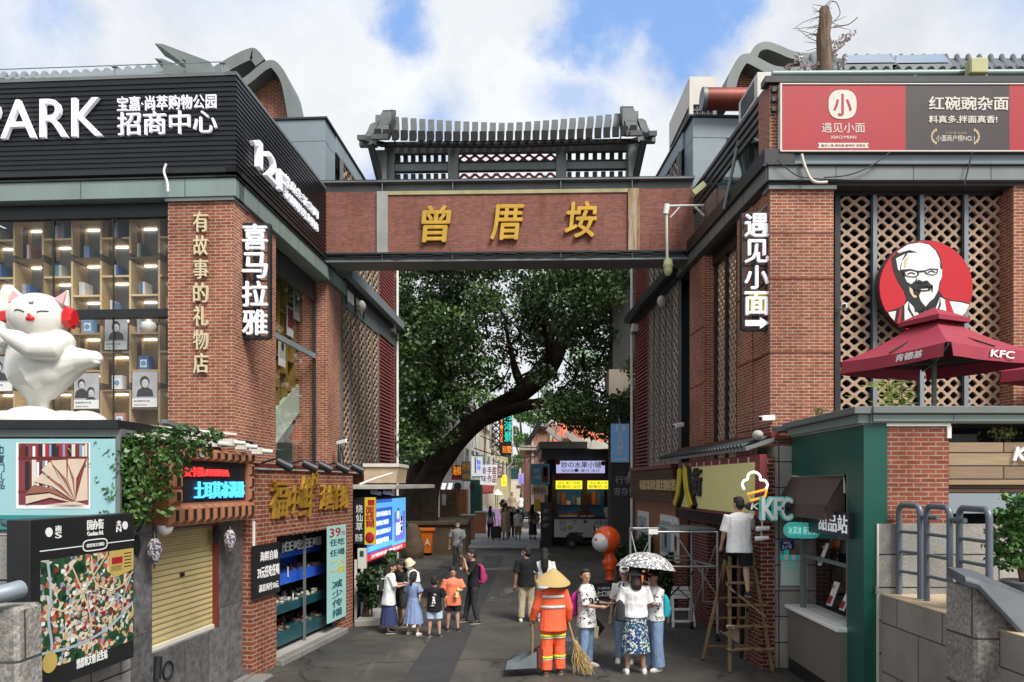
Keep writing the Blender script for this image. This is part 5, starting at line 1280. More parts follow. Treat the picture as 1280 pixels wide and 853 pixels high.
v = .35; a = rect(LB, 340,655,408,686, v); MB(LB).mat('black').box(a[0], a[1], v, v+.05, a[2], zo+.1).build('panel', hd)
m = MB(LB).mat('white'); m.text('海鲜自助', *rect(LB, 358,655.5,401,667, v), v, .01,.03); m.text('任吃任喝', *rect(LB, 354,674,401,686, v), v, .01,.03); m.build('lettering', hd)
bn = thing('standing_banner', 'pale cyan upright banner with price and slogan beside the fish tanks', 'banner', tuple(LB.pt(3.2,.1,.1)))
mat('banner_cyan', (.32,.58,.55),.6,0,.06)
v = -.04; a = rect(LB, 410,657,432.5,778, v); z0 = LB.uz(410,780, v)[1]
MB(LB).mat('banner_cyan').box(a[0], a[1], v, v+.025, z0, a[3]).build('cloth', bn)
H_ = a[3]-z0; ww = a[1]-a[0]; f = lambda a_, b_, c_, d_: (a[0]+a_*ww, a[0]+b_*ww, z0+c_*H_, z0+d_*H_)
m = MB(LB).mat('sign_red').text('39', *f(.08,.68,.885,.975), v, .004,.01); m.text('元', *f(.72,.94,.89,.93), v, .004)
m.mat('navy_text').text('任吃', *f(.1,.9,.79,.86), v, .004,.015); m.text('任喝', *f(.1,.9,.68,.75), v, .004,.015); m.mat('yellow').text('一人', *f(.1,.9,.585,.65), v, .004,.015); m.text('一锅', *f(.1,.9,.49,.56), v, .004,.015)
m.mat('navy_text').vtext('减少传播', *f(.22,.78,.03,.43), v, .004,.015,.2); m.build('lettering', bn)
mat('tank_blue', (.03,.12,.62),.2,0,.2,3); mat('tank_teal', (.015,.07,.085),.25,0,.3); mat('seafood', (.12,.07,.045),.6,0,.6,30); mat('shellfish', (.35,.33,.27),.5,0,.7,45)
rk = thing('fish_tank_rack', 'tiered rack of blue fish tanks inside the brick shop', 'fish tank', tuple(LB.pt(1.6,.7,.12)))
x0, x1 = uo0+.1, LB.uz(409, None, .3)
vs = .45
for i, (za, zb_, key, fill) in enumerate(((1.66,1.97, 'tank_blue', 'seafood'),(1.2,1.5, 'tank_blue', 'seafood'),(.72,.98, 'tank_teal', 'shellfish'),(.2,.52, 'tank_teal', 'seafood'))):
 m = MB(LB).mat(key).box(x0, x1, vs-.08*i, 1.2, za, zb_-.1); m.mat('tank_blue' if i < 2 else 'dark_room').box(x0, x1,.95,1.2, zb_-.1, zb_+.12); tk = m.build('tank', rk)
 m = MB(LB).mat(fill); rng = random.Random(i)
 for k in range(60): u = rng.uniform(x0+.05, x1-.05); m.ell((u, rng.uniform(vs-.08*i+.03,.9), zb_-.1+rng.uniform(-.01,.03)),(rng.uniform(.03,.07), rng.uniform(.03,.06), rng.uniform(.02,.05)),6,4)
 m.build('seafood', rk)
m = MB(LB).mat('steel_grey')
for u in (x0,(x0+x1)/2, x1): m.box(u-.02, u+.02, vs-.3, vs-.26,.12,2.05)
m.mat('white')
for i, z in enumerate((1.75,1.3,.8)): m.tube([(x0+.8+.2*i, vs-.1, z+.2),(x0+.8+.2*i, vs-.1, z+.02)],.012,5)
m.build('frame', rk)
mat('led_panel', (.1,.25,1),.4,0,0, emit=.5)
MB(LB).mat('led_panel').box(x0, x1,.93,.94,1.98,2.0).build('light_strip', rk)
# lamp strip along the shutter shop top
for i, (px, py) in enumerate(((178,540),(222,546),(262,552),(284,551),(300,556),(320,562))):
 Y = 9.4+i*.35; p = P(px, py, Y); t = thing('lamp_bar', ['leftmost', 'second', 'third', 'fourth', 'fifth', 'rightmost'][i]+' of the pale lamp heads on the ledge above the carved sign', 'lamp', p.to_tuple(), 'pale lamp heads above the carved sign')
 MB().mat('off_white').tube([p+Vector((-.2,0,.0)), p+Vector((.2,.15,-.03))],.032,8).build('lamp_head', t)
 MB().mat('off_white').box(p.x-.07, p.x+.07, p.y, p.y+.2, p.z-.07, p.z+.03).build('arm', t)
m = MB().mat('off_white')
for k in range(4): m.bar(P(143+k*6,541-k*3.5,8.5+.3*k), P(205+k*30,549-k*2,9.1+.5*k),.05,.03)
m.mat('steel_grey').bar(P(205,527,9.4), P(262,546,10.4),.08,.05); tag(m.build('canopy_slats'), 'pale slatted canopy frame sticking out beside the cat statue ledge', 'canopy')
# plant hanging over the corner
rng_np = np.random.default_rng(3)
for i, c in enumerate([(.020,.055,.012),(.035,.09,.018),(.06,.14,.028),(.10,.19,.05)]): mat('leaf_%s' % 'abcd'[i], c, .4,0,.2,3)
def blob_pts(rng, blobs, n):
 out = []; w = np.array([b[3]*b[4]*b[5] for b in blobs]); w = w**.67; w = w/w.sum()
 for b, k in zip(blobs, rng.multinomial(n, w)):
  d = rng.normal(size=(k, 3)); d /= np.linalg.norm(d, axis=1)[:, None]; r = rng.uniform(.25,1, k)**.45
  out.append(np.array(b[:3])+d*r[:, None]*np.array(b[3:6]))
 return np.concatenate(out)
pl = thing('climbing_plant', 'leafy green shrub hanging over the ledge beside the book picture', 'plant', P(180,650,8.7).to_tuple())
bl_ = []
for px, py, r in ((150,562,22),(175,560,24),(205,552,24),(232,548,20),(250,560,14),(160,585,26),(185,590,28),(215,580,22),(150,615,22),(180,618,24),(130,600,16),(122,580,10),(140,640,16),(172,640,18),(202,612,14),(118,626,10),(132,560,12),(268,545,9),(100,565,7),(210,640,6)):
 p = P(px, py, 8.55); bl_.append((p.x, p.y, p.z, r*.0092,.22, r*.0088))
m = MB(); leaf_cloud(m, blob_pts(rng_np, bl_, 3300),.068, rng_np, ['leaf_a', 'leaf_b', 'leaf_c', 'leaf_c', 'leaf_d'],.5,.6); m.build('foliage', pl)
m = MB().mat('wood_brown')
for a, b in (((185,640),(165,580)),((185,640),(205,560)),((190,620),(235,552)),((180,610),(130,600))): m.tube([P(*a, 8.65), P((a[0]+b[0])/2+4,(a[1]+b[1])/2,8.5), P(*b, 8.5)],[.015,.012,.006],6)
m.build('stem', pl)
# ------------------------------------------------------------------ RIGHT LOWER: terrace block with dessert counter
mat('kiosk_green', (.006,.075,.055),.4,0,.12,1.2); mat('awning_brown', (.075,.05,.045),.7,0,.12); mat('counter_grey', (.18,.165,.15),.4,.2,.1,2)
mat('teal_sign', (.05,.48,.43),.4,0,.05, emit=.08); mat('tan_paving', (.42,.33,.22),.7,0,.2,3)
tb = thing('terrace_block', 'dark green and brick terrace block with dessert counter on the right', 'shop', (4.6,11,0))
uN = 2.565                                                       # near corner (Y=9.44) along RK
zc0, zc1 = 3.77,3.98
m = MB(RK).mat('kiosk_green').box(0.0, uN, .0,.3,3.12, zc0); w0 = RK.uz(1059)
m.box(w0, uN, 0,.3,0,3.12); m.build('green_cladding', tb)
mat('kiosk_green_lit', (.006,.09,.065),.4,0,.12,1.2)
MB(KC).mat('kiosk_green').box(4.6, PX(1107, KCY),.003,.3,0, zc0).build('green_pilaster', tb)
MB(KC).mat('brick_terrace').box(PX(1107, KCY), PX(1186, KCY),.003,.4,1.4, zc0-.002).build('brick_wall', tb)
m = MB(KC).mat('white').box(PX(1107, KCY), PX(1187, KCY),-.03,.1, PZ(533, KCY), zc0+.0); m.box(PX(1183, KCY), PX(1188, KCY),-.025,.1, PZ(548, KCY), PZ(533, KCY)); m.build('white_trim', tb)
xE = 16
m = MB(KC).mat('steel_grey').box(4.55, xE, -.14,3.5, zc1-.09, zc1).box(4.55, xE, -.05,.1, zc0, zc1-.09); m.mat('steel_green').box(4.58, xE, -.075,-.05, zc0+.02, zc1-.1)
m.mat('steel_blue');
for px in (1188,1330): m.box(PX(px, KCY)-.006, PX(px, KCY)+.006,-.085,-.07, zc0, zc1-.09)
m.M = RK.M; m.mat('steel_grey').box(.0, uN+.1,-.16,.5, zc1-.092, zc1-.002); m.mat('steel_green').box(.0, uN+.02,-.075,.3, zc0+.002, zc1-.092); m.mat('off_white').box(0, uN, -.02,.1, zc0-.015, zc0+.001)
m.build('cornice', tb, bevel=.006)
# recess with planks and granite below
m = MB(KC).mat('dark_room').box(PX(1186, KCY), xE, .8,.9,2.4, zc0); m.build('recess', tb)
m = MB(KC).mat('wood_grey').box(PX(1189, KCY), xE, .05,.3, PZ(606, KCY), PZ(553, KCY)); m.mat('wood_brown').box(PX(1189, KCY), xE, .1,.3, PZ(616, KCY), PZ(607, KCY)); m.build('plank_front', tb)
MB(KC).mat('steel_blue').box(PX(1187, KCY), xE, .02,.3, PZ(642, KCY), PZ(617, KCY)).build('grey_band', tb)
m = MB(KC).mat('granite').box(PX(1097, KCY)-.0, xE, -.03,.0,0, PZ(655, KCY)); m.mat('off_white').box(PX(1095, KCY), PX(1097, KCY),-.035,.0,0, PZ(655, KCY)); m.build('granite_wall', tb)
m = MB(KC).mat('white'); m.text('KFC', PX(1268, KCY), PX(1312, KCY), PZ(576, KCY), PZ(559, KCY),.05,.04,.03, False, .25); tag(m.build('wall_lettering'), 'white slanted letters on the grey plank front at the right edge', 'lettering')
MB(KC).mat('steel_dark').box(PX(1188, KCY)+.1, PX(1240, KCY),.3,.5, PZ(553, KCY), PZ(541, KCY)).build('dark_box', tb)
# stone wall beside the brick pier, counter, window
MB(RF).mat('granite').box(-.268,.6,-.98,-.1,0,3.62).build('stone_pier', tb)
fr = RK; v = -.06
wz = 3.12; zcnt = 1.06
u0 = .10
m = MB(RK).mat('counter_grey').box(u0, w0,-.10,.3,.22, zcnt-.06); m.mat('black').box(u0, w0,-.09,.3,0,.22); c_ = m.build('counter', tb)
MB(RK).mat('white').box(u0-.05, w0,-.14,.35, zcnt-.06, zcnt).build('counter_top', c_, bevel=.01)
m = MB(RK).mat('steel_grey').box(u0+.25, u0+.31,.0,.08, zcnt, wz); m.box(u0+.3, w0,.02,.07,1.86,1.91); m.box(w0-.05, w0,.01,.08, zcnt, wz); wn = m.build('window', tb)
MB(RK).mat('window_glass').quad((u0+.3,.035, zcnt),(w0-.05,.035, zcnt),(w0-.05,.035,2.3),(u0+.3,.035,2.3)).build('pane', wn)
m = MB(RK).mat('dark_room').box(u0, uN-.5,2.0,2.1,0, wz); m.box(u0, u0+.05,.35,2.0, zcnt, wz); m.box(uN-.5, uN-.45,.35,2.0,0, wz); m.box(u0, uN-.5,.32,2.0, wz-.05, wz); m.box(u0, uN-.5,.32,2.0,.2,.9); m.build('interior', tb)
# things on the counter
for (px, py, w_, h_, c1, lab) in ((1040,757,.17,.34, 'sign_red', 'pink and white menu card leaning behind the counter glass'),(1056,763,.15,.3, 'sign_red', 'red and white menu card right of the taller card behind glass'),(1028,707,.11,.33, 'poster_grey', 'white narrow card stuck on the counter window')):
 u, z = RK.uz(px, py, .1); m = MB(RK).mat('white').prism([(u-w_/2,.05, z),(u+w_/2,.05, z),(u+w_/2+.03,.16, z+h_),(u-w_/2+.03,.16, z+h_)],(0,.012,0))
 m.mat(c1).prism([(u-w_*.3,.044, z+.03),(u+w_*.3,.044, z+.03),(u+w_*.3+.01,.085, z+h_*.42),(u-w_*.3+.01,.085, z+h_*.42)],(0,-.004,0)); m.text('新品', u-w_*.3, u+w_*.3, z+h_*.75, z+h_*.9,.118,.003)
 tag(m.build('menu_card'), lab, 'menu card')
u, z = RK.uz(1018,715,.5); m = MB(RK).mat('white').lathe([(.06,0),(.1,.1),(.11,.22),(.05,.27)],(u, .5, z-.1),14); m.mat('steel_grey').lathe([(.05,0),(.05,.12)],(u+.45,.4, z-.1),12); tag(m.build('ice_cream_machine'), 'white cup shaped machine top behind the dessert counter glass', 'machine')
# awning
ax, az0, az1 = 4.30,2.70,3.11
aw = thing('awning', 'dark brown sloping awning over the dessert counter', 'awning', (4.4,11,2.7))
yA, yB = 12.0,10.17
m = MB().mat('awning_brown'); xa, xb = 4.54,4.58
m.prism([(xa, yA, az1),(xa, yA, az1-.03),(ax, yA, az0-.03),(ax, yA, az0)],(0.02, yB-yA, 0)); m.build('canopy', aw)
m = MB().mat('awning_brown').box(ax-.0, ax+.012, yB, yA, az0-.2, az0-.005); m.prism([(xb, yB, az1-.03),(ax+.02, yB, az0-.03),(ax+.02, yB, az0-.19),(xb, yB, az0-.15)],(0,.012,0)); m.build('valance', aw)
MB().mat('off_white').tube([(4.55, yA, az1+.01),(4.57, yB, az1+.01),(4.575, yB-.01, az1-.24)],.016,6).build('edge_rod', aw)
# letters and boards
Yk = 11.3; kf = Frame((0, Yk),(1,0))
t = thing('letter_sign', 'large white faced teal block letters hanging before the brown awning', 'sign', P(970,650, Yk).to_tuple())
m = MB(kf)
for ch, xx0, xx1 in (('K', 951,967),('F', 966,977),('C', 975,988)):
 a = (PX(xx0, Yk), PX(xx1, Yk), PZ(650, Yk), PZ(623, Yk)); m.mat('teal_sign').text(ch, a[0]+.02, a[1]+.03, a[2]-.005, a[3]+.01,.10,.12,.035); m.mat('white').text(ch, a[0]+.012, a[1]+.015, a[2]+.005, a[3],-.022,.015,.02)
m.build('lettering', t)
m = MB(kf).mat('black').box(PX(952, Yk), PX(990, Yk),.12,.16, PZ(640, Yk), PZ(634, Yk)); m.build('bracket', t)
Yk = 11.2; kf = Frame((PX(979, Yk), Yk),(1,-.35)); t = thing('pill_sign', 'teal rounded sign with pale characters beneath the block letters', 'sign', P(1000,675, Yk).to_tuple())
z0, z1 = PZ(673, Yk), PZ(653, Yk); L_ = .53; r = (z1-z0)/2
m = MB(kf).mat('teal_sign').prism([(r+r*math.cos(a),0, z0+r+r*math.sin(a)) for a in [R(90+180*k/10) for k in range(11)]]+[(L_-r+r*math.cos(a),0, z0+r+r*math.sin(a)) for a in [R(-90+180*k/10) for k in range(11)]],(0,.12,0)); m.build('body', t, bevel=.01)
mat('mint_glow', (.35,.75,.70),.5,0,0, emit=.3)
m = MB(kf).mat('mint_glow').text('冰淇淋 新茶饮', .07, L_-.06, z0+.06, z1-.06,0,.004); m.build('lettering', t)
t = thing('name_board', 'black board with bold white dessert shop characters under the awning', 'sign', tuple(RK.pt(w0-.5,-.1,2.2)))
a = rect(RK, 1021,649,1061,686,-.08); MB(RK).mat('black').box(a[0]-.5, a[1],-.08,.0,2.28,2.62).build('panel', t)
m = MB(RK).mat('white_led').text('甜品站', a[0]+.08, a[1]-.04,2.34,2.58,-.08,.008,.01); m.build('lettering', t)
# small plates on the stone pier
ff = Frame((0,12.0),(1,0)); mat('plate_blue', (.012,.03,.20),.35,0,.05)
t = thing('number_plate', 'small blue address plate on the granite pier', 'plate', P(983,688,12).to_tuple())
a = (PX(975,12), PX(991.5,12), PZ(688,12), PZ(676,12)); MB(ff).mat('plate_blue').box(a[0], a[1],-.02,.0-.002, a[2], a[3]).build('panel', t)
m = MB(ff).mat('white').text('2-1号', a[0]+.03, a[1]-.03, a[2]+.02, a[2]+.09,-.02,.004,.01); m.text('曾厝垵社', a[0]+.05, a[1]-.05, a[2]+.105, a[3]-.015,-.02,.004); m.build('lettering', t)
t = thing('order_placard', 'pale mint ordering placard with striped awning top on the granite pier', 'sign', P(988,732,12).to_tuple())
a = (PX(976,12), PX(999.5,12), PZ(732,12), PZ(698,12)); mat('mint_pale', (.50,.62,.56),.5,0,.05)
MB(ff).mat('mint_pale').box(a[0], a[1],-.025,-.003, a[2], a[3]).build('panel', t, bevel=.005)
m = MB(ff)
for k in range(6): w_ = (a[1]-a[0]+.04)/6; m.mat('teal_sign' if k % 2 == 0 else 'white').box(a[0]-.02+k*w_, a[0]-.02+(k+1)*w_, -.06,-.0035, a[3]-.02, a[3]+.06)
m.mat('teal_sign').box(a[0]+.05, a[0]+.12,-.04,-.0035, a[3]+.061, a[3]+.14); m.mat('wood_red').disc(a[0]+.19,-.004, a[3]+.10,.045,.04,10)
m.build('striped_top', t)
m = MB(ff).mat('teal_sign').text('扫码点单', a[0]+.06, a[1]-.06, a[3]-.11, a[3]-.05,-.025,.004); m.text('免排队', a[0]+.08, a[1]-.08, a[3]-.18, a[3]-.13,-.025,.004); m.build('lettering', t)
# terrace: parasols, plants
mat('parasol_red', (.27,.022,.045),.75,0,.08,1.5,.15,60); mat('parasol_shaded', (.05,.008,.012),.9,0,.1)  # second tone: darker copy of the red, painting the shade under the canopy
def parasol(cx, cy, zb, label, txts):
 t = thing('parasol', label, 'parasol', (cx, cy, zc1))
 s = 1.30; ang = math.atan2(9.9-cy if False else -1.17,-.48)            # direction of the near corner from the pole
 a0 = math.atan2(-1.17,-.48)
 cs = [Vector((cx+s*math.cos(a0+k*math.pi/2), cy+s*math.sin(a0+k*math.pi/2), zb)) for k in range(4)]
 ap = Vector((cx, cy, zb+.62)); m = MB().mat('parasol_red'); n = 8
 inr = .2
 rows = []
 for t_ in [j/6 for j in range(7)]:
  ring = []
  for k in range(4):
   for q_ in range(n):
    p = cs[k].lerp(cs[(k+1) % 4], q_/n); g = ap+(p-ap)*(inr+(1-inr)*t_); g.z -= .05*math.sin(math.pi*t_)*(1-.0*q_)+.03*math.sin(math.pi*q_/n)*t_; ring.append(g)
  rows.append(ring)
 m.loft(rows, False, False); m.mat('parasol_shaded').loft([[p-Vector((0,0,.012)) for p in r_] for r_ in rows][::-1], False, False)
 m.build('canopy', t)
 m = MB().mat('parasol_red')
 for k in range(4):
  A, B = cs[k].lerp(cs[(k+1) % 4],.03), cs[k].lerp(cs[(k+1) % 4],.97); o = ((A+B)/2-Vector((cx, cy, zb))).normalized()*.03; top = []; bot = []
  for q_ in range(13):
   p = A.lerp(B, q_/12); s_ = .03*math.sin(math.pi*q_/12); top.append(p-Vector((0,0, s_))); bot.append(p+o*(1+.4*math.sin(q_*1.3))-Vector((0,0,.19+s_*.6)))
  m.loft([top, bot], False, True, False); m.loft([[p-o*.3 for p in bot],[p-o*.3 for p in top]], False, True, False)
 m.build('valance', t)
 for k, txt in txts:
  A, B = cs[k], cs[(k+1) % 4]; d = B-A; f_ = Frame((A.x, A.y),(d.x, d.y)); L_ = d.length; nrm = -f_.y
  m = MB(f_).mat('white'); u_ = .80 if txt != 'KFC' else .52
  m.text(txt, L_*(u_-.23 if txt != 'KFC' else .42), L_*(u_+.0 if txt != 'KFC' else .68), zb-.155, zb-.055,-.042,.004,.02, False, .25); m.build('lettering', t)
 m = MB().mat('parasol_red'); tp = [Vector((cx+(p.x-cx)*.36, cy+(p.y-cy)*.36, zb+.55)) for p in cs]; tq = [p-Vector((0,0,.07)) for p in tp]; ap2 = Vector((cx, cy, zb+.74))
 V = tp+tq+[ap2]; m.add(V, [(0,1,8),(1,2,8),(2,3,8),(3,0,8),(4,5,1,0),(5,6,2,1),(6,7,3,2),(7,4,0,3)], False); m.build('vent_cap', t)
 m = MB().mat('steel_grey').tube([(cx, cy, zc1),(cx, cy, zb+.7)],.035,10); m.build('pole', t)
 m = MB().mat('steel_dark')
 for p in cs: m.bar((cx, cy, zb-.1), p-Vector((0,0,.03)),.025)
 for k in range(4): m.bar((cx, cy, zb+.45), cs[k].lerp(cs[(k+1) % 4],.5),.02)
 m.build('rib', t)
parasol(6.32,11.07,4.9, 'dark red square parasol on the terrace in front of the round sign', ((3, '肯德基'),(0, 'KFC')))
parasol(9.35,11.9,4.88, 'dark red parasol mostly beyond the right edge of the photo', ())
mat('bamboo', (.22,.27,.05),.6,0,.2,3)
t = thing('bamboo_plant', 'yellow green bamboo tuft on the terrace below the parasol', 'plant', (5.35,10.6, zc1))
m = MB().mat('bamboo'); rng = random.Random(2)
for k in range(70):
 px, py = rng.gauss(1117,11), rng.uniform(477,508); p = P(px, py, 10.6+rng.uniform(-.2,.2)); an = rng.uniform(-.5,.5) if rng.random() < .6 else math.pi+rng.uniform(-.5,.5); l = rng.uniform(.12,.26); d = Vector((math.cos(an)*l, rng.uniform(-.1,.1), rng.uniform(-.02,.07))); s_ = Vector((0,.0,.012)); m.quad(p, p+d*.5-s_, p+d, p+d*.5+s_)
m.build('foliage', t); m = MB().mat('bamboo')
for k in range(6): a = P(1110+k*4,512,10.6); m.tube([a, a+Vector((rng.uniform(-.1,.1),0,.4))],.008,5)
m.build('stem', t)
for (px, py, Y, n, sp, lab) in ((1024,516,12.5,60,9, 'small green weed growing at the foot of the right brick pier'),(1252,543,9.6,90,22, 'dry twiggy plant in the recess above the grey planks')):
 t = thing('small_plant', lab, 'plant', P(px, py+8, Y).to_tuple()); m = MB(); k_ = Y/FPX
 pts = np.array([[PX(px+rng.gauss(0, sp*.5), Y), Y+rng.uniform(-.05,.05), PZ(py+rng.uniform(-7,7), Y)] for _ in range(n)])
 leaf_cloud(m, pts, .07, rng_np, ['leaf_d', 'bamboo', 'leaf_c'] if sp < 10 else ['wood_grey', 'bamboo', 'leaf_b'],.0,.3); m.build('foliage', t)
 m = MB().mat('wood_grey')
 for j in range(9): a = P(px+rng.uniform(-sp, sp)*.5, py+9, Y); m.tube([a, a+Vector((rng.uniform(-.12,.12),0,.2))],.006,4)
 m.build('stem', t)
# stone platform with three rail loops, balustrade and bush
pf = thing('stone_platform', 'granite slab platform with tan paving beside the green pilaster', 'platform', (6,8,0))
MB().mat('granite_slab').box(4.70,14,5.0,9.40,-.1,1.583).build('slab_wall', pf)
MB().mat('tan_paving').box(4.695,14,5.0,9.405,1.585,1.6).build('paving', pf)
MB(KC).mat('granite_plain').box(PX(1122,9.44)-.3, PX(1122,9.44)-.27,-.06,-.03,1.6,1.7).build('fitting', pf)
mat('rail_paint', (.12,.145,.175),.4,.3,.12,3)
zR0 = 1.6
for i, (ya, yb, xa, xb) in enumerate(((9.36,8.98,4.90,4.96),(8.84,8.34,4.96,4.94),(8.18,7.62,4.95,4.92))):
 lab = ['farthest', 'middle', 'nearest'][i]+' of the three grey pipe hoops on the stone platform'
 t = thing('pipe_hoop', lab, 'railing', ((xa+xb)/2,(ya+yb)/2, zR0), 'grey pipe hoops on the platform'); zt = 2.74; r = .1
 a, b = Vector((xa, ya, 0)), Vector((xb, yb, 0)); d = (b-a).normalized()
 path = [a+Vector((0,0, zR0)), a+Vector((0,0, zt-r))]+[a+d*(r-r*math.cos(t_))+Vector((0,0, zt-r+r*math.sin(t_))) for t_ in (.4,.8,1.2)]+[b-d*(r-r*math.sin(t_))+Vector((0,0, zt-r+r*math.cos(t_))) for t_ in (.4,.8,1.2)]+[b+Vector((0,0, zt-r)), b+Vector((0,0, zR0))]
 MB().mat('rail_paint').tube(path, .035,12).build('hoop', t)
 for z in (1.9,2.15,2.4): MB().mat('rail_paint').tube([a+Vector((0,0, z)), b+Vector((0,0, z))],.021,10).build('rung', t)
 if i < 2: MB().mat('rail_paint').tube([b+Vector((0,0,2.6)), b+d*.3+Vector((0,0,2.6))],.028,10).build('link', t)
bl = thing('stone_balustrade', 'rough stone stair balustrade with dark sloping coping at the lower right corner', 'balustrade', (5,7,0))
o1, o2 = P(1219,732,7.15), P(1300,815,7.0)
MB().mat('rock').prism([(o1.x, 7.15,-.1),(o1.x+1.6,7.0,-.1),(o1.x+1.6,7.0, PZ(900,7)),(o1.x, 7.15, o1.z)],(0,.5,0)).build('rough_stone', bl, bevel=.025)
m = MB().mat('concrete'); dz = Vector((0,0,.09))
a, b = P(1212,735,7.08), P(1222,738,7.05); c_ = P(1300,818,6.9)
mat('coping_dark', (.10,.11,.125),.4,.1,.2,2)
m = MB().mat('coping_dark')
pr_ = [P(1207,733,7.05), P(1224,738,7.03), P(1310,830,6.9)]
m.loft([[p+Vector((0,.02,0)), p+Vector((0,0,.06)), p+Vector((.02,.04,.09)), p+Vector(o_), p+Vector(o_)-Vector((0,0,.08))] for p, o_ in zip(pr_, ((.12,.5,.13),(.26,.56,.14),(.85,1.0,.36)))], True, False); m.build('coping', bl, bevel=.01)
bu = thing('green_bush', 'bright green bush behind the sloping coping at the right edge', 'bush', P(1268,720,8.0).to_tuple())
m = MB(); Yb = 7.9; bl_ = [(PX(px, Yb), Yb, PZ(py, Yb), r*Yb/FPX, .3, r*Yb/FPX) for px, py, r in ((1275,652,23),(1262,680,20),(1285,690,26),(1254,702,11),(1281,628,11),(1290,660,26),(1251,666,6),(1263,641,7),(1247,686,5),(1270,622,5))]
for i, c in enumerate([(.025,.085,.01),(.055,.17,.02),(.10,.26,.035)]): mat('bush_leaf_%s' % 'abc'[i], c, .4,0,.2,4)
leaf_cloud(m, blob_pts(rng_np, bl_, 2600),.06, rng_np, ['bush_leaf_a', 'bush_leaf_b', 'bush_leaf_c', 'bush_leaf_b'],.0,.6); m.build('foliage', bu)
m = MB().mat('wood_brown')
for k in range(5): m.tube([P(1278,730, Yb), P(1262+k*8,670, Yb)],[.02,.006],5)
m.build('stem', bu); pp = P(1278,730, Yb); MB().mat('coping_dark').lathe([(.15,1.6-pp.z),(.2,.0),(.22,.02),(.2,.04),(.18,.03),(.01,.02)], pp, 18).build('pot', bu)
# ------------------------------------------------------------------ barbecue shop with yellow sign, wood front shop
bq = thing('barbecue_shop', 'red brick barbecue shop on the right with dark tiled eave', 'shop', tuple(RW.pt(-2.5,0,0)))
uA_, uB_ = RW.uz(848),0.0
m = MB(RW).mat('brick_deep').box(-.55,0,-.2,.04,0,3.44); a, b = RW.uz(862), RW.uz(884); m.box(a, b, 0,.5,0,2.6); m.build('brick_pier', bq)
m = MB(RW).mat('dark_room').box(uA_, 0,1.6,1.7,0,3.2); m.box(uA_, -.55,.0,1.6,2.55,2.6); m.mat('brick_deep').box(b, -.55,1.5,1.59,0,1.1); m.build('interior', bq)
m = MB(RW).mat('tan_paving').prism([(RW.uz(893),.1,.02),(-.6,.1,.02),(-.6,1.5,.35),(RW.uz(893),1.5,.35)],(0,0,-.3)); m.build('ramp', bq)
m = MB(RW).mat('wood_brown').box(RW.uz(889), RW.uz(897),.12,.2,0,1.5); m.build('door', bq)
mat('sign_yellow', (.74,.70,.30),.65,0,.04)
vq = -.3; a = rect(RW, 848,652,951,573, vq); zq0, zq1 = 2.44,3.47
sq = thing('shop_sign', 'pale yellow cloth sign on dark red board with black and yellow characters', 'sign', tuple(RW.pt(-2.5,-.3,2.4)))
MB(RW).mat('maroon').box(RW.uz(848, None, vq), RW.uz(950, None, vq), vq, -.19, zq0, zq1).build('board', sq)
c0, c1 = RW.uz(852, None, vq), RW.uz(944, None, vq); MB(RW).mat('sign_yellow').box(c0, c1, vq-.03, vq-.002, zq0+.06, zq1-.12).build('cloth', sq)
m = MB(RW).mat('off_white')
for k in range(9): u = c0+(c1-c0)*(k+.5)/9; m.box(u-.008, u+.008, vq-.03, vq-.01, zq1-.12, zq1-.03)
m.build('cord', sq)
m = MB(RW); g0 = RW.uz(850, None, vq);
hz_ = zq1-.12-zq0-.06
m.mat('black').text('八', g0+.04, RW.uz(872, None, vq)+.05, zq0+.07, zq0+.06+hz_*.98, vq-.02,.10,.05); m.mat('yellow').text('八', g0+.0, RW.uz(872, None, vq), zq0+.09, zq0+.06+hz_*.98, vq-.11,.04,.04)
m.mat('black').text('街', RW.uz(870, None, vq), RW.uz(880, None, vq), zq0+.32, zq0+.06+hz_*.95, vq-.03,.06,.03); m.build('lettering', sq)
m = MB(RW).mat('roof_grey').prism([(uA_-.1,-.42,3.60),(uA_-.1,.05,3.76),(uA_-.1,.05,3.69),(uA_-.1,-.42,3.54)],(abs(uA_)+.05,0,0))
m.mat('steel_dark')
for k in range(32): u = uA_-.05+k*(abs(uA_)+.0)/32; m.tube([(u, -.44,3.62),(u, .04,3.78)],.045,6)
m.mat('rust').box(uA_-.1,-.05,.0,.12,3.76,3.85); m.mat('concrete').ell((-.12,-.2,3.80),(.10,.09,.08)); m.build('tiled_eave', bq)
m = MB(RW).mat('black'); lattice_plate(m, uA_+.1,-.1,2.22,2.43,-.1,.12,.55,.03); m.box(uA_+.1,-.1,-.11,-.07,2.20,2.22); m.box(RW.uz(944), RW.uz(946.5),-.28,-.2,0,2.43); m.box(RW.uz(861), RW.uz(862.5),-.04,.0,0,2.2); m.build('iron_frame', bq)
t = thing('hanging_poster', 'black vertical poster with big red characters inside the barbecue shop', 'poster', tuple(RW.pt(-1.9,.3,.9)))
a = rect(RW, 885,745,906,663,.3); a = (RW.uz(884, None, .3), RW.uz(906, None, .3), RW.uz(895,746,.3)[1], RW.uz(895,664,.3)[1])
MB(RW).mat('black').box(a[0], a[1],.3,.33, a[2], a[3]).build('sheet', t); hh = a[3]-a[2]; w_ = a[1]-a[0]
mat('mint_white', (.6,.6,.6)); MB(RW).mat('off_white').box(a[0]+.05*w_, a[1]-.05*w_, .29,.299, a[2], a[2]+.2*hh).build('price_strip', t)
m = MB(RW).mat('sign_red').vtext('烤扶益', a[0]+.25*w_, a[1]-.15*w_, a[2]+.04*hh, a[3]-.08*hh, .29,.012,.03); m.mat('yellow').disc(a[0]+.3*w_, .29, a[3]-.16*hh, .09,.006,10); m.build('lettering', t)
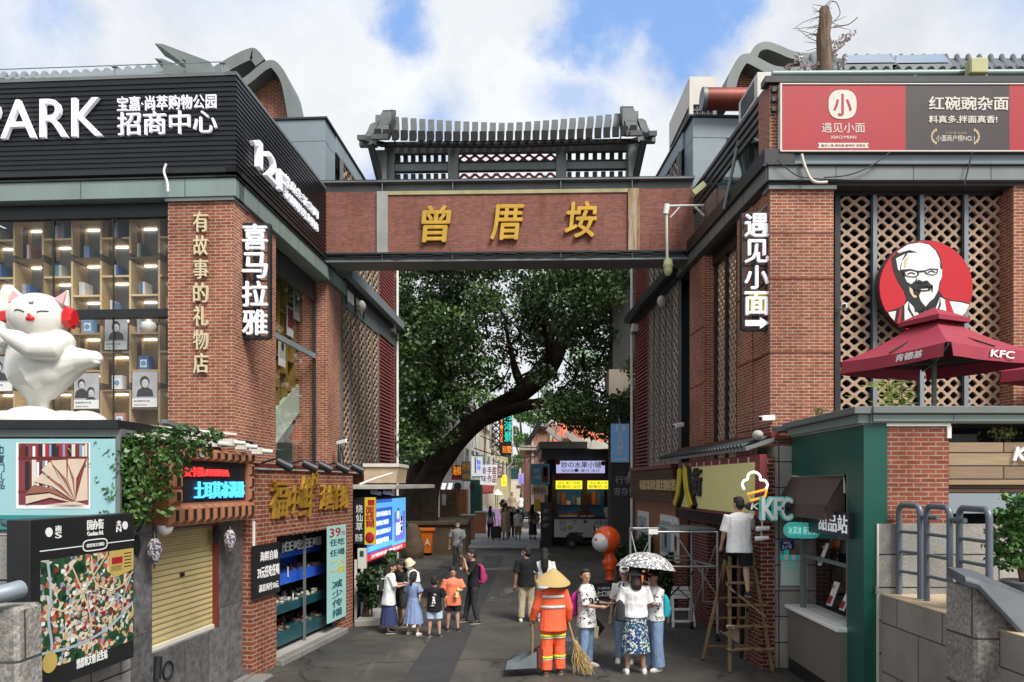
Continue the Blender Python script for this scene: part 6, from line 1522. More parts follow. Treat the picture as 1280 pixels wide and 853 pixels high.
# neon and hanging shoes-like lamp beside the brick pier
Yn = 11.55; nf = Frame((0, Yn),(1,0)); mat('neon_white', (.9,.9,.9),.4,0,0, emit=.55); mat('neon_orange', (.9,.35,.04),.4,0,0, emit=.45)
t = thing('neon_cone_sign', 'white and orange outline sign shaped like an ice cream on the brick pier', 'sign', P(942,626, Yn).to_tuple())
cl = []
for cx_n, cy_n, r_, a0, a1 in ((933,606,7,130,250),(942,600,9.5,20,175),(952,609,7.5,-60,80)): cl += [(cx_n+r_*math.cos(R(x)), cy_n-r_*math.sin(R(x))) for x in (np.linspace(a1, a0,8) if True else [])]
pa = [(929,612),(926.5,606),(929,601),(933,599.5),(934,594),(939,590.5),(945,591.5),(949,596),(949,600),(955,601),(958,606),(956,612)]
MB(nf).mat('neon_white').tube([(PX(a, Yn),-.05, PZ(b, Yn)) for a, b in smooth_path(pa, 3)],.02,8).build('tube', t)
MB(nf).mat('neon_orange').tube([(PX(a, Yn),-.05, PZ(b, Yn)) for a, b in ((956,612),(933,618),(937,626),(955,621),(957,612))],.02,8).build('tube', t)
MB(nf).mat('black').ell((PX(945, Yn),.02, PZ(633, Yn)),(.18,.03,.075),16,8).bar((PX(945, Yn),.0, PZ(612, Yn)),(PX(945, Yn),.02, PZ(632, Yn)),.02).build('plate', t)
MB(nf).mat('white').text('KI', PX(938, Yn), PX(951, Yn), PZ(637, Yn), PZ(629, Yn),-.012,.008,.02, False, .2).build('lettering', t)
for i, (px, py) in enumerate(((953,660),(952,672))):
 p = P(px, py, 11.7); m = MB().mat('white').tube([p+Vector((-.1,0,-.02)), p+Vector((.1,-.03,.0))],[.04,.03],10); m.mat('off_white').tube([p, p+Vector((0,.02,.12)), p+Vector((-.02,.1,.17))],.012,6); tag(m.build('clip_lamp'),['upper', 'lower'][i]+' white clip lamp hanging on the red brick pier', 'lamp', 'white clip lamps on the brick pier')
# wood front shop further along
wd = thing('timber_shop', 'brown timber shopfront with pale characters beyond the barbecue shop', 'shop', tuple(RW.pt(-9,0,0)))
u0_, u1_ = RW.uz(794.5), RW.uz(849); zz0, zz1 = RW.uz(848,628)[1], RW.uz(848,585)[1]
MB(RW).mat('wood_brown').box(u0_, u1_, -.16,.2, zz0, zz1).build('timber_board', wd)
MB(RW).mat('wood_red').box(u0_, u1_, .0,.3,1.0, zz0-.002).build('panel_wall', wd)
MB(RW).mat('brick_deep').box(u0_, u1_, -.05,.3,0,1.0).build('brick_base', wd)
a = (RW.uz(800, None, -.17), RW.uz(845, None, -.17)); m = MB(RW).mat('gold_pale').text('有福公园文创主题客栈', a[0], a[1], zz0+.28, zz1-.28,-.16,.03,.01); tag(m.build('wall_lettering'), 'row of pale characters on the brown timber board right of the gate opening', 'lettering')
MB(RW).mat('maroon').box(u0_-.02, u1_, -.2,.25, zz1, zz1+.1).build('eave', wd)
mat('poster_aqua', (.30,.42,.44),.5,0,.3,4)
for i, (x0, x1) in enumerate(((797,809),(825,840),(842.5,847))):
 u0, u1 = RW.uz(x0, None, -.05), RW.uz(x1, None, -.05); z1, z0 = RW.uz(x0,626,-.05)[1], RW.uz(x1,660,-.05)[1]
 m = MB(RW).mat('white').box(u0, u1,-.05,-.002,1.1,2.2); m.mat('poster_aqua').box(u0+.1, u1-.1,-.055,-.051,1.25,2.05); m.mat('poster_dark').disc((u0+u1)/2,-.056,1.6,.12,.003,10,.25)
 tag(m.build('poster'),['pale poster at the far end of the timber shopfront', 'pale poster in the middle of the timber shopfront above the bushes', 'narrow pale poster at the near end of the timber shopfront'][i], 'poster')
# lamp bracket with camera at the gate's right end
t = thing('camera_bracket', 'white bracket with hanging camera dome at the right end of the gateway', 'camera', P(838,340,16.5).to_tuple()); Yc = 16.5
m = MB().mat('off_white').tube([P(833,262, Yc), P(834,325, Yc)],.03,8).tube([P(834,258, Yc), P(880,257, Yc)],.03,8).tube([P(838,272, Yc), P(850,259, Yc)],.02,6).tube([P(868,258, Yc), P(880,270, Yc)],.025,6); m.build('bracket', t)
m = MB().mat('white').tube([P(834,256, Yc), P(832,268, Yc)],[.07,.06],10); m.build('floodlight', t)
p = P(835,332, Yc); MB().mat('lamp_yellow').lathe([(.05,.15),(.1,.1),(.1,.02),(.12,0),(.08,-.06),(.1,-.1),(.07,-.2),(.02,-.24)], p, 14).build('camera_dome', t)
def cam_thing(p, d, label, key='white'):
 p = Vector(p); d = Vector(d).normalized(); t = thing('security_camera', label, 'camera', p.to_tuple())
 MB().mat(key).bar(p-d*.16, p+d*.16,.1,.1).build('housing', t, bevel=.015); MB().mat('black').tube([p+d*.16, p+d*.175],.035,10).build('lens', t); MB().mat(key).tube([p-d*.1, p-d*.1+Vector((0,.15,.02))],.02,6).build('arm', t)
cam_thing(P(848,532,17.4),(-.8,-.6,-.2), 'white camera on the right side wall above the timber shop')
cam_thing(P(428,553,18.6),(.9,-.4,.2), 'white camera on a dark hook on the left wall above the brick shop')
m = MB().mat('black').tube([P(424,581,18.6), P(424,556,18.6), P(428,553,18.7)],.04,6).tube([P(430,582,18.6), P(428,565,18.6), P(425,556,18.6)],.02,6); tag(m.build('hook_pole'), 'bent dark pole carrying the camera above the brick shop', 'pole')
m = MB().mat('wood_brown').box(PX(864,15.6), PX(879,15.6),15.5,15.75, PZ(247,15.6), PZ(233,15.6)); p = P(872,240,15.6)
m = MB().mat('lamp_yellow').bar(P(866,243,15.6), P(880,231,15.6),.18,.12); m.mat('black').bar(P(880,230,15.6), P(932,230,14.5),.03); tag(m.build('floodlight'), 'beige floodlight on a thin arm at the right end of the gate', 'floodlight')
for (px, py, Y, lab) in ((489,411,25.5, 'white lamp box on the left wall end beside the tree crown'),(795.5,410,24.2, 'white lamp box on the right wall end beside the tree crown')):
 p = P(px, py, Y); m = MB().mat('white').box(p.x-.16, p.x+.16, Y-.1, Y+.1, p.z-.13, p.z+.13); m.mat('steel_grey').box(p.x-.17, p.x+.17, Y-.12, Y+.1, p.z-.2, p.z-.131); tag(m.build('lamp_box', bevel=.02), lab, 'lamp')
for (fr_, px, py, lab) in ((LS, 452,383, 'round white lamp on the left wall ledge'),(RS, 827,377, 'round white lamp on the right wall ledge')):
 u, z = fr_.uz(px, py, -.2); m = MB(fr_).mat('off_white').ell((u, -.2, z),(.16,.12,.16)); m.mat('steel_grey').bar((u, -.15, z),(u, .0, z),.05); tag(m.build('round_lamp'), lab, 'lamp')
p = P(971,270,12.9);
for (px, py, lab) in ((1055,384, 'small white camera on the pierced window left of the round sign'),): cam_thing(P(px, py, 13.0),(-.4,-.9,-.1), lab, 'off_white')
cam_thing(P(959,523,12.9),(-.9,-.5,-.1), 'white camera low on the right brick pier above the eave')
# dead tree trunk with blossom on the roof
dt = thing('dead_tree', 'bare dead tree trunk with pale blossom on the right roof', 'tree', P(1031,95,14.0).to_tuple()); Yd = 14.0
def bark():
 m, N, L, B = _new('bark'); v = _vec(N, L, 'OBJ', (14,14,1.5)); f = _noise(N, L, v, 1.5,6,.7)
 L.new(_ramp(N, L, f, ((.3,(.05,.03,.022)),(.55,(.17,.115,.08)),(.75,(.27,.21,.16)))), B.inputs['Base Color']); B.inputs['Roughness'].default_value = .9; _bump(N, L, B, f, .9,.04)
bark()
m = MB().mat('bark').tube([P(1031,100, Yd), P(1031,70, Yd), P(1029,45, Yd), P(1032,25, Yd), P(1030,10, Yd)],[.15,.145,.125,.12,.08],12); m.build('trunk', dt)
m = MB().mat('bark'); rng = random.Random(11)
for k in range(34):
 y0 = rng.uniform(8,62); s_ = rng.choice((-1,-1,-1,1)); a = Vector(P(1031, y0, Yd)); ln = rng.uniform(12,34); pts = [a]; d = Vector((s_*rng.uniform(.3,1), rng.uniform(-.5,.5), rng.uniform(-.3,.7)))
 for j in range(4): d += Vector((rng.uniform(-.3,.3), rng.uniform(-.3,.3), rng.uniform(-.35,.25))); pts.append(pts[-1]+d*ln*.0042)
 m.tube(pts, [.012,.009,.006,.005,.003],5)
m.tube(smooth_path([tuple(P(1041,28, Yd)), tuple(P(1050,18, Yd)), tuple(P(1046,4, Yd)), tuple(P(1040,2, Yd))],4),.008,5); m.tube(smooth_path([tuple(P(1042,33, Yd)), tuple(P(1060,31, Yd)), tuple(P(1072,22, Yd))],4),.01,5)
m.build('branch', dt)
mat('blossom', (.55,.45,.46),.7,0,.15)
m = MB(); bl_ = [(PX(px, Yd), Yd, PZ(py, Yd), r*Yd/FPX, .15, r*Yd/FPX) for px, py, r in ((1045,58,8),(1052,52,6),(1060,46,5),(1040,70,5),(1052,78,6),(1005,88,8),(1068,40,3),(1020,85,6),(985,86,5),(998,72,5))]
leaf_cloud(m, blob_pts(rng_np, bl_, 420),.055, rng_np, ['blossom', 'off_white', 'blossom'],0,.9); m.build('blossom', dt)
# ------------------------------------------------------------------ BANYAN behind the gate
rngT = np.random.default_rng(21)
for i, c in enumerate([(.012,.034,.009),(.030,.070,.015),(.052,.105,.022),(.108,.168,.038)]): mat('banyan_leaf_%s' % 'abcd'[i], c, .45,0,.25,1)
mat('bark_dark', (.034,.027,.021),.95,0,.5,3,1.0,7, spec=.1)
bt = thing('banyan_tree', 'huge spreading banyan tree with dark leaning trunk behind the gateway', 'tree', P(540,690,33).to_tuple())
Yt = 33.0
m = MB().mat('bark_dark')
def limb(pts, rr, n=10): m.tube(smooth_path([tuple(P(a, b, Yt+d)) for a, b, d in pts],4), list(np.interp(np.linspace(0,1,(len(pts)-1)*4+1), np.linspace(0,1, len(rr)), rr)), n)
limb([(516,700,0),(520,655,0),(531,612,0),(558,566,-.3),(598,525,-.6),(655,490,-1),(690,458,-1.2),(706,420,-1),(735,385,-.5),(770,345,0)],[.9,.70,.58,.50,.44,.38,.32,.27,.18,.1],14)
limb([(520,690,.4),(520,640,.5),(525,590,.6),(535,540,.8),(552,500,1),(545,460,1),(530,410,1.5)],[.9,.7,.5,.42,.34,.24,.1])
limb([(536,690,-.5),(535,640,-.4),(540,600,-.2),(562,562,0)],[.55,.45,.45,.5])
limb([(590,540,-.5),(580,515,-.6),(560,496,-1),(553,470,-1.4),(560,440,-1.6)],[.4,.32,.26,.18,.08])
limb([(655,490,-1),(645,465,-1.5),(640,445,-1.8),(630,400,-2)],[.22,.18,.12,.05])
limb([(690,458,-1.2),(686,420,-1.6),(675,390,-2),(667,360,-2.2),(672,330,-2)],[.28,.22,.17,.11,.05])
limb([(640,500,-.8),(665,470,.5),(690,440,1.5),(720,430,2)],[.3,.25,.2,.1])
limb([(600,527,-.6),(640,512,-1.5),(690,502,-2.5),(740,505,-3),(780,515,-3)],[.3,.25,.2,.14,.06])
limb([(706,420,-1),(730,415,-2),(755,400,-2.5)],[.18,.12,.05])
for k in range(26):
 rr_ = random.Random(k); a = (rr_.uniform(520,770), rr_.uniform(350,500)); limb([(a[0], a[1],-3),(a[0]+rr_.uniform(-20,20), a[1]-rr_.uniform(8,25),-3.6),(a[0]+rr_.uniform(-35,35), a[1]-rr_.uniform(20,50),-4.2)],[.06,.045,.02],5)
m.build('trunk', bt)
m = MB().mat('bark_dark'); rg = random.Random(4)
for k in range(40):
 px = rg.choice([rg.uniform(560,760), rg.uniform(590,640)]); y0 = rg.uniform(480,520); p = P(px, y0, Yt+rg.uniform(-2,1)); L_ = rg.uniform(.6,2.6); m.tube([p, p+Vector((rg.uniform(-.1,.1),0,-L_*.5)), p+Vector((rg.uniform(-.15,.15),0,-L_))],[.018,.012,.006],4)
m.build('aerial_root', bt)
clumps = []
def density(px, py):
 d = 1.0
 for cx, cy, rx, ry, k in ((628,362,26,16,1.0),(676,352,10,14,.9),(600,357,14,14,.7),(590,452,10,22,.75),(665,455,14,12,.8),(697,455,16,16,.9),(730,450,18,18,.55),(640,440,20,12,.4),(575,475,14,12,.5),(600,485,20,8,.6)):
  q_ = ((px-cx)/rx)**2+((py-cy)/ry)**2
  if q_ < 1.6: d = min(d, 1-k*max(0, min(1,1.6-q_)))
 return d
rg = random.Random(77)
tries = 0
while len(clumps) < 470 and tries < 20000:
 tries += 1
 Yc = rg.uniform(26.8,40); px = rg.uniform(455,835); py = rg.uniform(245,560)
 low = np.interp(px, [455,520,560,610,660,690,720,790,835],[610,600,525,488,492,520,548,560,560])
 if px > 545 and px < 790 and Yc > 36 and py > 470: continue
 if py > low-8: continue
 if py < 300 and rg.random() < .45: continue
 if rg.random() > density(px, py): continue
 if Yc < 33.5 and 620 < px < 770 and 395 < py < 500 and rg.random() < .72: continue
 r = rg.uniform(.55,1.05); p = P(px, py, Yc); clumps.append((p.x, p.y, p.z, r*1.15, r*1.15, r*.75))
P_all = blob_pts(rngT, clumps, 160000)
pxs = CXP+P_all[:, 0]/P_all[:, 1]*FPX; pys = HZ-(P_all[:, 2]-CAMZ)/P_all[:, 1]*FPX
keep = np.ones(len(P_all), bool)
m = MB(); leaf_cloud(m, P_all[keep],.17, rngT, ['banyan_leaf_a', 'banyan_leaf_b', 'banyan_leaf_b', 'banyan_leaf_c', 'banyan_leaf_c', 'banyan_leaf_d'],.35,.62); m.build('crown', bt)
# planter and rock, orange bin
mat('boulder', (.085,.06,.035),.9,0,.5,2.5,.8,8)
pl = thing('tree_planter', 'low dark stone planter wall around the banyan trunk', 'planter', P(555,690,32.5).to_tuple())
MB().mat('boulder').box(-5.2, PX(584,33),31.6,36,0,1.25).build('wall', pl); MB().mat('boulder').box(-5.25, PX(585,33)+.05,31.5,36.05,1.252,1.38).build('coping', pl)
m = MB().mat('rock'); c = P(516,668,30.5)
def lump(mb, c, r, seed, n=16, mm=10):
 rg_ = random.Random(seed); b = len(mb.V); mb.ell((0,0,0),(1,1,1), n, mm); ph = [rg_.uniform(0,6) for _ in range(6)]
 for i in range(b, len(mb.V)):
  v = mb.V[i]; s_ = 1+.16*math.sin(3*v.x+ph[0])+.14*math.sin(4*v.y+ph[1])+.12*math.sin(5*v.z+ph[2])+.06*math.sin(9*v.x+7*v.z+ph[3]); mb.V[i] = Vector((c[0]+v.x*r[0]*s_, c[1]+v.y*r[1]*s_, c[2]+v.z*r[2]*s_))
 return mb
m = MB().mat('boulder'); lump(m, (PX(516,30),30,.4),(.50,.45,.80),3); tag(m.build('boulder'), 'brown boulder at the foot of the banyan beside the blue screen', 'rock')
mat('bin_orange', (.62,.14,.01),.5,0,.08)
p = P(533,680,31.0); bn = thing('litter_bin', 'bright orange wheeled litter bin against the banyan planter', 'bin', (p.x, 31,0)); x = p.x
MB().mat('bin_orange').loft([[(x-.2+.0,30.8,.12),(x+.2,30.8,.12),(x+.2,31.2,.12),(x-.2,31.2,.12)],[(x-.34,30.7,1.05),(x+.30,30.7,1.05),(x+.3,31.3,1.05),(x-.34,31.3,1.05)]], True, False).build('body', bn)
MB().mat('bin_orange').box(x-.40, x+.36,30.64,31.34,1.05,1.14).build('lid', bn); MB().mat('black').tube([(x-.2,31.2,.1),(x+.2,31.2,.1)],.1,12).build('wheel', bn)
MB().mat('white').text('A', x-.02, x+.16,.45,.7,30.73,.01).build('mark', bn)
# ------------------------------------------------------------------ blue information screen and kiosk between shop and tree
SB = Frame((-3.21,16.3),(.31,3.7)); L_ = 3.72
mat('screen_blue', (.03,.12,.55),.35,0,.05, emit=.55); mat('screen_sky', (.12,.45,.85),.35,0,.05, emit=.55); mat('screen_violet', (.16,.18,.62),.35,0,.05, emit=.5); mat('screen_white', (.8,.85,.95),.4,0,0, emit=.5); mat('screen_red', (.65,.05,.06),.4,0,0, emit=.35)
sb = thing('information_screen', 'bright blue outdoor screen with white text rows and cartoon nurse picture', 'screen', tuple(SB.pt(1.8,0,1.2)))
z0, z1 = 1.28,2.63
MB(SB).mat('steel_dark').box(-.05, L_+.05,.0,.2, z0-.05, z1+.05).build('casing', sb)
m = MB(SB).mat('screen_blue').box(0, L_*.60,-.02,-.002, z0+.16, z1); m.mat('screen_sky').box(L_*.60, L_, -.02,-.002, z0+.16, z1); m.mat('screen_violet').box(L_*.66, L_*.97,-.024,-.021, z0+.25, z1-.35); m.mat('screen_sky').box(0, L_*.6,-.023,-.021, z1-.2, z1-.08); m.box(0, L_*.6,-.023,-.021, z0+.2, z0+.32); m.mat('screen_red').box(0, L_, -.02,-.002, z0, z0+.155)
m.build('panel', sb)
m = MB(SB).mat('screen_white')
for i, txt in enumerate(('在景区时请佩戴口罩,', '保持距离,文明游览', '请配合测温扫码,不', '聚集,勤洗手常通风')): m.text(txt, L_*.16, L_*(.56 if i % 2 == 0 else .5), z1-.40-.21*i, z1-.28-.21*i, -.024,.006,.01)
m.text('文明旅游 健康出行', .3, L_-.4, z0+.04, z0+.12,-.022,.004)
u = L_*.8; m.ell((u-.15,-.03, z1-.42),(.12,.01,.13)); m.box(u-.35, u+.05,-.032,-.026, z0+.4, z0+.72); m.mat('screen_sky').box(u-.02, u+.3,-.035,-.03, z1-.5, z1-.34); m.mat('poster_dark').disc(u-.15,-.03, z1-.32,.12,.004,10,.06)
m.mat('screen_white')
for q_ in range(2): m.box(u+.08, u+.34,-.031,-.026, z0+.45+.26*q_, z0+.64+.26*q_); m.mat('poster_dark').box(u+.12, u+.3,-.036,-.032, z0+.48+.26*q_, z0+.61+.26*q_); m.mat('screen_white')
m.build('picture', sb)
kk = thing('small_kiosk', 'dark little kiosk with pale flat canopy beside the blue screen', 'kiosk', (-3.6,17,0))
MB().mat('dark_room').box(-4.2,-3.25,16.4,20,0,2.9).build('body', kk)
m = MB().mat('concrete').prism([(-3.55,15.9,2.88),(-2.55,16.2,2.88),(-2.15,20.6,2.88),(-4.2,20.6,2.88),(-4.2,15.9,2.88)],(0,0,.10)); m.build('canopy', kk, bevel=.01)
m = MB().mat('tan_paving').prism([(PX(455,18.2),18.2,3.02),(PX(495,18.2),18.2,3.02),(PX(498,18.2),18.2,3.42),(PX(455,18.2),18.2,3.42)],(0,1.6,0)); m.mat('off_white').box(PX(454,18.2), PX(499,18.2),18.15,19.9,3.42,3.5); m.build('roof_box', kk)
m = MB().mat('off_white').tube([tuple(P(449,606,16.5)), tuple(P(470,598,17)), tuple(P(490,592,18))],.03,6); tag(m.build('conduit'), 'pale conduit over the canopy of the small kiosk', 'conduit')
for (px, lab) in ((470, 'left white clamp lamp on the kiosk canopy above the blue screen'),(486, 'right white clamp lamp on the kiosk canopy above the blue screen')):
 p = P(px, 617,16.8); m = MB().mat('white').tube([p+Vector((-.12,0,.03)), p+Vector((.12,-.02,0))],.045,8); m.tube([p+Vector((0,.02,.03)), p+Vector((-.02,.1,.16)), p+Vector((0,.3,.16))],.015,6); tag(m.build('clamp_lamp'), lab, 'lamp')
Y = 16.15; fx = Frame((0, Y),(1,0))
t = thing('menu_sign', 'black menu sign with white neon characters left of the yellow board', 'sign', P(449,680, Y).to_tuple()); a = (PX(442, Y), PX(455.5, Y), PZ(680, Y), PZ(622, Y))
MB(fx).mat('black').box(a[0], a[1],0,.08, a[2], a[3]).build('panel', t); m = MB(fx).mat('white').vtext('烧仙草', a[0]+.05, a[1]-.04, a[2]+.28, a[3]-.15,0,.006,0); m.text('奶茶', a[0]+.04, a[1]-.04, a[2]+.05, a[2]+.22,0,.006,0); m.build('lettering', t)
t = thing('menu_sign', 'yellow and red food sign between black menu sign and blue screen', 'sign', P(462,682, Y).to_tuple()); a = (PX(456, Y), PX(469.5, Y), PZ(681, Y), PZ(622, Y))
MB(fx).mat('yellow').box(a[0], a[1],-.02,.06, a[2], a[3]).build('panel', t); m = MB(fx).mat('sign_red').vtext('面线糊', a[0]+.03, a[1]-.03, a[2]+.38, a[3]-.2,-.02,.006,.03,.03); m.box(a[0]+.07, a[1]-.02,-.026,-.02, a[3]-.17, a[3]-.05); m.ell(((a[0]+a[1])/2,-.03, a[2]+.16),(.1,.015,.12)); m.build('lettering', t)
t = thing('exit_box', 'small pale sign box with green symbol under the menu signs', 'sign', P(452,712,16).to_tuple()); a = (PX(447,16), PX(457.5,16), PZ(711,16), PZ(686,16)); f16 = Frame((0,16),(1,0))
MB(f16).mat('off_white').box(a[0], a[1],0,.12, a[2], a[3]).build('body', t); m = MB(f16).mat('kiosk_green').box(a[0]+.05, a[1]-.05,-.008,-.001, a[3]-.17, a[3]-.05); m.build('symbol', t)
MB(f16).mat('off_white').box(PX(443,16), PX(446,16),0,.06,0, PZ(700,16)).box(PX(451,16), PX(454,16),0,.06,0, a[2]-.001).build('post', t)
structure(MB().mat('concrete').prism([(-3.3,15.45,0),(-2.75,15.6,0),(-2.6,17.6,0),(-3.3,17.6,0)],(0,0,.14)).build('kiosk_step', bevel=.015))
def shrub(name, label, Y, blobs, n, size, keys, seed, stems=None, droop=.1):
 t = thing(name, label, 'plant', (PX(blobs[0][0], Y), Y, 0)); r_ = np.random.default_rng(seed)
 bl = [(PX(px, Y), Y+random.Random(i+seed).uniform(-.25,.25), PZ(py, Y), r*Y/FPX, r*Y/FPX, r*Y/FPX) for i, (px, py, r) in enumerate(blobs)]
 m = MB(); leaf_cloud(m, blob_pts(r_, bl, n), size, r_, keys, droop, .55); m.build('foliage', t)
 m = MB().mat('wood_brown'); rg_ = random.Random(seed)
 for b in bl[:6]: m.tube([(bl[0][0]+rg_.uniform(-.15,.15), Y, 0),((bl[0][0]+b[0])/2, Y, b[2]*.6),(b[0], b[1], b[2])],[.022,.015,.006],5)
 m.build('stem', t); return t
for i, c in enumerate([(.012,.028,.008),(.025,.055,.012),(.045,.09,.02)]): mat('shrub_leaf_%s' % 'abc'[i], c, .45,0,.2,3)
SK = ['shrub_leaf_a', 'shrub_leaf_b', 'shrub_leaf_b', 'shrub_leaf_c']
shrub('potted_shrub', 'dark leafy potted shrub below the blue screen', 17.0,[(482,716,11),(494,706,10),(470,722,9),(488,698,9),(500,716,8),(476,734,8)],900,.12, SK, 31)
shrub('potted_shrub', 'dark leafy potted shrub at the kiosk step behind the white shirt woman', 15.9,[(458,724,11),(468,734,12),(456,742,10),(470,716,8),(464,752,9)],900,.11, SK, 32)
# ------------------------------------------------------------------ FAR STREET
SLf = Frame((-2.9,39.0),(.078,1))
def house(label, fr, u0, u1, z0, z1, wall, rows, cols, depth=6, key_w='dark_glass', roof=None):
 t = thing('shop_house', label, 'building', tuple(fr.pt((u0+u1)/2,0,.12)))
 MB(fr).mat(wall).box(u0, u1,0, depth, 0, z1).build('wall', t)
 m = MB(fr).mat('off_white').box(u0-.05, u1+.05,-.2, depth, z1, z1+.25); m.build('cornice', t)
 for r_ in range(rows):
  for c in range(cols):
   a = u0+(u1-u0)*(c+.25)/cols; b = u0+(u1-u0)*(c+.75)/cols; zz = z0+3.2+r_*2.6
   if zz+1.5 > z1: continue
   w = MB(fr).mat('off_white').box(a-.06, b+.06,-.05,-.001, zz-.06, zz+1.46).build('window', t); MB(fr).mat('teal_dark').box(a, b, -.055,-.051, zz, zz+1.4).build('pane', w)
 return t
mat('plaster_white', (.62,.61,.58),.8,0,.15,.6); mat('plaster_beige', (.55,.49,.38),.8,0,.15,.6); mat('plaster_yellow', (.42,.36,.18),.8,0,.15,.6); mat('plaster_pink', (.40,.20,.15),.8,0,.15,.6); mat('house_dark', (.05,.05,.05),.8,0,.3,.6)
hA = house('white plastered shop house nearest on the far street left side', SLf, 2.5,9.5,.4,7.6, 'plaster_white', 1,3,1.6)
hB = house('beige plastered shop house behind the tall neon sign', SLf, 9.8,20,.4,6.8, 'plaster_beige', 1,3)
hC = house('yellowish plastered shop house farthest on the left street side', SLf, 20.3,36,.4,6.2, 'plaster_yellow', 1,4)
FD = Frame((-9.5,42),(1,0))
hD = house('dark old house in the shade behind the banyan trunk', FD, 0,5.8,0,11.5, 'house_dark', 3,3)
m = MB(FD).mat('rust').box(4.9,5.5,-.06,-.03,6.0,7.0); m.mat('off_white')  # rust-coloured pane paints the orange light of a lit window
for k in range(4): m.box(4.9+.18*k, 4.93+.18*k, -.08,-.06,6,7)
m.build('window_grille', hD)
FE = Frame((PX(764,28.5),28.5),(1,0)); hE = thing('grey_house', 'dark grey house close behind the right end of the gateway', 'building', tuple(FE.pt(.5,0,0)))
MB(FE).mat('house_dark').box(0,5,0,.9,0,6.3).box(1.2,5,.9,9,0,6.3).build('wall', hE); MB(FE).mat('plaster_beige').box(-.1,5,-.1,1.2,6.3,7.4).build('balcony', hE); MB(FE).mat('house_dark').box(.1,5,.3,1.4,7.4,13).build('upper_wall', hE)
m = MB(FE).mat('steel_grey').box(.25,.31,-.06,-.002,3.8,6.2).box(.62,.68,-.06,-.002,3.8,6.2).box(.25,.9,-.07,-.061,4.9,4.96); m.build('window', hE)
m = MB(FE).mat('poster_grey').text('行李', .16,.8,3.0,3.3,0,.02); m.text('寄存处', .1,.95,2.55,2.85,0,.02); tag(m.build('wall_lettering'), 'dim grey luggage storage characters on the dark house wall', 'lettering')
# gable temple with orange roof behind the kiosk
tp = thing('temple', 'pink gabled temple with orange tiled roof and swooping white ridges', 'temple', P(705,600,47).to_tuple()); Yp = 47
MB().mat('plaster_pink').prism([P(657,640, Yp), P(700,640, Yp), P(700,534, Yp), P(689,528, Yp), P(672,537, Yp), P(663,548, Yp), P(657,560, Yp)],(0,8,0)).build('gable_wall', tp)
m = MB().mat('plaster_beige').box(PX(650, Yp), PX(705, Yp), Yp-.25, Yp+8, PZ(563, Yp), PZ(557, Yp)); m.mat('off_white').box(PX(664, Yp), PX(667, Yp), Yp-.1, Yp, PZ(640, Yp), PZ(545, Yp)); m.box(PX(687, Yp), PX(690, Yp), Yp-.1, Yp, PZ(640, Yp), PZ(530, Yp)); m.build('band', tp)
m = MB().mat('steel_dark'); ribbon(m, smooth_path([(655,552),(662,545),(668,534),(673,525)]), Yp-.3,1.2,.3); ribbon(m, smooth_path([(672,530),(682,534),(688,530)]), Yp-.25,1.0,.2); m.build('eave', tp)
mat('roof_orange', (.55,.14,.06),.6,0,.2,3); mat('dragon_yellow', (.65,.40,.08),.5,0,.2)
MB().mat('roof_orange').prism([P(690,556,45), P(800,556,45), P(800,520,50), P(700,520,50)],(0,.1,-.3)).build('roof', tp)
m = MB().mat('off_white'); ribbon(m, smooth_path([(686,533),(695,540),(702,546),(720,550),(735,548),(752,553)]),44.8,.5,.3); ribbon(m, smooth_path([(712,537),(722,547),(740,553),(762,552)]),44.2,.4,.4); m.build('ridge', tp)
m = MB().mat('roof_orange').tube(smooth_path([tuple(P(714,556,44.5)), tuple(P(717,545,44.5)), tuple(P(715,536,44.5))],4),.3,8); m.mat('dragon_yellow').tube(smooth_path([tuple(P(722,540,46)), tuple(P(728,532,46)), tuple(P(733,538,46)), tuple(P(742,530,46)), tuple(P(748,537,46))],4),.2,6); m.build('ridge_ornament', tp)
# fruit kiosk
Yk = 36.0; kf = Frame((0, Yk),(1,0)); q = lambda a: PX(a, Yk); qz = lambda b: PZ(b, Yk)
fk = thing('fruit_kiosk', 'dark timber fruit kiosk with lilac sign, yellow menus and white counter', 'kiosk', (q(730), Yk, .35))
mat('lilac', (.42,.42,.68),.5,0,.05, emit=.5); mat('menu_yellow', (.75,.70,.03),.5,0,.05, emit=.7); mat('kiosk_blue', (.03,.13,.38),.5,0,.3,2)
MB(kf).mat('dark_room').box(q(685), q(766),1.6,4,.3, qz(560)).box(q(685), q(692),.1,1.6,.3, qz(575)).box(q(765), q(800),.1,1.6,.3, qz(572)).build('back_wall', fk)
MB(kf).mat('dark_room').box(q(686), q(766),-.3,3.5,0,.42).build('base', fk); MB(kf).mat('concrete').box(q(673), q(731),-1.2,3.5, qz(562), qz(554)).build('roof_slab', fk); MB(kf).mat('steel_dark').box(q(676), q(800),-.7,3.5, qz(575), qz(562.5)).build('roof', fk)
MB(kf).mat('wood_brown').prism([(q(690),-.9, qz(601)),(q(768),-.9, qz(601)),(q(768),.1, qz(592)),(q(690),.1, qz(592))],(0,0,.06)).build('awning', fk)
m = MB(kf).mat('wood_brown')
for px in (693,730,762): m.box(q(px)-.12, q(px)+.12,-.05,.15,.35, qz(592))
m.build('post', fk)
MB(kf).mat('kiosk_blue').box(q(696), q(760),1.4,1.5, qz(650), qz(612)).build('inner_wall', fk)
m = MB(kf)
rg = random.Random(6)
for k in range(9): px = 700+k*6.5; m.mat(rg.choice(['white', 'rust', 'off_white', 'bin_orange', 'steel_grey'])).box(q(px)-.1, q(px)+.1,1.2,1.38, qz(632)+.0, qz(632)+rg.uniform(.2,.7))
m.build('shelf_goods', fk)
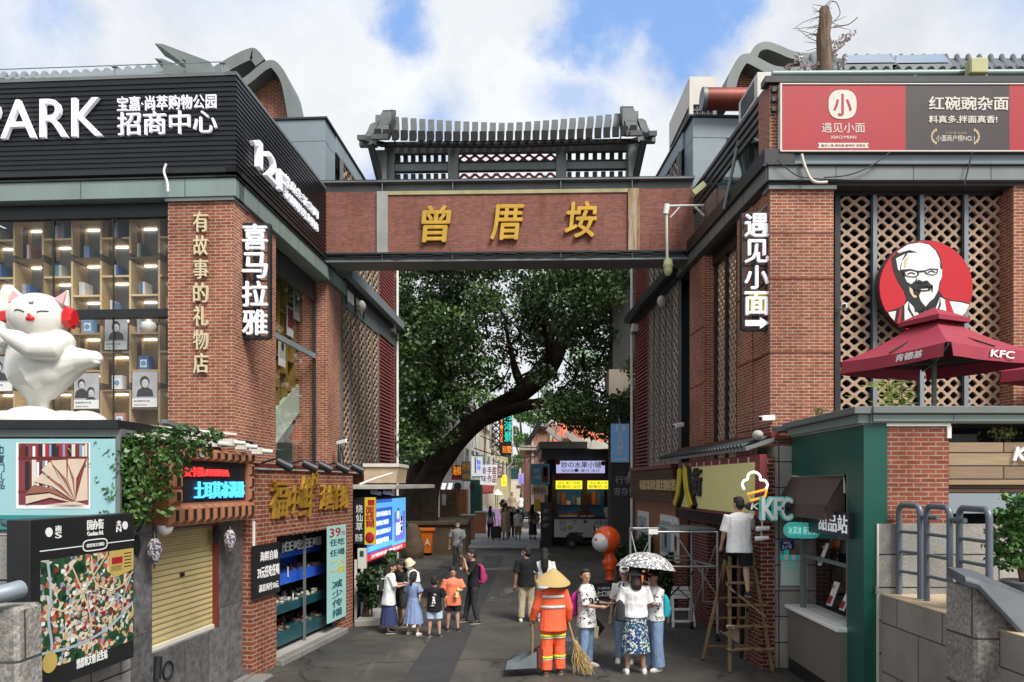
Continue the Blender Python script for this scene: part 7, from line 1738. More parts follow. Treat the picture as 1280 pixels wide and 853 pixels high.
MB(kf).mat('white').box(q(692.5), q(764),-.25,.5,.42, qz(648.5)).build('counter', fk); MB(kf).mat('steel_dark').box(q(690), q(768),-.32,.6, qz(648.5), qz(646)).build('counter_top', fk)
m = MB(kf).mat('navy_text').text('鲜切', q(699), q(707), qz(657), qz(651),-.25,.01); m.text('水果', q(699), q(707), qz(664), qz(658),-.25,.01); m.text('10', q(715), q(720), qz(656), qz(650),-.25,.01); m.text('15', q(746), q(752), qz(656), qz(651),-.25,.01); m.text('冰果', q(754), q(761), qz(656), qz(651),-.25,.01); m.mat('yellow').ell((q(712),-.26, qz(659)),(.15,.01,.1)); m.mat('wood_red').disc(q(731),-.25, qz(652),.1,.01,8); m.build('lettering', fk)
ls = thing('lilac_sign', 'lilac shop sign with dark characters above the fruit kiosk', 'sign', (q(723), Yk-.8, qz(592))); MB(kf).mat('lilac').box(q(694), q(753),-.95,-.85, qz(592), qz(577)).build('panel', ls)
m = MB(kf).mat('navy_text').text('妙の水果小铺', q(700), q(748), qz(585.5), qz(578),-.95,.02,.01); m.text('现切水果 果汁 冰沙', q(700), q(747), qz(591), qz(587),-.95,.02); m.mat('sign_red').disc(q(718),-.96, qz(588.5),.08,.01,8); m.mat('rust').disc(q(696),-.96, qz(579),.12,.01,8); m.disc(q(751),-.96, qz(580),.12,.01,8); m.build('lettering', ls)
for i, (a, b) in enumerate(((694,726.5),(733,764.5))):
 t = thing('menu_strip', ['left', 'right'][i]+' yellow price strip hanging in the fruit kiosk opening', 'sign', (q((a+b)/2), Yk-.5, qz(611))); MB(kf).mat('menu_yellow').box(q(a), q(b),-.5,-.46, qz(611.5), qz(601)).build('panel', t)
 m = MB(kf).mat('sign_red').text('鲜果切 10元', q(a+2), q(b-2), qz(610.5), qz(606.5),-.5,.01); m.mat('kiosk_green').text('冰沙 果汁 奶昔', q(a+3), q(b-3), qz(605.5), qz(602.5),-.5,.01); m.build('lettering', t)
for i, (px, py, w_, key, lab) in enumerate(((728,641,.5, 'rust', 'left tray of red jars on the fruit kiosk counter'),(737,640,.4, 'rust', 'right tray of red jars on the fruit kiosk counter'),(712,643,1.0, 'bin_orange', 'orange fruit tray on the left of the kiosk counter'))):
 m = MB(kf).mat('white').box(q(px)-w_/2, q(px)+w_/2,-.1,.3, qz(646)+.0, qz(646)+.06)
 m.mat(key)
 for k in range(5): m.tube([(q(px)-w_/2+w_*(k+.5)/5,.05, qz(646)+.06),(q(px)-w_/2+w_*(k+.5)/5,.05, qz(646)+(.28 if w_ < .9 else .16))], w_*.08,8)
 tag(m.build('fruit_tray'), lab, 'tray')
tk = thing('takeaway_bags', 'cluster of white packets and a grey canister at the counter right end', 'packets', (q(764), Yk, qz(646)))
m = MB(kf).mat('off_white'); rg = random.Random(9)
for k in range(8): lump(m, tuple(kf.M @ Vector((q(762+rg.uniform(-5,5)),-.4, qz(640+rg.uniform(-8,8))))),(.16,.12,.16), k, 8,6) if False else m.ell((q(762+rg.uniform(-5,5)),-.45, qz(640+rg.uniform(-8,6))),(.16,.1,.15),8,6)
m.build('packet', tk); MB(kf).mat('steel_green').box(q(762), q(769.5),-.6,-.35, qz(655), qz(636)).build('canister', tk)
# toilet sign, other vertical signs
def panel_sign(name, label, x0, x1, y0, y1, Y, key, texts, lean=0, cat='sign', rot=0):
 """flat hanging sign: texts = (string, key, fx0, fx1, fy0, fy1, vertical)"""
 fr = Frame((PX(x0, Y), Y),(math.cos(rot), math.sin(rot))); w = (PX(x1, Y)-PX(x0, Y))/max(math.cos(rot),.3); z1, z0 = PZ(y0, Y), PZ(y1, Y); h = z1-z0
 t = thing(name, label, cat, tuple(fr.pt(w/2,0, z0))); MB(fr).mat(key).box(0, w, 0,.12, z0, z1).build('panel', t)
 m = MB(fr)
 for (s_, k, a, b, c, d, ver) in texts:
  m.mat(k)
  if s_ == '#': m.box(a*w, b*w, -.012,-.002, z0+c*h, z0+d*h)
  elif ver: m.vtext(s_, a*w, b*w, z0+c*h, z0+d*h, -.012,.012,.015)
  else: m.text(s_, a*w, b*w, z0+c*h, z0+d*h, -.012,.012,.01)
 if m.Fc: m.build('lettering', t)
 m = MB(fr).mat('steel_grey').bar((w/2,.1, z1),(w/2,.3, z1+.2),.05); m.build('bracket', t)
 return t, fr, w, z0, h
mat('toilet_blue', (.17,.40,.74),.45,0,.04, emit=.05)
t, fr, w, z0, h = panel_sign('toilet_sign', 'light blue public toilet sign with white figures and arrow', 764,786.5,530,578,26.0, 'toilet_blue', [('公共厕所', 'white', .34,.66,.17,.76, True),('#', 'white', .2,.68,.055,.085, False)])
m = MB(fr).mat('white').prism([(.68*w, -.002, z0+.02*h),(.88*w, -.002, z0+.07*h),(.68*w, -.002, z0+.12*h)],(0,-.012,0))
for cx in (.32,.68):
 m.disc(cx*w, -.002, z0+.945*h, .035,.01,10); m.prism([(cx*w-.05,-.002, z0+.92*h),(cx*w+.05,-.002, z0+.92*h),(cx*w+(.03 if cx < .5 else .07),-.002, z0+.86*h),(cx*w+.02,-.002, z0+.80*h),(cx*w-.02,-.002, z0+.80*h),(cx*w-(.03 if cx < .5 else .07),-.002, z0+.86*h)],(0,-.01,0))
m.box(.08*w, .92*w, -.004,-.001, z0+.785*h, z0+.79*h); m.build('symbol', t)
mat('neon_teal', (.02,.42,.36),.5,0,0, emit=.6); mat('sign_orange', (.75,.20,.02),.5,0,.05, emit=.5); mat('box_white', (.8,.8,.8),.5,0,.03, emit=.35); mat('sign_purple', (.55,.35,.70),.5,0,.05); mat('sign_sky', (.10,.42,.58),.5,0,.05)
panel_sign('neon_sign', 'tall dark sign with stacked teal characters high on the far street', 625,640,509,570,50, 'black', [('池海景', 'neon_teal', .35,.95,.28,.95, True),('别墅', 'sign_orange', .2,.95,.06,.2, False),('BOUTIQUE', 'sign_orange', .05,.22,.28,.98, True)])
panel_sign('light_box', 'white light box with teal edge above the far street counters', 590,603,569,597,40, 'box_white', [('#', 'teal_sign', 0,1,0,.06, False),('#', 'teal_sign', 0,1,.94,1, False),('咖啡', 'screen_blue', .45,.8,.3,.8, True),('#', 'black', .25,.36,.2,.9, False)], rot=.3)
panel_sign('slanted_sign', 'white sign with red and dark slanted lettering on the far street', 601,621,581,606,43, 'box_white', [('美味', 'sign_purple', .04,.34,.1,.9, True),('手作', 'sign_red', .4,.66,.08,.92, True),('甜品', 'sign_red', .7,.96,.08,.92, True)], rot=.4)
panel_sign('orange_sign', 'dark sign with glowing orange characters beside the trunk', 565,577,582,600,37, 'black', [('海鲜', 'sign_orange', .05,.95,.3,.95, False),('#', 'sign_red', .1,.9,.02,.22, False)], rot=.2)
panel_sign('amber_sign', 'grey sign with amber characters right of the glowing orange sign', 577,588,577,602,37.5, 'steel_grey', [('烤鱼', 'gold', .05,.95,.5,.95, False),('排档', 'gold', .1,.9,.1,.4, False)], rot=.1)
panel_sign('red_sign', 'small red and white shop sign on the far street left side', 622,628,584,597,52, 'sign_red', [('酒家', 'white', .1,.9,.1,.9, True)])
panel_sign('yellow_sign', 'yellow sign low on the far street left side', 627,633,594,608,54, 'menu_yellow', [('奶茶', 'sign_orange', .2,.8,.1,.9, True)])
panel_sign('purple_sign', 'narrow lilac hanging sign over the far crowd', 648,655,592,605,58, 'sign_purple', [('沙茶面', 'screen_violet', .2,.8,.08,.92, True)])
panel_sign('pink_sign', 'tiny pink sign under the narrow lilac sign', 645,652,606.5,611,57, 'blossom', [('小吃', 'sign_red', .1,.9,.15,.85, False)])
panel_sign('teal_poster', 'sky blue hanging poster with dark picture beside the fruit kiosk', 664,687,580,606,35.8, 'sign_sky', [('海鲜', 'white', .1,.45,.55,.8, False),('大排档', 'white', .1,.5,.25,.45, False),('#', 'rust', .6,.95,.1,.9, False),('#', 'white', .68,.85,.4,.8, False)])
panel_sign('pale_poster', 'pale wall poster below the sky blue hanging poster', 665,685,607,619,35.85, 'off_white', [('特价', 'sign_red', .1,.9,.2,.8, False)])
# shop counters, stalls and small items along the far street
def counter(px0, px1, py0, py1, Y, key, label):
 t = thing('street_counter', label, 'counter', (PX((px0+px1)/2, Y), Y, .4)); MB().mat(key).box(PX(px0, Y), PX(px1, Y), Y, Y+.8,.1, PZ(py0, Y)).build('body', t); MB().mat('concrete').box(PX(px0-1, Y), PX(px1+1, Y), Y-.05, Y+.85, PZ(py0, Y), PZ(py0, Y)+.06).build('top', t)
counter(577,593,645,667,38, 'wood_red', 'nearest brown street counter at the pavement edge')
counter(594,607,641,660,43, 'wood_red', 'second brown street counter behind the pavement edge')
t = thing('street_stall', 'dark brown stall front with two small screens left of the far street', 'stall', (PX(558,38),38,.4))
MB().mat('wood_brown').box(PX(549,38), PX(570,38),38.3,40,.05, PZ(611,38)).build('body', t)
m = MB().mat('screen_white').prism([P(551,612,38.2), P(556,612,38.2), P(558,604,38.2), P(553,604,38.2)],(0,.1,0)).prism([P(559,612,38.2), P(564,612,38.2), P(566,604,38.2), P(561,604,38.2)],(0,.1,0)); m.build('screen', t)
MB().mat('poster_grey').box(PX(552,38), PX(557,38),38.25,38.29, PZ(632,38), PZ(618,38)).build('notice', t)
t = thing('street_stall', 'timber stall with warm bulbs and round black plaque on the far street', 'stall', (PX(576,39),39,.4))
MB().mat('wood_red').box(PX(566,39), PX(583,39),39.3,41,.05, PZ(612,39)).build('body', t); MB().mat('black').tube([P(572,608,39), P(572,608,39.1)],.2,16).build('plaque', t)
mat('warm_bulb', (1,.6,.2),.4,0,0, emit=2.5)
m = MB().mat('warm_bulb')
for k in range(6): p = P(571,617+k*3.4,39.2); m.ell(p, .05,8,6)
m.build('bulb', t)
t = thing('street_stall', 'green painted stall with round black plaque on the far street', 'stall', (PX(594,44),44,.4))
MB().mat('kiosk_green').box(PX(584,44), PX(602,44),44.2,46,.05, PZ(600,44)).build('body', t); MB().mat('black').tube([P(590,608,44), P(590,608,44.1)],.2,16).build('plaque', t)
mat('stall_red', (.25,.03,.03),.7,0,.2)
t = thing('stall_awning', 'dark red awning with lilac table below on the far street', 'awning', (PX(607,48),48,2.4)); MB().mat('stall_red').prism([P(601,616,47), P(616,615,47), P(618,607,49), P(602,607,49)],(0,0,-.1)).build('canopy', t)
m = MB().mat('sign_purple').box(PX(607,48), PX(625,48),48,49,.12,1.35); m.mat('white').box(PX(603,46), PX(607,46),46,46.6,.12,1.6); tag(m.build('stall_table'), 'lilac covered stall table beneath the dark red awning', 'table')
for i, (px, py, r, col, lab) in enumerate(((629,622,6, 'white', 'white stall umbrella at the far end of the street'),(622,614,7, 'off_white', 'pale stall umbrella left of the farthest white umbrella'))):
 Y = 56+i*3; p = P(px, py, Y); t = thing('stall_umbrella', lab, 'umbrella', (p.x, Y, .4)); MB().mat(col).lathe([(r*Y/FPX, -.3),(r*.6*Y/FPX, -.05),(.02,.15)], p, 12).build('canopy', t); MB().mat('steel_grey').tube([(p.x, Y, .12),(p.x, Y, p.z+.1)],.03,6).build('pole', t)
shrub('street_plant', 'green street plant among the far stalls', 50,[(629,630,5),(632,637,5),(627,640,4)],260,.2, SK, 41)
# left shade: gable ends above far street, drainpipes, wires
m = MB().mat('off_white').tube([P(640.5,508,49), P(640.5,578,49), P(634,586,49)],.06,6).tube([P(613,525,47), P(613,560,47), P(622,566,48), P(626,572,48)],.07,6); tag(m.build('drainpipe'), 'white bent drainpipes beside the tall neon sign', 'pipe')
fl = thing('steel_lattice', 'black steel lattice holding the tall neon sign', 'frame', P(620,570,50.5).to_tuple()); m = MB().mat('black')
for k in range(7): y = 512+k*8; m.bar(P(615, y, 50.5), P(625, y+8,50.5),.08); m.bar(P(625, y, 50.5), P(615, y+8,50.5),.08)
m.bar(P(615,510,50.5), P(615,570,50.5),.1); m.bar(P(625,510,50.5), P(625,570,50.5),.1); m.build('truss', fl)
# far house and trees closing the street
FF = Frame((PX(640,95),95),(1,0)); house('small pale house closing the far end of the street', FF, -3,6,.4,5.2, 'plaster_beige', 1,4)
def far_tree(px, base, top, Y, wpx, label, seed, n=2600, keys=('bush_leaf_a', 'bush_leaf_b', 'leaf_c', 'bush_leaf_c')):
 t = thing('street_tree', label, 'tree', (PX(px, Y), Y, .4)); r_ = np.random.default_rng(seed); rg_ = random.Random(seed); bl = []
 for k in range(16):
  yy = rg_.uniform(top+8, base-18); xx = px+rg_.gauss(0, wpx*.35); r = rg_.uniform(.2,.34)*wpx*Y/FPX; bl.append((PX(xx, Y), Y+rg_.uniform(-2,2), PZ(yy, Y), r, r, r*.8))
 m = MB(); leaf_cloud(m, blob_pts(r_, bl, n),.3, r_, list(keys),.2,.6); m.build('crown', t)
 m = MB().mat('bark'); m.tube([(PX(px, Y), Y, .3),(PX(px, Y)+.2, Y, PZ(base-15, Y)),(PX(px-2, Y), Y, PZ(top+30, Y))],[.25,.2,.08],8);
 for k in range(4): b = bl[k]; m.tube([(PX(px, Y)+.1, Y, PZ(base-20, Y)),(b[0], b[1], b[2])],[.1,.03],6)
 m.build('trunk', t)
far_tree(652,600,492,72,34, 'bright green tree at the far end of the street', 5)
far_tree(675,600,480,84,34, 'pale green tree right behind the pink temple gable', 6)
far_tree(600,560,440,78,50, 'green tree far behind the white plastered house', 7,3200)
far_tree(735,560,430,80,60, 'green tree far behind the orange temple roof', 8,3200)
far_tree(525,590,430,70,60, 'green tree far behind the dark old house', 9,3000)
m = MB(kf).mat('led_strip').box(q(697), q(760),.3,.36, qz(600), qz(600)+.04); m.build('light_strip', fk)  # glowing strip added under the awning to brighten the kiosk
for i, (a, b, y0, y1, Y0, Y1) in enumerate(((600,700,545,556,44,44),(592,690,560,566,42,43),(615,668,575,572,55,46))):
 A, B = P(a, y0, Y0), P(b, y1, Y1); m = MB().mat('black').tube([A.lerp(B, t_/10)-Vector((0,0,1.6*(t_/10)*(1-t_/10))) for t_ in range(11)],.03,5); tag(m.build('overhead_cable'),['highest', 'middle', 'lowest'][i]+' of the dark cables sagging across the far lane under the tree', 'cable')
lf = np.random.default_rng(5); pts = np.stack([lf.uniform(-4.5,4.5,420), lf.uniform(17,36,420)**1.0, np.full(420,.012)],1); mat('dry_leaf', (.20,.13,.04),.8,0,.3); m = MB(); n0 = 0
for x, y, z in pts:
 a = lf.uniform(0,6.28); l_ = lf.uniform(.03,.07); d = Vector((math.cos(a)*l_, math.sin(a)*l_, .008)); e_ = Vector((-d.y*.4, d.x*.4,.004)); c_ = Vector((x, y, z)); m.mat('dry_leaf' if lf.random() < .6 else 'bamboo').quad(c_-d, c_+e_, c_+d, c_-e_)
tag(m.build('fallen_leaves'), 'dry fallen leaves scattered over the asphalt', 'leaves', kind='stuff')
# scooters
def scooter(px, py, Y, label, s_=1.0, z0=0.0, group=None):
 x = PX(px, Y); t = thing('parked_scooter', label, 'scooter', (x, Y, z0), group); d = 1 if s_ > 0 else -1
 for dx in (-.6,.62):
  w = MB().mat('black').tube([(x+d*dx, Y-.05, z0+.25),(x+d*dx, Y+.05, z0+.25)],.25,16).build('wheel', t); MB().mat('steel_grey').tube([(x+d*dx, Y-.056, z0+.25),(x+d*dx, Y+.056, z0+.25)],.11,12).build('hub', w)
 m = MB().mat('black').loft([[(x+d*a, Y-w_, z0+b),(x+d*a, Y+w_, z0+b),(x+d*a, Y+w_, z0+c),(x+d*a, Y-w_, z0+c)] for a, b, c, w_ in ((-.85,.5,.62,.08),(-.6,.38,.66,.14),(-.15,.26,.62,.15),(.0,.24,.34,.14),(.32,.24,.34,.13),(.42,.3,.7,.12),(.5,.55,.85,.1))], True, False); m.tube([(x+d*.62, Y, z0+.25),(x+d*.5, Y, z0+.8),(x+d*.42, Y, z0+1.02)],.04,8); m.build('body', t, bevel=.02)
 MB().mat('steel_dark').loft([[(x+d*a, Y-.13, z0+.66),(x+d*a, Y+.13, z0+.66),(x+d*a, Y+.11, z0+b),(x+d*a, Y-.11, z0+b)] for a, b in ((-.75,.74),(-.4,.76),(-.1,.72))], True, True).build('seat', t)
 m = MB().mat('black').tube([(x+d*.42, Y-.32, z0+1.03),(x+d*.45, Y, z0+1.0),(x+d*.42, Y+.32, z0+1.03)],.025,8).tube([(x+d*.42, Y-.3, z0+1.03),(x+d*.45, Y-.36, z0+1.22)],.012,5).ell((x+d*.45, Y-.37, z0+1.24),(.02,.06,.04)); m.build('handlebar', t)
 MB().mat('white_led').ell((x+d*.54, Y, z0+.88),(.04,.07,.06),10,6).build('headlight', t)
scooter(731,683,34.2, 'black scooter parked before the fruit kiosk counter')
for i, (px, Y) in enumerate(((653,62),(657,58),(661,55),(649,66))): scooter(px, 640, Y, ['third', 'second', 'nearest', 'farthest'][i]+' of the dark scooters parked along the far street', .9 if i % 2 else -.9,.12, 'scooters on the far street')
t = thing('gas_stand', 'dark stand with grey cylinders left of the fruit kiosk counter', 'stand', (PX(682,35.6),35.6,0))
MB().mat('steel_dark').box(PX(676,35.6), PX(690,35.6),35.5,36.0,0, PZ(628,35.6)).build('body', t)
m = MB().mat('steel_grey')
for k in range(3): p = P(683,640+k*9,35.4); m.ell(p, (.16,.1,.15),10,6)
m.build('cylinder', t)
m = MB().mat('yellow').box(PX(668,35.7), PX(675.5,35.7),35.7,36, PZ(640,35.7), PZ(624,35.7)); tag(m.build('yellow_box'), 'yellow box on the stall left of the fruit kiosk', 'box')
# bushes at the right by the timber shop
shrub('hedge_bush', 'dark green bush behind the orange figure', 20.5,[(795,685,13),(785,700,12),(808,680,13),(800,700,14),(778,690,9),(815,695,13),(790,715,13),(808,716,14)],2600,.12, SK, 51)
shrub('hedge_bush', 'dark green bush below the timber shop posters', 18.2,[(830,710,15),(845,700,12),(838,725,16),(822,728,14),(850,730,14),(832,745,16),(848,750,14),(815,745,12)],2800,.12, SK, 52)
shrub('hedge_bush', 'small dark bush leaning over the orange figure', 19.0,[(775,700,8),(783,690,8),(768,694,6),(788,704,9),(780,712,9),(768,684,5)],700,.10, SK, 53)
# ------------------------------------------------------------------ PEOPLE
mat('skin_a', (.46,.27,.18),.55,0,.08,6); mat('skin_b', (.38,.21,.135),.55,0,.08,6); mat('hair_black', (.012,.010,.010),.75,0,.3,20); mat('hair_brown', (.03,.015,.012),.5,0,.3,20)
def cloth(name, c, rough=.85, var=.14):
 m, N, L, B = _new(name); v = _vec(N, L)
 f = _noise(N, L, v, 5,5,.65); L.new(_ramp(N, L, f, ((.25, mul(c, 1-var)),(.75, mul(c, 1+var)))), B.inputs['Base Color']); B.inputs['Roughness'].default_value = rough; B.inputs['Specular IOR Level'].default_value = .25
 w = _noise(N, L, _vec(N, L, 'OBJ', (1,1,.45)),13,3,.5); _bump(N, L, B, w, .55,.05); return m
for n_, c in dict(c_white=(.72,.72,.73), c_black=(.014,.014,.016), c_navy=(.035,.05,.13), c_bluedress=(.21,.28,.46), c_denim=(.20,.30,.46), c_lightdenim=(.42,.53,.66), c_orange=(.80,.22,.12), c_safety=(.85,.13,.055), c_grey=(.33,.35,.37), c_khaki=(.42,.35,.24), c_camel=(.33,.21,.10), c_yellow=(.62,.52,.20), c_charcoal=(.035,.037,.042), c_cream=(.68,.58,.38), c_beige=(.45,.36,.27), c_brown=(.10,.07,.05), c_band=(.60,.60,.58), c_lime=(.55,.75,.05), c_maroon=(.12,.02,.03)).items(): cloth(n_, c)
spots('c_floral', [(0,(.02,.05,.13)),(.36,(.55,.62,.60)),(.52,(.03,.09,.22)),(.66,(.22,.40,.22)),(.74,(.6,.64,.62)),(.86,(.02,.04,.12))],42,.9, kind='voronoi')
spots('c_print', [(0,(.70,.70,.70)),(.58,(.03,.03,.035)),(.66,(.68,.68,.69))],13,.85,1.5)
spots('c_camo', [(0,(.10,.09,.07)),(.45,(.22,.19,.15)),(.58,(.05,.05,.045))],12,.9)
spots('c_umbrella', [(0,(.62,.62,.62)),(.47,(.12,.12,.13)),(.60,(.55,.55,.55)),(.68,(.03,.03,.03))],17,.7,4)
mat('shoe_white', (.66,.66,.64),.6,0,.1); mat('shoe_black', (.015,.015,.016),.5,0,.2); mat('shoe_brown', (.12,.06,.04),.6,0,.2); mat('mask_white', (.68,.72,.74),.8,0,.03); mat('lip', (.32,.09,.08),.5); mat('sole', (.5,.45,.38),.7)
V3 = Vector
def person(label, px, fy, top, heading, Y=None, z0=0.0, h=None, lean=0, arms={}, legs={}, head=(0,0), female=False, child=False, skin='skin_a', hair='short', hair_key='hair_black', top_=None, bottom=None, shoes='shoe_black', hat=None, mask=None, face=True, group=None, voxel=None, shades=False):
 Y = Y or GY(fy, z0); x0 = PX(px, Y); h = h or (PZ(top, Y)-z0)
 t = thing('person', label, 'person', (x0, Y, z0), group)
 M = Matrix.Translation((x0, Y, z0)) @ Matrix.Rotation(R(heading),4, 'Z')
 sw = .098 if female else .108; hs = 1.22 if child else 1.04
 hipz = .485 if child else .50; knz = .265 if child else .275
 Rl = Matrix.Rotation(R(lean),3, 'X')                          # positive lean = forward (towards -y)
 piv = V3((0,0, hipz))
 def up(p): p = V3(p); return (piv+Rl @ (p-piv)) if p.z > hipz-.03 or True else p
 shz_ = .80 if child else .815
 neck = V3((0,.012, shz_+.03)); hc0 = V3((0,-.012, shz_+.030+.083*hs))
 Rh = Matrix.Rotation(R(head[0]),3, 'Z') @ Matrix.Rotation(R(head[1]),3, 'X')
 def hd(p): return up(neck+Rh @ (V3(p)*hs))                     # p relative to the neck base, head-sized
 sc = lambda p: V3(p)*h
 J = {}
 for s_, k in ((1, 'L'),(-1, 'R')):
  S_ = V3((s_*sw, .008, shz_)); e, w = arms.get(k, ((s_*.032,.012,-.172),(s_*.048,-.02,-.325))); J['s'+k] = up(S_); J['e'+k] = up(S_)+V3(e); J['w'+k] = up(S_)+V3(w)
  Hp = V3((s_*.052,0, hipz)); kn, an = legs.get(k, ((s_*.008,-.008, knz-hipz),(s_*.012,.012,.047-hipz))); J['h'+k] = Hp; J['k'+k] = Hp+V3(kn); J['a'+k] = Hp+V3(an)
 vx = voxel or .0085
 def ring(z, rx, ry, cy=0, n=16, k=1.0): return [sc(up((rx*k*math.cos(a), cy+ry*k*math.sin(a), z))) for a in [2*math.pi*j/n for j in range(n)]]
 ws = .073 if female else .083
 base = [(hipz-.045,.070,.058),(hipz, .098 if not child else .09,.072),(hipz+.06,.090,.068),(hipz+.12, ws, .060),(shz_-.115,.090,.066),(shz_-.05,.100,.066),(shz_-.008, sw-.002,.056),(shz_+.02,.062,.045),(shz_+.034,.036,.036)]
 if child: base = [(z, rx*1.02, ry*1.1) for z, rx, ry in base]
 m = MB(); m.M = M
 m.loft([ring(z, rx, ry) for z, rx, ry in base])
 m.tube([sc(up((0,.012, shz_+.01))), sc(hd((0,-.008,.045)))],[.036*h, .030*h*hs],12)
 mh = lambda c, r: m.ell(sc(hd(c)), tuple(q*h*hs for q in r),16,12, up_rot)
 up_rot = (M.to_3x3().inverted() @ M.to_3x3()) @ (Rl @ Rh)
 mh((0,-.010,.090),(.0445,.054,.062)); mh((0,-.026,.052),(.033,.033,.032))
 mh((0,-.064,.078),(.0085,.013,.014))
 for s_ in (-1,1): mh((s_*.045,.0,.080),(.007,.014,.020))
 for s_, k in ((1, 'L'),(-1, 'R')):
  S_, E, W_ = sc(J['s'+k]), sc(J['e'+k]), sc(J['w'+k]); ka = 1.06 if child else (.9 if female else 1)
  m.tube([S_, S_.lerp(E, .5), E, E.lerp(W_, .35), W_],[.030*h*ka, .027*h*ka, .0225*h*ka, .0225*h*ka, .0145*h*ka],12)
  d = (W_-E).normalized(); side = d.cross(V3((0,1,0)) if abs(d.y) < .8 else V3((0,0,1))).normalized(); nrm = side.cross(d).normalized()
  b = len(m.V); pe = W_+d*.052*h
  m.tube([W_-d*.004*h, W_+d*.022*h, pe],[.015*h, .0195*h, .017*h],10)
  curl = -nrm if nrm.y > 0 else nrm
  for j, (o, l) in enumerate(((-.0145,.040),(-.005,.046),(.005,.044),(.0145,.035))):
   q0 = pe+side*o*h-d*.006*h; q1 = q0+d*l*.5*h+curl*.006*h; q2 = q1+d*l*.42*h+curl*.016*h; m.tube([q0, q1, q2],[.0062*h, .0058*h, .0046*h],7); m.ell(q2,.0047*h, 7,5)
  ths = -s_ if side.x*1 > 0 else s_
  q0 = W_+d*.018*h+side*ths*.014*h; q1 = q0+side*ths*.013*h+d*.016*h; q2 = q1+d*.020*h+curl*.006*h; m.tube([q0, q1, q2],[.0075*h, .0068*h, .0052*h],7); m.ell(q2,.0052*h, 7,5)
  Hp, K, A = sc(J['h'+k]), sc(J['k'+k]), sc(J['a'+k]); kl = 1.05 if child else 1
  m.tube([Hp+V3((0,0,.02*h)), Hp.lerp(K, .4), K, K.lerp(A, .3), K.lerp(A, .7), A],[.054*h*kl, .048*h*kl, .034*h*kl, .034*h*kl, .025*h*kl, .020*h*kl],12)
  m.tube([A, A+V3((s_*.004,-.02,-.022))*h, A+V3((s_*.012,-.075,-.034))*h],[.021*h, .021*h, .014*h],10)
 bd = remesh('body', m, vx, t, skin, 2)
 if face:
  f = MB(); f.M = M; f.mat('hair_black')
  for s_ in (-1,1): f.ell(sc(hd((s_*.0175,-.0595,.092))),(.0068*h*hs, .0035*h*hs, .0036*h*hs),8,6, Rl @ Rh); f.ell(sc(hd((s_*.0185,-.0585,.107))),(.010*h*hs, .003*h*hs, .0022*h*hs),8,5, Rl @ Rh)
  f.mat('lip').ell(sc(hd((0,-.0585,.050))),(.0125*h*hs, .004*h*hs, .0042*h*hs),10,6, Rl @ Rh); f.build('face', t)
 if mask:
  f = MB(); f.M = M; f.mat('mask_white').ell(sc(hd((0,-.034,.060))),(.036*h*hs, .036*h*hs, .030*h*hs),14,10, Rl @ Rh); f.build('face_mask', t)
 if shades:
  f = MB(); f.M = M; f.mat('black')
  for s_ in (-1,1): f.ell(sc(hd((s_*.018,-.060,.090))),(.016*h*hs, .006*h*hs, .012*h*hs),10,6, Rl @ Rh)
  f.build('sunglasses', t)
 # hair
 if hair:
  f = MB(); f.M = M; E_ = lambda c, r: f.ell(sc(hd(c)), tuple(q*h*hs for q in r),16,12, Rl @ Rh)
  if hair in ('short', 'fringe'):
   E_((0,.006,.104),(.0495,.056,.057)); E_((0,.022,.078),(.046,.042,.050)); E_((0,-.012,.134),(.043,.045,.027))
   if hair == 'fringe': E_((0,-.040,.122),(.046,.028,.020)); E_((.040,-.022,.105),(.012,.03,.03)); E_((-.040,-.022,.105),(.012,.03,.03))
  if hair in ('long', 'bun', 'pony', 'bob'):
   E_((0,.006,.103),(.051,.058,.059)); E_((0,.024,.070),(.049,.044,.055)); E_((0,-.012,.134),(.045,.046,.028))
   if hair == 'long': f.tube([sc(hd((0,.040,.085))), sc(hd((0,.058,.02))), sc(up((0,.072, shz_-.06))), sc(up((0,.074, shz_-.15)))],[.045*h, .056*h, .052*h, .022*h],14)
   if hair == 'bob': f.tube([sc(hd((0,.026,.09))), sc(hd((0,.036,.0))), sc(up((0,.045, shz_-.01)))],[.047*h*hs, .055*h*hs, .046*h*hs],14)
   if hair == 'pony': f.tube([sc(hd((0,.055,.10))), sc(hd((0,.085,.08))), sc(hd((0,.085,.0))), sc(hd((0,.070,-.04)))],[.018*h, .026*h, .022*h, .006*h],10)
   if hair == 'bun': E_((0,.066,.105),(.024,.022,.024))
  remesh('hair', f, .009, t, hair_key, 2)
 # clothes
 def sleeve(f, frac, r, flare=1.0):
  for s_, k in ((1, 'L'),(-1, 'R')):
   S_, E, W_ = sc(J['s'+k]), sc(J['e'+k]), sc(J['w'+k]); ka = 1.06 if child else (.95 if female else 1)
   pts = [S_+(S_-E).normalized()*.005*h]
   if frac <= 1: pts += [S_.lerp(E, frac*.5), S_.lerp(E, frac)]; rr = [r*.95, r, r*flare]
   else: pts += [S_.lerp(E, .5), E, E.lerp(W_, (frac-1)*.5), E.lerp(W_, frac-1)]; rr = [r, r*.95, r*.88, r*.84, r*.72*flare]
   f.tube(pts, [q*h*ka for q in rr],12)
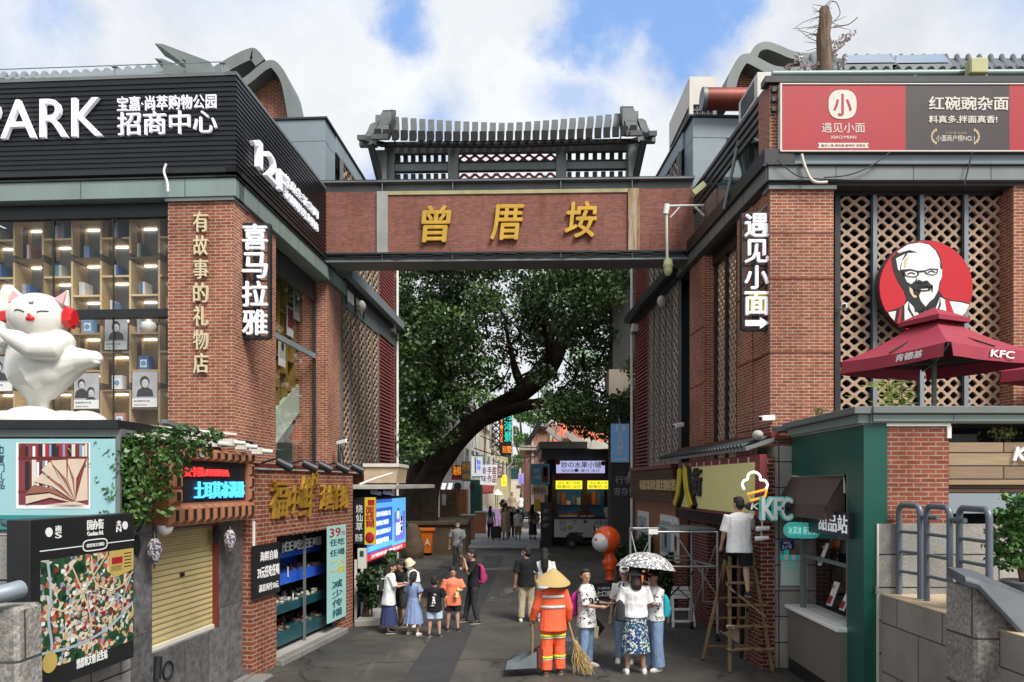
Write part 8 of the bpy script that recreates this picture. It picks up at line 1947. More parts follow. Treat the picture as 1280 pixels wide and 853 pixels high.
 def shirt(key, hem, k=1.10, sl=.75, slr=.038, flare=1.08, name='shirt', loose=1.0, nk=True):
  f = MB(); f.M = M; rings = []
  for z, rx, ry in base:
   if z < hem-.02: continue
   rings.append(ring(z, rx*k+.004, ry*k+.008))
  zs_ = [z for z, _, _ in base if z >= hem-.02]
  fr_ = [ring(hem, .100*k*loose+.004,.074*k*loose+.008)] if zs_[0] > hem+.015 else []
  rings = fr_+rings
  if loose > 1:
   zt_ = shz_-.115; r0, r1 = .100*k*loose, .094*k*loose**.4; rings = [ring(hem+(zt_-hem)*q, r0+(r1-r0)*q+.003*math.sin(9*q),(.078*k*loose)+(.070*k-.078*k*loose)*q+.004*math.cos(7*q)) for q in (0,.2,.4,.6,.8,1)]
   rings += [ring(z, rx*k+.004, ry*k+.008) for z, rx, ry in base if z > zt_+.01]
  if not nk: rings = rings[:-1]
  f.loft(rings); sleeve(f, sl, slr, flare); return remesh(name, f, .0105, t, key, 2)
 def trousers(key, length=1.0, r0=.062, r1=.043, r2=.036, name='trousers'):
  f = MB(); f.M = M; f.loft([ring(hipz-.05,.085,.068), ring(hipz, .104,.078), ring(hipz+.05,.097,.074), ring(hipz+.085,.088,.068)])
  for s_, k in ((1, 'L'),(-1, 'R')):
   Hp, K, A = sc(J['h'+k]), sc(J['k'+k]), sc(J['a'+k])+V3((0,0,.0*h)); pts = [Hp+V3((0,0,.0)), Hp.lerp(K, .5)]; rr = [r0,(r0+r1)/2]
   if length <= .55: pts.append(Hp.lerp(K, length/.55*.98)); rr.append(r1)
   else: q_ = (length-.55)/.45; pts += [K, K.lerp(A, .5*q_), K.lerp(A, .98*q_)]; rr += [r1,(r1+r2)/2, r2]
   f.tube(pts, [q*h for q in rr],14)
  return remesh(name, f, .0105, t, key, 2)
 def skirt(key, z1, z0_, r1, r0, pleat=10, amp=.05, name='skirt', cy=0):
  f = MB(); f.M = M; n = 64; rows = []
  for j in range(9):
   q_ = j/8; z = z1+(z0_-z1)*q_; r = r1+(r0-r1)*q_**.85
   rows.append([sc((r*math.cos(a)*(1+amp*q_*math.sin(pleat*a+1.3*math.sin(a*2))), cy+r*.86*math.sin(a)*(1+amp*q_*math.sin(pleat*a)), z)) for a in [2*math.pi*i/n for i in range(n)]])
  f.mat(key).loft(rows, True, True); return f.build(name, t)
 api = dict(t=t, h=h, M=M, J=J, sc=sc, up=up, hd=hd, ring=ring, base=base, Rl=Rl, Rh=Rh, hs=hs, hipz=hipz, shz=shz_, Y=Y, x=x0)
 if top_: shirt(**top_)
 if bottom:
  if 'z1' in bottom: skirt(**bottom)
  else: trousers(**bottom)
 # shoes
 if shoes:
  for s_, k in ((1, 'L'),(-1, 'R')):
   A = sc(J['a'+k]); f = MB(); f.M = M; f.mat(shoes)
   zb_ = A.z-.047*h
   f.loft([[V3((A.x+s_*.006*h+w_*h*math.cos(a), A.y+yy*h+.0*math.sin(a), zb_+max(0.0, hh*h*(.5+.5*math.sin(a))))) for a in [2*math.pi*j/10 for j in range(10)]] for yy, w_, hh in ((.036,.012,.03),(.028,.023,.052),(.0,.026,.058),(-.035,.027,.045),(-.075,.029,.034),(-.100,.022,.026),(-.112,.008,.016))], True, True)
   f.mat('sole').loft([[V3((A.x+s_*.006*h+w_*h*1.05*math.cos(a), A.y+yy*h, zb_+(.007*h if math.sin(a) > 0 else 0))) for a in [2*math.pi*(j+.5)/8 for j in range(8)]] for yy, w_ in ((.036,.015),(.0,.027),(-.075,.030),(-.112,.012))], True, False)
   f.build('shoe', t)
 if hat:
  kind, key = hat; f = MB(); f.M = M @ Matrix.Translation(sc(hd((0,.004,.118)))) @ (Rl @ Rh).to_4x4(); q = h*hs; f.mat(key)
  if kind == 'bucket': f.lathe([(.082*q, -.028*q),(.062*q, .0),(.055*q, .04*q),(.045*q, .056*q),(.001,.06*q)],(0,0,0),22)
  if kind == 'wide': f.lathe([(.105*q, -.026*q),(.085*q, -.012*q),(.062*q, -.006*q),(.058*q, .045*q),(.045*q, .062*q),(.001,.066*q)],(0,0,0),24)
  if kind == 'cap': f.lathe([(.056*q, -.015*q),(.057*q, .01*q),(.048*q, .035*q),(.03*q, .048*q),(.001,.052*q)],(0,0,0),20); f.loft([[(-.045*q, -.03*q, -.012*q),(.045*q, -.03*q, -.012*q),(.045*q, -.03*q, -.005*q),(-.045*q, -.03*q, -.005*q)],[(-.03*q, -.105*q, -.02*q),(.03*q, -.105*q, -.02*q),(.03*q, -.105*q, -.014*q),(-.03*q, -.105*q, -.014*q)]], True, True)
  if kind == 'straw': f.lathe([(.165*q, -.055*q),(.162*q, -.050*q),(.10*q, .008*q),(.05*q, .05*q),(.012*q, .078*q),(.001,.08*q)],(0,.0,.0),30)
  f.build('hat', t)
 return api
def backpack(p, heading, label, key, s=1.0, pocket=None, cat='backpack'):
 """rounded pack; p = middle of the side against the back, +y of the pack points away from the wearer"""
 M = Matrix.Translation(p) @ Matrix.Rotation(R(heading),4, 'Z'); t = thing('backpack', label, cat, tuple(Vector(p)-Vector((0,0,.2*s))))
 m = MB(); m.M = M; m.loft([[(w*s*math.copysign(abs(math.cos(a))**.6, math.cos(a)), d*s*.5+d*s*.5*math.copysign(abs(math.sin(a))**.6, math.sin(a)), z*s) for a in [2*math.pi*k/16 for k in range(16)]] for z, w, d in ((-.21,.08,.08),(-.19,.125,.13),(-.08,.135,.15),(.08,.13,.13),(.16,.105,.10),(.205,.06,.06))]); remesh('bag', m, .012, t, key, 2)
 m = MB(); m.M = M; m.mat(pocket or key).loft([[(w*s*math.cos(a),.145*s+d*s*math.sin(a), z*s) for a in [2*math.pi*k/14 for k in range(14)]] for z, w, d in ((-.17,.07,.02),(-.14,.10,.035),(-.03,.10,.03),(.0,.07,.015))], True, True); m.build('pocket', t)
 m = MB(); m.M = M; m.mat(pocket or key)
 for x in (-.075,.075): m.tube([(x*s, .02*s, .19*s),(x*s, -.05*s, .21*s),(x*s*1.1,-.2*s, .14*s),(x*s*1.3,-.17*s, -.06*s),(x*s*1.2,.0,-.17*s)],.016*s, 6)
 m.tube([(-.03*s, .03*s, .2*s),(0,.03*s, .24*s),(.03*s, .03*s, .2*s)],.01*s, 6); m.build('strap', t)
 return t
def held(name, label, cat, mb, bevel=0): return tag(mb.build(name, bevel=bevel), label, cat)
ST = dict(L=((.0,-.045,-.222),(.004,-.02,-.452)), R=((.0,.03,-.222),(-.004,.11,-.445)))    # mid stride
# --- group by the brick shop
a = person('woman in white overshirt and long navy skirt looking down beside the potted shrubs', 486,791,703,100, female=True, hair='bob', lean=4, head=(0,-14 if False else 12), top_=dict(key='c_white', hem=.40, k=1.16, sl=1.0, slr=.042, loose=1.16), bottom=dict(key='c_navy', z1=.60, z0_=.115, r1=.078, r2=0) if False else dict(key='c_navy', z1=.58, z0_=.12, r1=.08, r0=.145, pleat=12, amp=.05), arms=dict(R=((-.02,-.07,-.15),(.02,-.19,-.14)), L=((.02,-.07,-.15),(-.01,-.19,-.13))), shoes='shoe_black', face=False)
backpack(a['M'] @ a['sc']((0,.085,.68)),100, 'small black and white backpack worn by the woman in the navy skirt', 'c_charcoal', .62, 'c_white')
b = person('person in black top and black shorts half hidden behind the navy skirt woman', 502,783,702,-55, female=True, hair='long', head=(0,14), top_=dict(key='c_black', hem=.46, sl=.8), bottom=dict(key='c_charcoal', length=.50, r0=.066, r1=.06), arms=dict(R=((-.03,-.06,-.15),(.03,-.15,-.10)), L=((.03,-.05,-.16),(-.01,-.15,-.13))), skin='skin_b')
p = b['M'] @ b['sc']((-.02,-.16,.60)); m = MB().mat('mask_white'); lump(m, (p.x-.02, p.y-.12, p.z-.12),(.13,.11,.2),5,14,10); m.tube([p+Vector((-.02,-.1,.05)), p+Vector((0,-.06,.13))],.012,5)
held('plastic_bag', 'white plastic bag held between the navy skirt woman and the bucket hat', 'bag', m)
c = person('person in cream bucket hat, white T-shirt and yellow trousers looking down', 518,783,699,-45, female=True, hair='short', lean=8, head=(0,22), top_=dict(key='c_white', hem=.44, k=1.12, sl=.85, slr=.042, loose=1.08), bottom=dict(key='c_yellow', length=.98, r0=.062, r1=.052, r2=.05), hat=('bucket', 'c_cream'), arms=dict(R=((-.03,-.05,-.16),(.01,-.15,-.2)), L=((.035,.0,-.17),(.03,-.09,-.30))), shoes='shoe_white', mask=True, face=False)
d = person('girl in pale blue tiered dress seen from behind', 517,794,716,150, female=True, child=True, hair='pony', head=(18,6), top_=dict(key='c_bluedress', hem=.50, k=1.10, sl=.7, slr=.046, flare=1.2), bottom=dict(key='c_bluedress', z1=.60, z0_=.20, r1=.085, r0=.175, pleat=14, amp=.06), shoes='shoe_white', face=False, legs=dict(L=((.02,-.005,-.21),(.03,.015,-.438)), R=((-.02,-.005,-.21),(-.035,.01,-.438))), arms=dict(L=((.05,-.03,-.15),(.03,-.12,-.22)), R=((-.05,-.02,-.15),(-.03,-.11,-.23))))
m = MB(); m.M = d['M']; m.mat('c_bluedress'); h_ = d['h']; m.loft([[(r*h_*math.cos(x), r*.86*h_*math.sin(x), z*h_) for x in [2*math.pi*k/40 for k in range(40)]] for z, r in ((.35,.142),(.338,.150),(.326,.146))], False); m.build('dress_tier', d['t'])
e = person('boy in black bear print T-shirt and light blue shorts, back turned', 543,796,721,178, child=True, hair='short', top_=dict(key='c_black', hem=.42, k=1.15, sl=.95, slr=.05, loose=1.15, flare=1.1), bottom=dict(key='c_lightdenim', length=.47, r0=.076, r1=.074), shoes='shoe_black', face=False, legs=dict(L=((.022,-.005,-.22),(.035,.01,-.438)), R=((-.022,-.005,-.22),(-.035,.01,-.438))), arms=dict(L=((.06,.0,-.14),(.065,-.05,-.27)), R=((-.06,.0,-.14),(-.065,-.05,-.27))))
m = MB(); m.M = e['M']; m.mat('c_white'); hh = e['h']; yb = .107*hh
for (x, z, rx, rz) in ((0,.655,.022,.020),(0,.61,.026,.034),(-.014,.675,.008,.008),(.014,.675,.008,.008),(-.02,.57,.012,.02),(.018,.57,.012,.02)): m.ell((x*hh, yb-.012, z*hh),(rx*hh, .012, rz*hh),12,8)
m.box(-.045*hh, .0, yb-.004, yb+.004,.72*hh, .728*hh); m.box(-.05*hh, -.01*hh, yb-.004, yb+.004,.705*hh, .712*hh); m.box(-.01*hh, .045*hh, yb-.006, yb+.002,.525*hh, .540*hh); m.build('shirt_print', e['t'])
f = person('boy in coral orange T-shirt and black shorts facing the camera', 566,788,709.5,6, child=True, hair='fringe', top_=dict(key='c_orange', hem=.40, k=1.14, sl=.95, slr=.05, loose=1.18, flare=1.1), bottom=dict(key='c_black', length=.44, r0=.074, r1=.07), shoes='shoe_black', legs=dict(L=((.018,-.01,-.22),(.028,-.03,-.438)), R=((-.018,-.005,-.22),(-.03,.01,-.438))), arms=dict(L=((.055,-.03,-.14),(-.03,-.12,-.17)), R=((-.05,.0,-.15),(-.02,-.10,-.23))))
p = f['M'] @ f['sc']((.06,-.135,.60)); m = MB().mat('c_yellow').tube([p+Vector((.02,0,.06)), p+Vector((-.01,-.02,-.07))],[.035,.045],10).ell(p+Vector((.03,-.01,.08)),.045,10,8)
held('soft_toy', 'small yellow green toy held by the boy in the orange T-shirt', 'toy', m)
g_ = person('man in black T-shirt and trousers holding a hand to his face', 592,779,687,-72, hair='short', lean=3, head=(0,10), top_=dict(key='c_black', hem=.47, sl=.85, slr=.042), bottom=dict(key='c_charcoal', length=1.0, r0=.062, r1=.043, r2=.033), skin='skin_b', legs=dict(L=((.0,-.01,-.222),(.02,.035,-.45)), R=((-.01,-.06,-.215),(-.02,-.10,-.445))), arms=dict(R=((-.01,-.10,-.13),(.05,-.13,.03)), L=((.02,-.10,-.13),(-.04,-.13,.02))))
backpack(g_['M'] @ g_['sc']((0,.075,.665)),-72, 'magenta backpack on the man holding a hand to his face', 'maroon' if False else 'pack_magenta', .98) if 'pack_magenta' in MATS else (cloth('pack_magenta', (.36,.035,.14)), backpack(g_['M'] @ g_['sc']((0,.075,.665)),-72, 'magenta backpack on the man holding a hand to his face', 'pack_magenta', .98))
hq = person('man in grey T-shirt and camouflage trousers walking forward with a phone', 572,712,652,8, hair='short', top_=dict(key='c_grey', hem=.46, sl=.85, slr=.042, k=1.12), bottom=dict(key='c_camo', length=.97, r0=.064, r1=.05, r2=.042), shoes='shoe_white', mask=True, face=True, legs=ST, arms=dict(L=((.03,-.03,-.165),(-.03,-.15,-.16)), R=((-.05,.02,-.165),(-.06,.02,-.31))))
p = hq['M'] @ hq['sc']((.045,-.20,.66)); m = MB().mat('black').box(p.x-.035, p.x+.035, p.y-.006, p.y+.006, p.z-.06, p.z+.06); held('phone', 'dark phone held by the man in the grey T-shirt', 'phone', m)
# --- couple walking away
i_ = person('man in black polo shirt, khaki trousers and white mask walking away', 658,777,684,182, hair='short', head=(-62 if False else 55,0), top_=dict(key='c_black', hem=.47, k=1.13, sl=.9, slr=.044, loose=1.05), bottom=dict(key='c_khaki', length=1.0, r0=.066, r1=.052, r2=.044), shoes='shoe_white', mask=True, legs=dict(L=((.01,.0,-.222),(.02,.03,-.45)), R=((-.005,-.03,-.222),(-.01,.0,-.452))), skin='skin_b')
j_ = person('woman with long black hair in white T-shirt walking away behind the straw hat', 681,777,686,176, female=True, hair='long', top_=dict(key='c_white', hem=.46, k=1.12, sl=.85, slr=.045, loose=1.05, flare=1.2), bottom=dict(key='c_lightdenim', length=1.0, r0=.06, r1=.048, r2=.044), shoes='shoe_white', face=False)
p = j_['M'] @ j_['sc']((.085,-.01,.60)); m = MB().mat('c_camel'); m.ell(p, (.09,.07,.11),12,8); m.tube([p+Vector((0,0,.1)), p+Vector((.02,.05,.32))],.012,5); held('shoulder_bag', 'tan shoulder bag at the hip of the long haired woman', 'bag', m)
# --- street sweeper
def straw():
 m, N, L, B = _new('straw'); v = _vec(N, L); w = N.new('ShaderNodeTexWave'); w.inputs['Scale'].default_value = 22; w.inputs['Distortion'].default_value = 3; L.new(v, w.inputs['Vector'])
 L.new(_ramp(N, L, w.outputs['Fac'],((.2,(.40,.27,.09)),(.8,(.72,.54,.24)))), B.inputs['Base Color']); B.inputs['Roughness'].default_value = .8; _bump(N, L, B, w.outputs['Fac'],.6,.02)
straw()
k_ = person('street sweeper in orange reflective uniform and conical straw hat, back turned', 691,843,716,186, hair='short', lean=5, h=1.60, head=(6,-16), top_=dict(key='c_safety', hem=.43, k=1.20, sl=1.92, slr=.050, loose=1.16, flare=1.1, name='jacket'), bottom=dict(key='c_safety', length=1.0, r0=.074, r1=.062, r2=.056), shoes='shoe_brown', face=False, hat=('straw', 'straw'), skin='skin_b',
 legs=dict(L=((.012,.015,-.222),(.02,.05,-.45)), R=((-.015,-.03,-.222),(-.02,-.01,-.452))), arms=dict(L=((.055,-.005,-.165),(.085,-.06,-.29)), R=((-.055,.0,-.165),(-.055,-.06,-.30))))
hh = k_['h']
def band(api, z, rx, ry, key, hgt, name, cx=0, cy=0, lean=True):
 m = MB(); m.M = api['M']; n = 28
 f_ = api['up'] if lean else (lambda p: V3(p))
 m.mat(key).loft([[api['sc'](f_((cx+rx*k*math.cos(a), cy+ry*k*math.sin(a), z+dz))) for a in [2*math.pi*j/n for j in range(n)]] for dz, k in ((-hgt/2,.985),(-hgt/2,1.0),(hgt/2,1.0),(hgt/2,.985))], False); m.build(name, api['t'])
MB_h = k_
for z, rx, ry in ((.765,.128,.097),(.665,.128,.099)): band(k_, z, rx, ry, 'c_band', .028, 'reflective_band')
band(k_, .445,.128,.104, 'c_band', .03, 'reflective_band')
for s_, kk_ in ((1, 'L'),(-1, 'R')):
 H_, K_, A_ = k_['J']['h'+kk_], k_['J']['k'+kk_], k_['J']['a'+kk_]
 for q_, r in ((.50,.073),(1.42,.063)):
  c_ = H_.lerp(K_, q_) if q_ < 1 else K_.lerp(A_, q_-1); band(k_, c_.z, r, r, 'c_lime', .026, 'reflective_band', c_.x, c_.y, False); band(k_, c_.z-.02, r-.001, r-.001, 'c_band', .012, 'reflective_band', c_.x, c_.y, False)
Wl, Wr = k_['M'] @ k_['sc'](k_['J']['wL']), k_['M'] @ k_['sc'](k_['J']['wR'])           # heading ~180: L is on the viewer's left
t = thing('dustpan', 'long handled metal dustpan resting at the left of the sweeper', 'dustpan', (Wl.x, Wl.y, 0)); bx, by = Wl.x+.0, Wl.y-.05
mat('wood_pole', (.40,.24,.10),.6,0,.2,8); mat('pan_metal', (.22,.25,.27),.35,.5,.3,5)
MB().mat('wood_pole').tube([(bx, by, .12),(bx+.01, by+.02,.70)],.014,8).tube([(Wl.x, Wl.y, .68),(Wl.x+.0, Wl.y, .80)],.014,8).build('handle', t)
MB().mat('pan_metal').add([(bx+.06, by-.22,.22),(bx+.08, by+.12,.22),(bx+.08, by+.12,.40),(bx+.06, by-.22,.40),(bx-.42, by-.32,.14),(bx-.40, by+.14,.16),(bx+.06, by-.22,.14),(bx+.08, by+.12,.14)],[(6,4,5,7),(6,7,2,3),(4,6,3),(5,2,7),(7,5,4,6)]).build('pan', t)
MB().mat('rust').box(bx+.085, bx+.16, by-.18, by+.1,.13,.42).build('back_plate', t)
t = thing('straw_broom', 'yellow straw broom in the right hand of the sweeper', 'broom', (Wr.x+.2, Wr.y, 0)); a0 = Wr+Vector((0,-.02,.03)); b0 = Vector((Wr.x+.11, Wr.y-.10,.45)); c0 = Vector((Wr.x+.27, Wr.y-.25,.03))
MB().mat('wood_pole').tube([a0+Vector((-.03,.02,.1)), b0],.014,8).build('handle', t)
m = MB().mat('straw'); rg = random.Random(1)
for k in range(130): e_ = c0+Vector((rg.gauss(0,.07), rg.gauss(0,.05), rg.uniform(-.03,.12))); md = b0.lerp(e_, .45)+Vector((rg.gauss(.01,.03), rg.gauss(0,.02),0)); e_.z = max(e_.z, .012); m.tube([b0+Vector((rg.gauss(0,.012), rg.gauss(0,.012), rg.uniform(-.02,.08))), md, e_],[.006,.005,.003],4)
m.build('bristles', t); MB().mat('wood_pole').tube([b0+Vector((-.01,0,.05)), b0+Vector((.01,-.01,-.02))],.03,8).build('binding', t)
# --- talking women
l_ = person('woman in white shirt with large black numbers and jeans turning to the camera', 733,834,712,62, female=True, hair='bun', head=(-48,0), top_=dict(key='c_print', hem=.42, k=1.16, sl=1.0, slr=.045, loose=1.12, flare=1.1), bottom=dict(key='c_denim', length=1.0, r0=.062, r1=.05, r2=.042), shoes='shoe_white', arms=dict(R=((-.02,-.05,-.165),(.0,-.20,-.17)), L=((.03,-.05,-.165),(.02,-.20,-.165))), legs=dict(L=((.005,-.01,-.222),(.01,.0,-.452)), R=((-.005,.0,-.222),(-.012,.03,-.45))))
m = MB(); m.M = l_['M']; hh = l_['h']; m.mat('c_black')
fr_ = MB(); fr_.M = Matrix.Translation((l_['x'], l_['Y'],0)) @ Matrix.Rotation(R(22),4, 'Z'); fr_.mat('c_black').text('05', -.045*hh, .085*hh, .655*hh, .725*hh, -.112*hh, .012,.03); fr_.build('shirt_number', l_['t'])
cloth('pack_pink', (.50,.03,.30)); backpack(l_['M'] @ l_['sc']((0,.085,.645)),62, 'bright magenta backpack on the woman in the number shirt', 'pack_pink', .95, 'pack_magenta')
p = l_['M'] @ l_['sc']((.12,-.05,.40)); m = MB().mat('c_black').prism([(p.x+.02, p.y, p.z+.14),(p.x+.16, p.y, p.z-.02),(p.x+.06, p.y, p.z-.16),(p.x-.1, p.y, p.z-.1)],(0,.05,0)); m.mat('c_cream').prism([(p.x-.12, p.y-.015, p.z+.02),(p.x+.06, p.y-.015, p.z+.0),(p.x+.04, p.y-.015, p.z-.2),(p.x-.12, p.y-.015, p.z-.14)],(0,.012,0)); held('tote_bag', 'black and cream tote bag beside the jeans of the number shirt woman', 'bag', m)
n_ = person('woman in white T-shirt, speckled blue skirt and black hat, back turned', 794,842,710,182, female=True, hair='bob', hair_key='hair_brown', top_=dict(key='c_white', hem=.54, k=1.14, sl=.9, slr=.045, loose=1.08, flare=1.15), bottom=dict(key='c_floral', z1=.60, z0_=.21, r1=.092, r0=.135, pleat=7, amp=.05), shoes='shoe_white', face=False, hat=('wide', 'c_black'), legs=dict(L=((.01,-.008,-.225),(.025,.01,-.453)), R=((-.01,-.008,-.225),(-.025,.01,-.453))), skin='skin_b', arms=dict(L=((.045,-.02,-.16),(.04,-.11,-.26)), R=((-.045,-.03,-.16),(-.10,-.10,-.21))))
p = n_['M'] @ n_['sc']((.145,.02,.60)); m = MB(); m.loft([[p+Vector((w*math.cos(a), w*.9*math.sin(a), z)) for a in [2*math.pi*k/14 for k in range(14)]] for z, w in ((-.17,.05),(-.15,.085),(.0,.08),(.14,.05),(.20,.015))]); sb_ = thing('shoulder_bag', 'dark grey shoulder bag on the woman in the speckled skirt', 'bag', (p.x, p.y, p.z-.2)); remesh('bag', m, .012, sb_, 'c_charcoal', 2); MB().mat('c_charcoal').tube([p+Vector((0,0,.18)), p+Vector((.05,.02,.38)), p+Vector((.07,.1,.42))],.014,6).build('strap', sb_)
o_ = person('woman in white and black cap and sunglasses, mostly hidden behind the speckled skirt', 781,828,709,-12, female=True, hair='short', top_=dict(key='c_print', hem=.46, sl=.9), bottom=dict(key='c_denim', length=1.0), shoes='shoe_white', hat=('cap', 'c_white'), shades=True)
q_ = person('woman in patterned blouse and wide jeans holding the patterned umbrella', 817,837,713,-62, female=True, hair='short', head=(0,4), top_=dict(key='c_print', hem=.50, k=1.14, sl=1.0, slr=.045, loose=1.1), bottom=dict(key='c_denim', length=1.02, r0=.068, r1=.062, r2=.066), shoes='shoe_white', hat=('cap', 'c_black'), mask=False, shades=True, arms=dict(R=((-.03,-.07,-.15),(.02,-.19,-.07)), L=((.03,-.07,-.15),(-.02,-.18,-.08))), skin='skin_b')
cloth('pack_turquoise', (.02,.38,.46)); backpack(q_['M'] @ q_['sc']((0,.085,.64)),-62, 'turquoise backpack on the woman under the patterned umbrella', 'pack_turquoise', .95)
um = thing('patterned_umbrella', 'open grey and white patterned umbrella above the talking women', 'umbrella', (PX(810,12),12,1.3)); ucx, ucy, uz_ = PX(808.5,12.0),11.95, PZ(690,12)
Mu = Matrix.Translation((ucx, ucy, uz_)) @ Matrix.Rotation(R(6),4, 'Y') @ Matrix.Rotation(R(-6),4, 'X'); n = 48
def urow(r, z, sc_): return [(r*(1-sc_*abs(math.sin(4*a)))*math.cos(a), r*(1-sc_*abs(math.sin(4*a)))*math.sin(a), z) for a in [2*math.pi*k/n for k in range(n)]]
m = MB(); m.M = Mu; m.mat('c_umbrella').loft([urow(.02,0,0), urow(.16,-.02,0), urow(.30,-.075,.01), urow(.41,-.16,.03), urow(.485,-.265,.05)], False); m.mat('c_black').loft([urow(.48,-.268,.05), urow(.40,-.165,.03), urow(.29,-.08,.01), urow(.02,-.006,0)], False); m.build('canopy', um)
m = MB(); m.M = Mu; m.mat('steel_grey').tube([(0,0,.05),(0,0,-.55)],.008,6)
for k in range(8): a = 2*math.pi*k/8; m.tube([(0,0,-.015),(.3*math.cos(a),.3*math.sin(a),-.085),(.48*math.cos(a),.48*math.sin(a),-.27)],.004,4)
m.build('frame', um); m = MB(); m.M = Mu; m.mat('black').tube([(0,0,-.55),(0,0,-.68)],.016,8); m.build('grip', um)
p = P(802,718,11.75); m = MB().mat('sign_orange'); m.loft([[p+Vector((-.07,0,.06)), p+Vector((.05,0,.06)), p+Vector((.05,.02,.06)), p+Vector((-.07,.02,.06))],[p+Vector((-.01,0,-.17)), p+Vector((.01,0,-.17)), p+Vector((.01,.02,-.17)), p+Vector((-.01,.02,-.17))]], True, False); held('orange_scarf', 'bright orange cloth hanging under the patterned umbrella', 'cloth', m)
# --- far people on the pale pavement
def far(label, px, top, Yp, **k): return person(label, px, None, top, k.pop('hd', 180), Y=Yp+1.3, z0=.12, voxel=.013, **k)
far('person in grey top and dark trousers walking away on the far pavement', 613,633,38, hd=175, hair='long', female=True, face=False, top_=dict(key='c_grey', hem=.46), bottom=dict(key='c_charcoal', length=1.0), legs=ST)
far('woman in loose beige dress with cap walking on the far pavement', 632,633.5,37, hd=25, hair='long', female=True, top_=dict(key='c_beige', hem=.40, loose=1.12, sl=1.0), bottom=dict(key='c_beige', z1=.55, z0_=.22, r1=.10, r0=.15), shoes='shoe_black')
far('man in white T-shirt and camel shorts on the far pavement, back turned', 647.5,637,37.2, hd=182, hair='short', face=False, top_=dict(key='c_white', hem=.44, loose=1.1), bottom=dict(key='c_camel', length=.8, r0=.066, r1=.058, r2=.052))
far('woman with long dark hair and black skirt on the far pavement', 666,631,37.4, hd=150, hair='long', female=True, face=False, top_=dict(key='c_brown', hem=.48), bottom=dict(key='c_charcoal', z1=.55, z0_=.12, r1=.09, r0=.13))
far('person in dark clothes beside the beige dress on the far pavement', 639,634,38.5, hd=15, hair='short', top_=dict(key='c_black', hem=.45), bottom=dict(key='c_charcoal', length=1.0))
far('small distant person in pale pink top far down the street', 640,616,58, hd=10, hair='short', top_=dict(key='c_beige', hem=.46), bottom=dict(key='c_charcoal', length=1.0))
far('distant person in white top among the scooters far down the street', 651,618,60, hd=170, hair='short', face=False, top_=dict(key='c_white', hem=.46), bottom=dict(key='c_navy', length=1.0))
Yp = 38.2; x = PX(621, Yp); sc_ = thing('suitcase', 'black wheeled suitcase beside the beige dress on the far pavement', 'suitcase', (x, Yp, .12)); MB().mat('black').box(x-.24, x+.22, Yp-.12, Yp+.12,.2,.82).build('shell', sc_, bevel=.05); MB().mat('steel_dark').tube([(x-.1, Yp+.05,.82),(x-.1, Yp+.05,1.15),(x+.1, Yp+.05,1.15),(x+.1, Yp+.05,.82)],.014,6).build('handle', sc_)
m = MB().mat('black')
for dx in (-.17,.15): m.tube([(x+dx, Yp-.14,.16),(x+dx, Yp+.14,.16)],.04,8)
m.build('wheel', sc_)
p = P(668,652,38.6); m = MB().mat('c_camel').ell(p, (.12,.1,.15),10,8); m.tube([p+Vector((0,0,.1)), p+Vector((-.05,.08,.5))],.015,5); held('shoulder_bag', 'beige bag on the dark haired woman on the far pavement', 'bag', m)
# --- man on the ladder
Yl = 12.05
w_ = person('man in white T-shirt and black shorts standing on the wooden ladder, back turned', 924, None, 621,172, Y=11.95, z0=1.18, h=1.60, hair='short', lean=4, head=(28,2), face=False, top_=dict(key='c_white', hem=.44, k=1.16, sl=.95, slr=.046, loose=1.14, flare=1.15), bottom=dict(key='c_black', length=.48, r0=.074, r1=.07), shoes='shoe_black',
 legs=dict(L=((.03,-.16,-.13),(.02,-.13,-.36)), R=((-.02,-.03,-.215),(-.03,.02,-.45))), arms=dict(L=((.035,-.02,-.17),(.05,-.09,-.31)), R=((-.02,-.10,-.12),(-.0,-.22,-.05))))
# ------------------------------------------------------------------ wooden ladder
planks('ladder_wood', (.26,.17,.085),.5,.75, True)
ld = thing('wooden_ladder', 'rough wooden folding ladder standing before the barbecue shop', 'ladder', (3.75,12,0))
A1, A2 = Vector((PX(912,11.7),11.70,0)), Vector((PX(966,11.75),11.75,0)); B1, B2 = Vector((PX(877.5,12.55),12.55,0)), Vector((PX(931.5,12.6),12.6,0))
T1, T2 = Vector((PX(911,12.1),12.08,1.93)), Vector((PX(938,12.1),12.1,1.93))
for a, b in ((A1, T1+Vector((0,-.03,.04))),(A2, T2+Vector((0,-.03,.04))),(B1, T1+Vector((-.0,.04,0))),(B2, T2+Vector((0,.04,0)))): MB().mat('ladder_wood').bar(a, b, .055,.045).build('rail', ld, bevel=.006)
for z in (.37,.72,1.05,1.40,1.66): q = z/1.93; MB().mat('ladder_wood').bar(A1.lerp(T1, q)+Vector((-.05,-.035,0)), A2.lerp(T2, q)+Vector((.07,-.035,0)),.09,.035).build('rung', ld, bevel=.004)
MB().mat('ladder_wood').bar(T1+Vector((-.02,.01,-.02)), T2+Vector((.05,.01,-.02)),.16,.035).build('top_board', ld, bevel=.004)
for z in (.25,.75,1.1): q = z/1.93; MB().mat('ladder_wood').bar(B1.lerp(T1, q)+Vector((-.03,.03,0)), B2.lerp(T2, q)+Vector((.03,.03,0)),.045,.03).build('rung', ld)
MB().mat('ladder_wood').bar(A1.lerp(T1,.68)+Vector((0,-.06,0)), A2.lerp(T2,.45)+Vector((.03,-.06,0)),.05,.03).build('brace', ld)
MB().mat('off_white').tube([A1.lerp(T1,.37)+Vector((-.05,-.02,0)), A1.lerp(T1,.37)+Vector((.06,-.05,0))],.03,8).build('binding', ld)
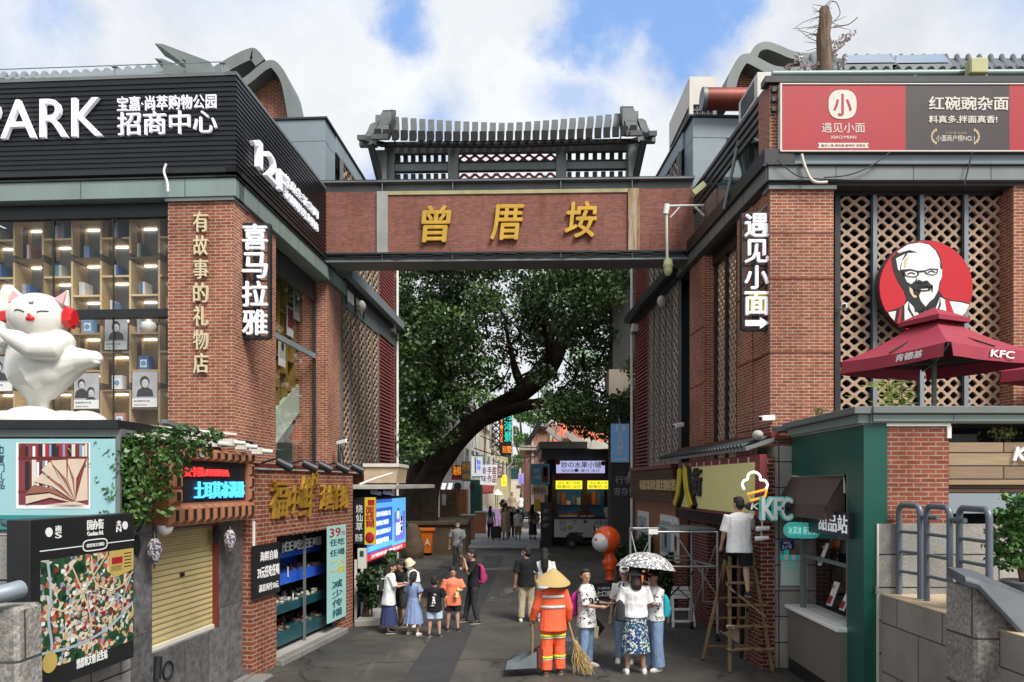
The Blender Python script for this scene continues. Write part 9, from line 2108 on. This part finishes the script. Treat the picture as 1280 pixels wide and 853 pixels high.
# ------------------------------------------------------------------ scaffold tower, step stool, orange figure
mat('galvanised', (.42,.44,.45),.35,.6,.15,4)
sf = thing('scaffold_tower', 'wheeled steel scaffold tower behind the wooden ladder', 'scaffold', (3.2,14.7,0)); Fa, Fb, Ba, Bb = Vector((2.62,14.1,0)), Vector((3.92,14.1,0)), Vector((2.45,15.3,0)), Vector((3.72,15.3,0)); zt = 2.1
for p in (Fa, Fb, Ba, Bb):
 MB().mat('galvanised').tube([p+Vector((0,0,.14)), p+Vector((0,0, zt))],.024,10).build('leg', sf)
 w = MB().mat('black').tube([p+Vector((-.025,0,.075)), p+Vector((.025,0,.075))],.075,14).build('wheel', sf); MB().mat('galvanised').bar(p+Vector((.035,0,.07)), p+Vector((.03,0,.16)),.02).build('fork', w)
m = MB().mat('galvanised')
for a, b in ((Fa, Fb),(Ba, Bb),(Fa, Ba),(Fb, Bb)):
 for z in ((zt-.02,1.42) if a is not Fa or b is not Ba else (zt-.02,1.1)): m.tube([a+Vector((0,0, z)), b+Vector((0,0, z))],.021,8)
m.tube([Fb+Vector((0,0,.75)), Fb+Vector((-.28,0,.75)), Fb+Vector((-.28,0,1.4))],.016,8); m.tube([Ba+Vector((0,0,1.0)), Ba.lerp(Bb, .4)+Vector((0,0, zt-.02))],.014,6); m.tube([Bb+Vector((0,0,1.5)), Bb+Vector((-.5,0,1.5))],.018,6)
m.build('rail', sf)
m = MB().mat('galvanised'); m.tube([Fa.lerp(Fb, .35)+Vector((0,0, zt)), Fb+Vector((0,0,.85))],.016,8); m.tube([Ba+Vector((0,0, zt-.05)), Ba.lerp(Fa, .6)+Vector((0,0,1.2))],.014,6); m.tube([Bb+Vector((0,0,.3)), Fb+Vector((0,0,1.9))],.014,6); m.build('brace', sf)
m = MB().mat('steel_dark').bar((3.75,15.25,1.2),(3.15,15.28,.55),.03); m.build('tie', sf)
m = MB().mat('steel_grey').prism([Fa+Vector((.35,.05, zt+.02)), Fb+Vector((-.02,.05, zt+.02)), Bb+Vector((-.02,-.1, zt+.02)), Ba+Vector((.5,-.1, zt+.02))],(0,0,.035)); m.build('deck', sf); p = Fa+Vector((0,-.03, zt-.03)); MB().mat('white').box(p.x-.02, p.x+.16, p.y-.01, p.y+.01, p.z-.03, p.z+.07).build('notice', sf)
ss = thing('step_stool', 'white metal folding step stool standing under the scaffold', 'step stool', (PX(852,15.6),15.6,0)); Ys = 15.6; xa, xb = PX(839.5, Ys), PX(866, Ys)
m = MB().mat('white')
for x in (xa, xb): m.bar((x, Ys-.15,.0),(x+(.03 if x == xa else -.03), Ys+.05,.72),.045); m.bar((x, Ys+.35,0),(x+(.03 if x == xa else -.03), Ys+.08,.72),.035)
m.build('leg', ss)
for z in (.12,.36): MB().mat('white').bar((xa-.02, Ys-.13+z*.25, z),(xb+.02, Ys-.13+z*.25, z),.1,.035).build('step', ss)
m = MB().mat('white')
for k in range(3): m.box(xa+.02, xb-.02, Ys-.02, Ys+.0,.58+k*.09,.655+k*.09)
m.build('back_panel', ss); m = MB().mat('black').bar((xa+.1, Ys-.03,.82),(xb-.06, Ys-.03,.56),.02).bar((xb-.1, Ys-.03,.84),(xb, Ys-.03,.58),.02); m.build('strap', ss)
# orange round-headed figure on a black cart
mat('orange_gloss', (.72,.085,.012),.18,0,.06,2)
og = thing('orange_figure', 'glossy orange round headed figure on a black cart before the bush', 'statue', (PX(757,18),18,.6)); Yo = 18.0; k = Yo/FPX; c = lambda px, py, dy=0: Vector((PX(px, Yo), Yo+dy, PZ(py, Yo)))
m = MB(); m.ell(c(758.5,675),(17*k, 16*k, 17.5*k),24,16); m.ell(c(762,703,.0),(8*k, 8*k, 10*k),16,12); m.tube([c(762,690), c(762,712)],[.12,.15],14); m.tube([c(762,708), c(762.5,724)],[.11,.085],12); m.ell(c(768.5,702,-.02),(.055,.06,.1)); m.ell(c(755.5,703,-.06),(.06,.06,.09)); m.ell(c(762.5,724),(.12,.12,.05)); remesh('body', m, .016, og, 'orange_gloss', 2)
mat('face_white', (.68,.66,.64),.25); mat('cheek', (.55,.13,.25),.4)
hc_ = c(758.5,675)
m = MB().mat('face_white').ell(hc_+Vector((-.14,-.115,-.045)),(.235,.235,.235),20,14); m.build('face', og); m = MB().mat('cheek').ell(hc_+Vector((-.26,-.235,.02)),(.07,.07,.055),12,8); m.build('cheek', og)
ct = thing('display_cart', 'low black cart with white and red lettering carrying the orange figure', 'cart', (PX(760,18),18,0)); x0, x1 = PX(742,18), PX(783,18); zc = PZ(727,18)
MB().mat('black').box(x0, x1,17.8,18.5, zc-.09, zc).build('platform', ct, bevel=.01); MB().mat('black').box(x0+.02, x1-.02,17.83,17.88, zc-.42, zc-.091).build('plate', ct)
m = MB(Frame((0,17.83),(1,0))).mat('white'); m.text('大海鲜楼', x0+.08, x0+.38, zc-.17, zc-.11,0,.006); m.text('七口街', x0+.06, x0+.42, zc-.34, zc-.2,0,.006,.02); m.mat('sign_red').box(x0+.48, x1-.06,-.006,-.001, zc-.33, zc-.14); m.mat('white').text('鲜', x0+.53, x0+.64, zc-.30, zc-.17,-.006,.004); m.build('lettering', ct)
m = MB().mat('steel_dark')
for x in (x0+.1, x1-.1):
 for y in (17.95,18.4): m.tube([(x-.03, y, .08),(x+.03, y, .08)],.08,12)
m.build('wheel', ct); m = MB().mat('black').box(x0+.05, x0+.1,17.9,18.45,.08, zc-.09).box(x1-.1, x1-.05,17.9,18.45,.08, zc-.09); m.build('frame', ct)
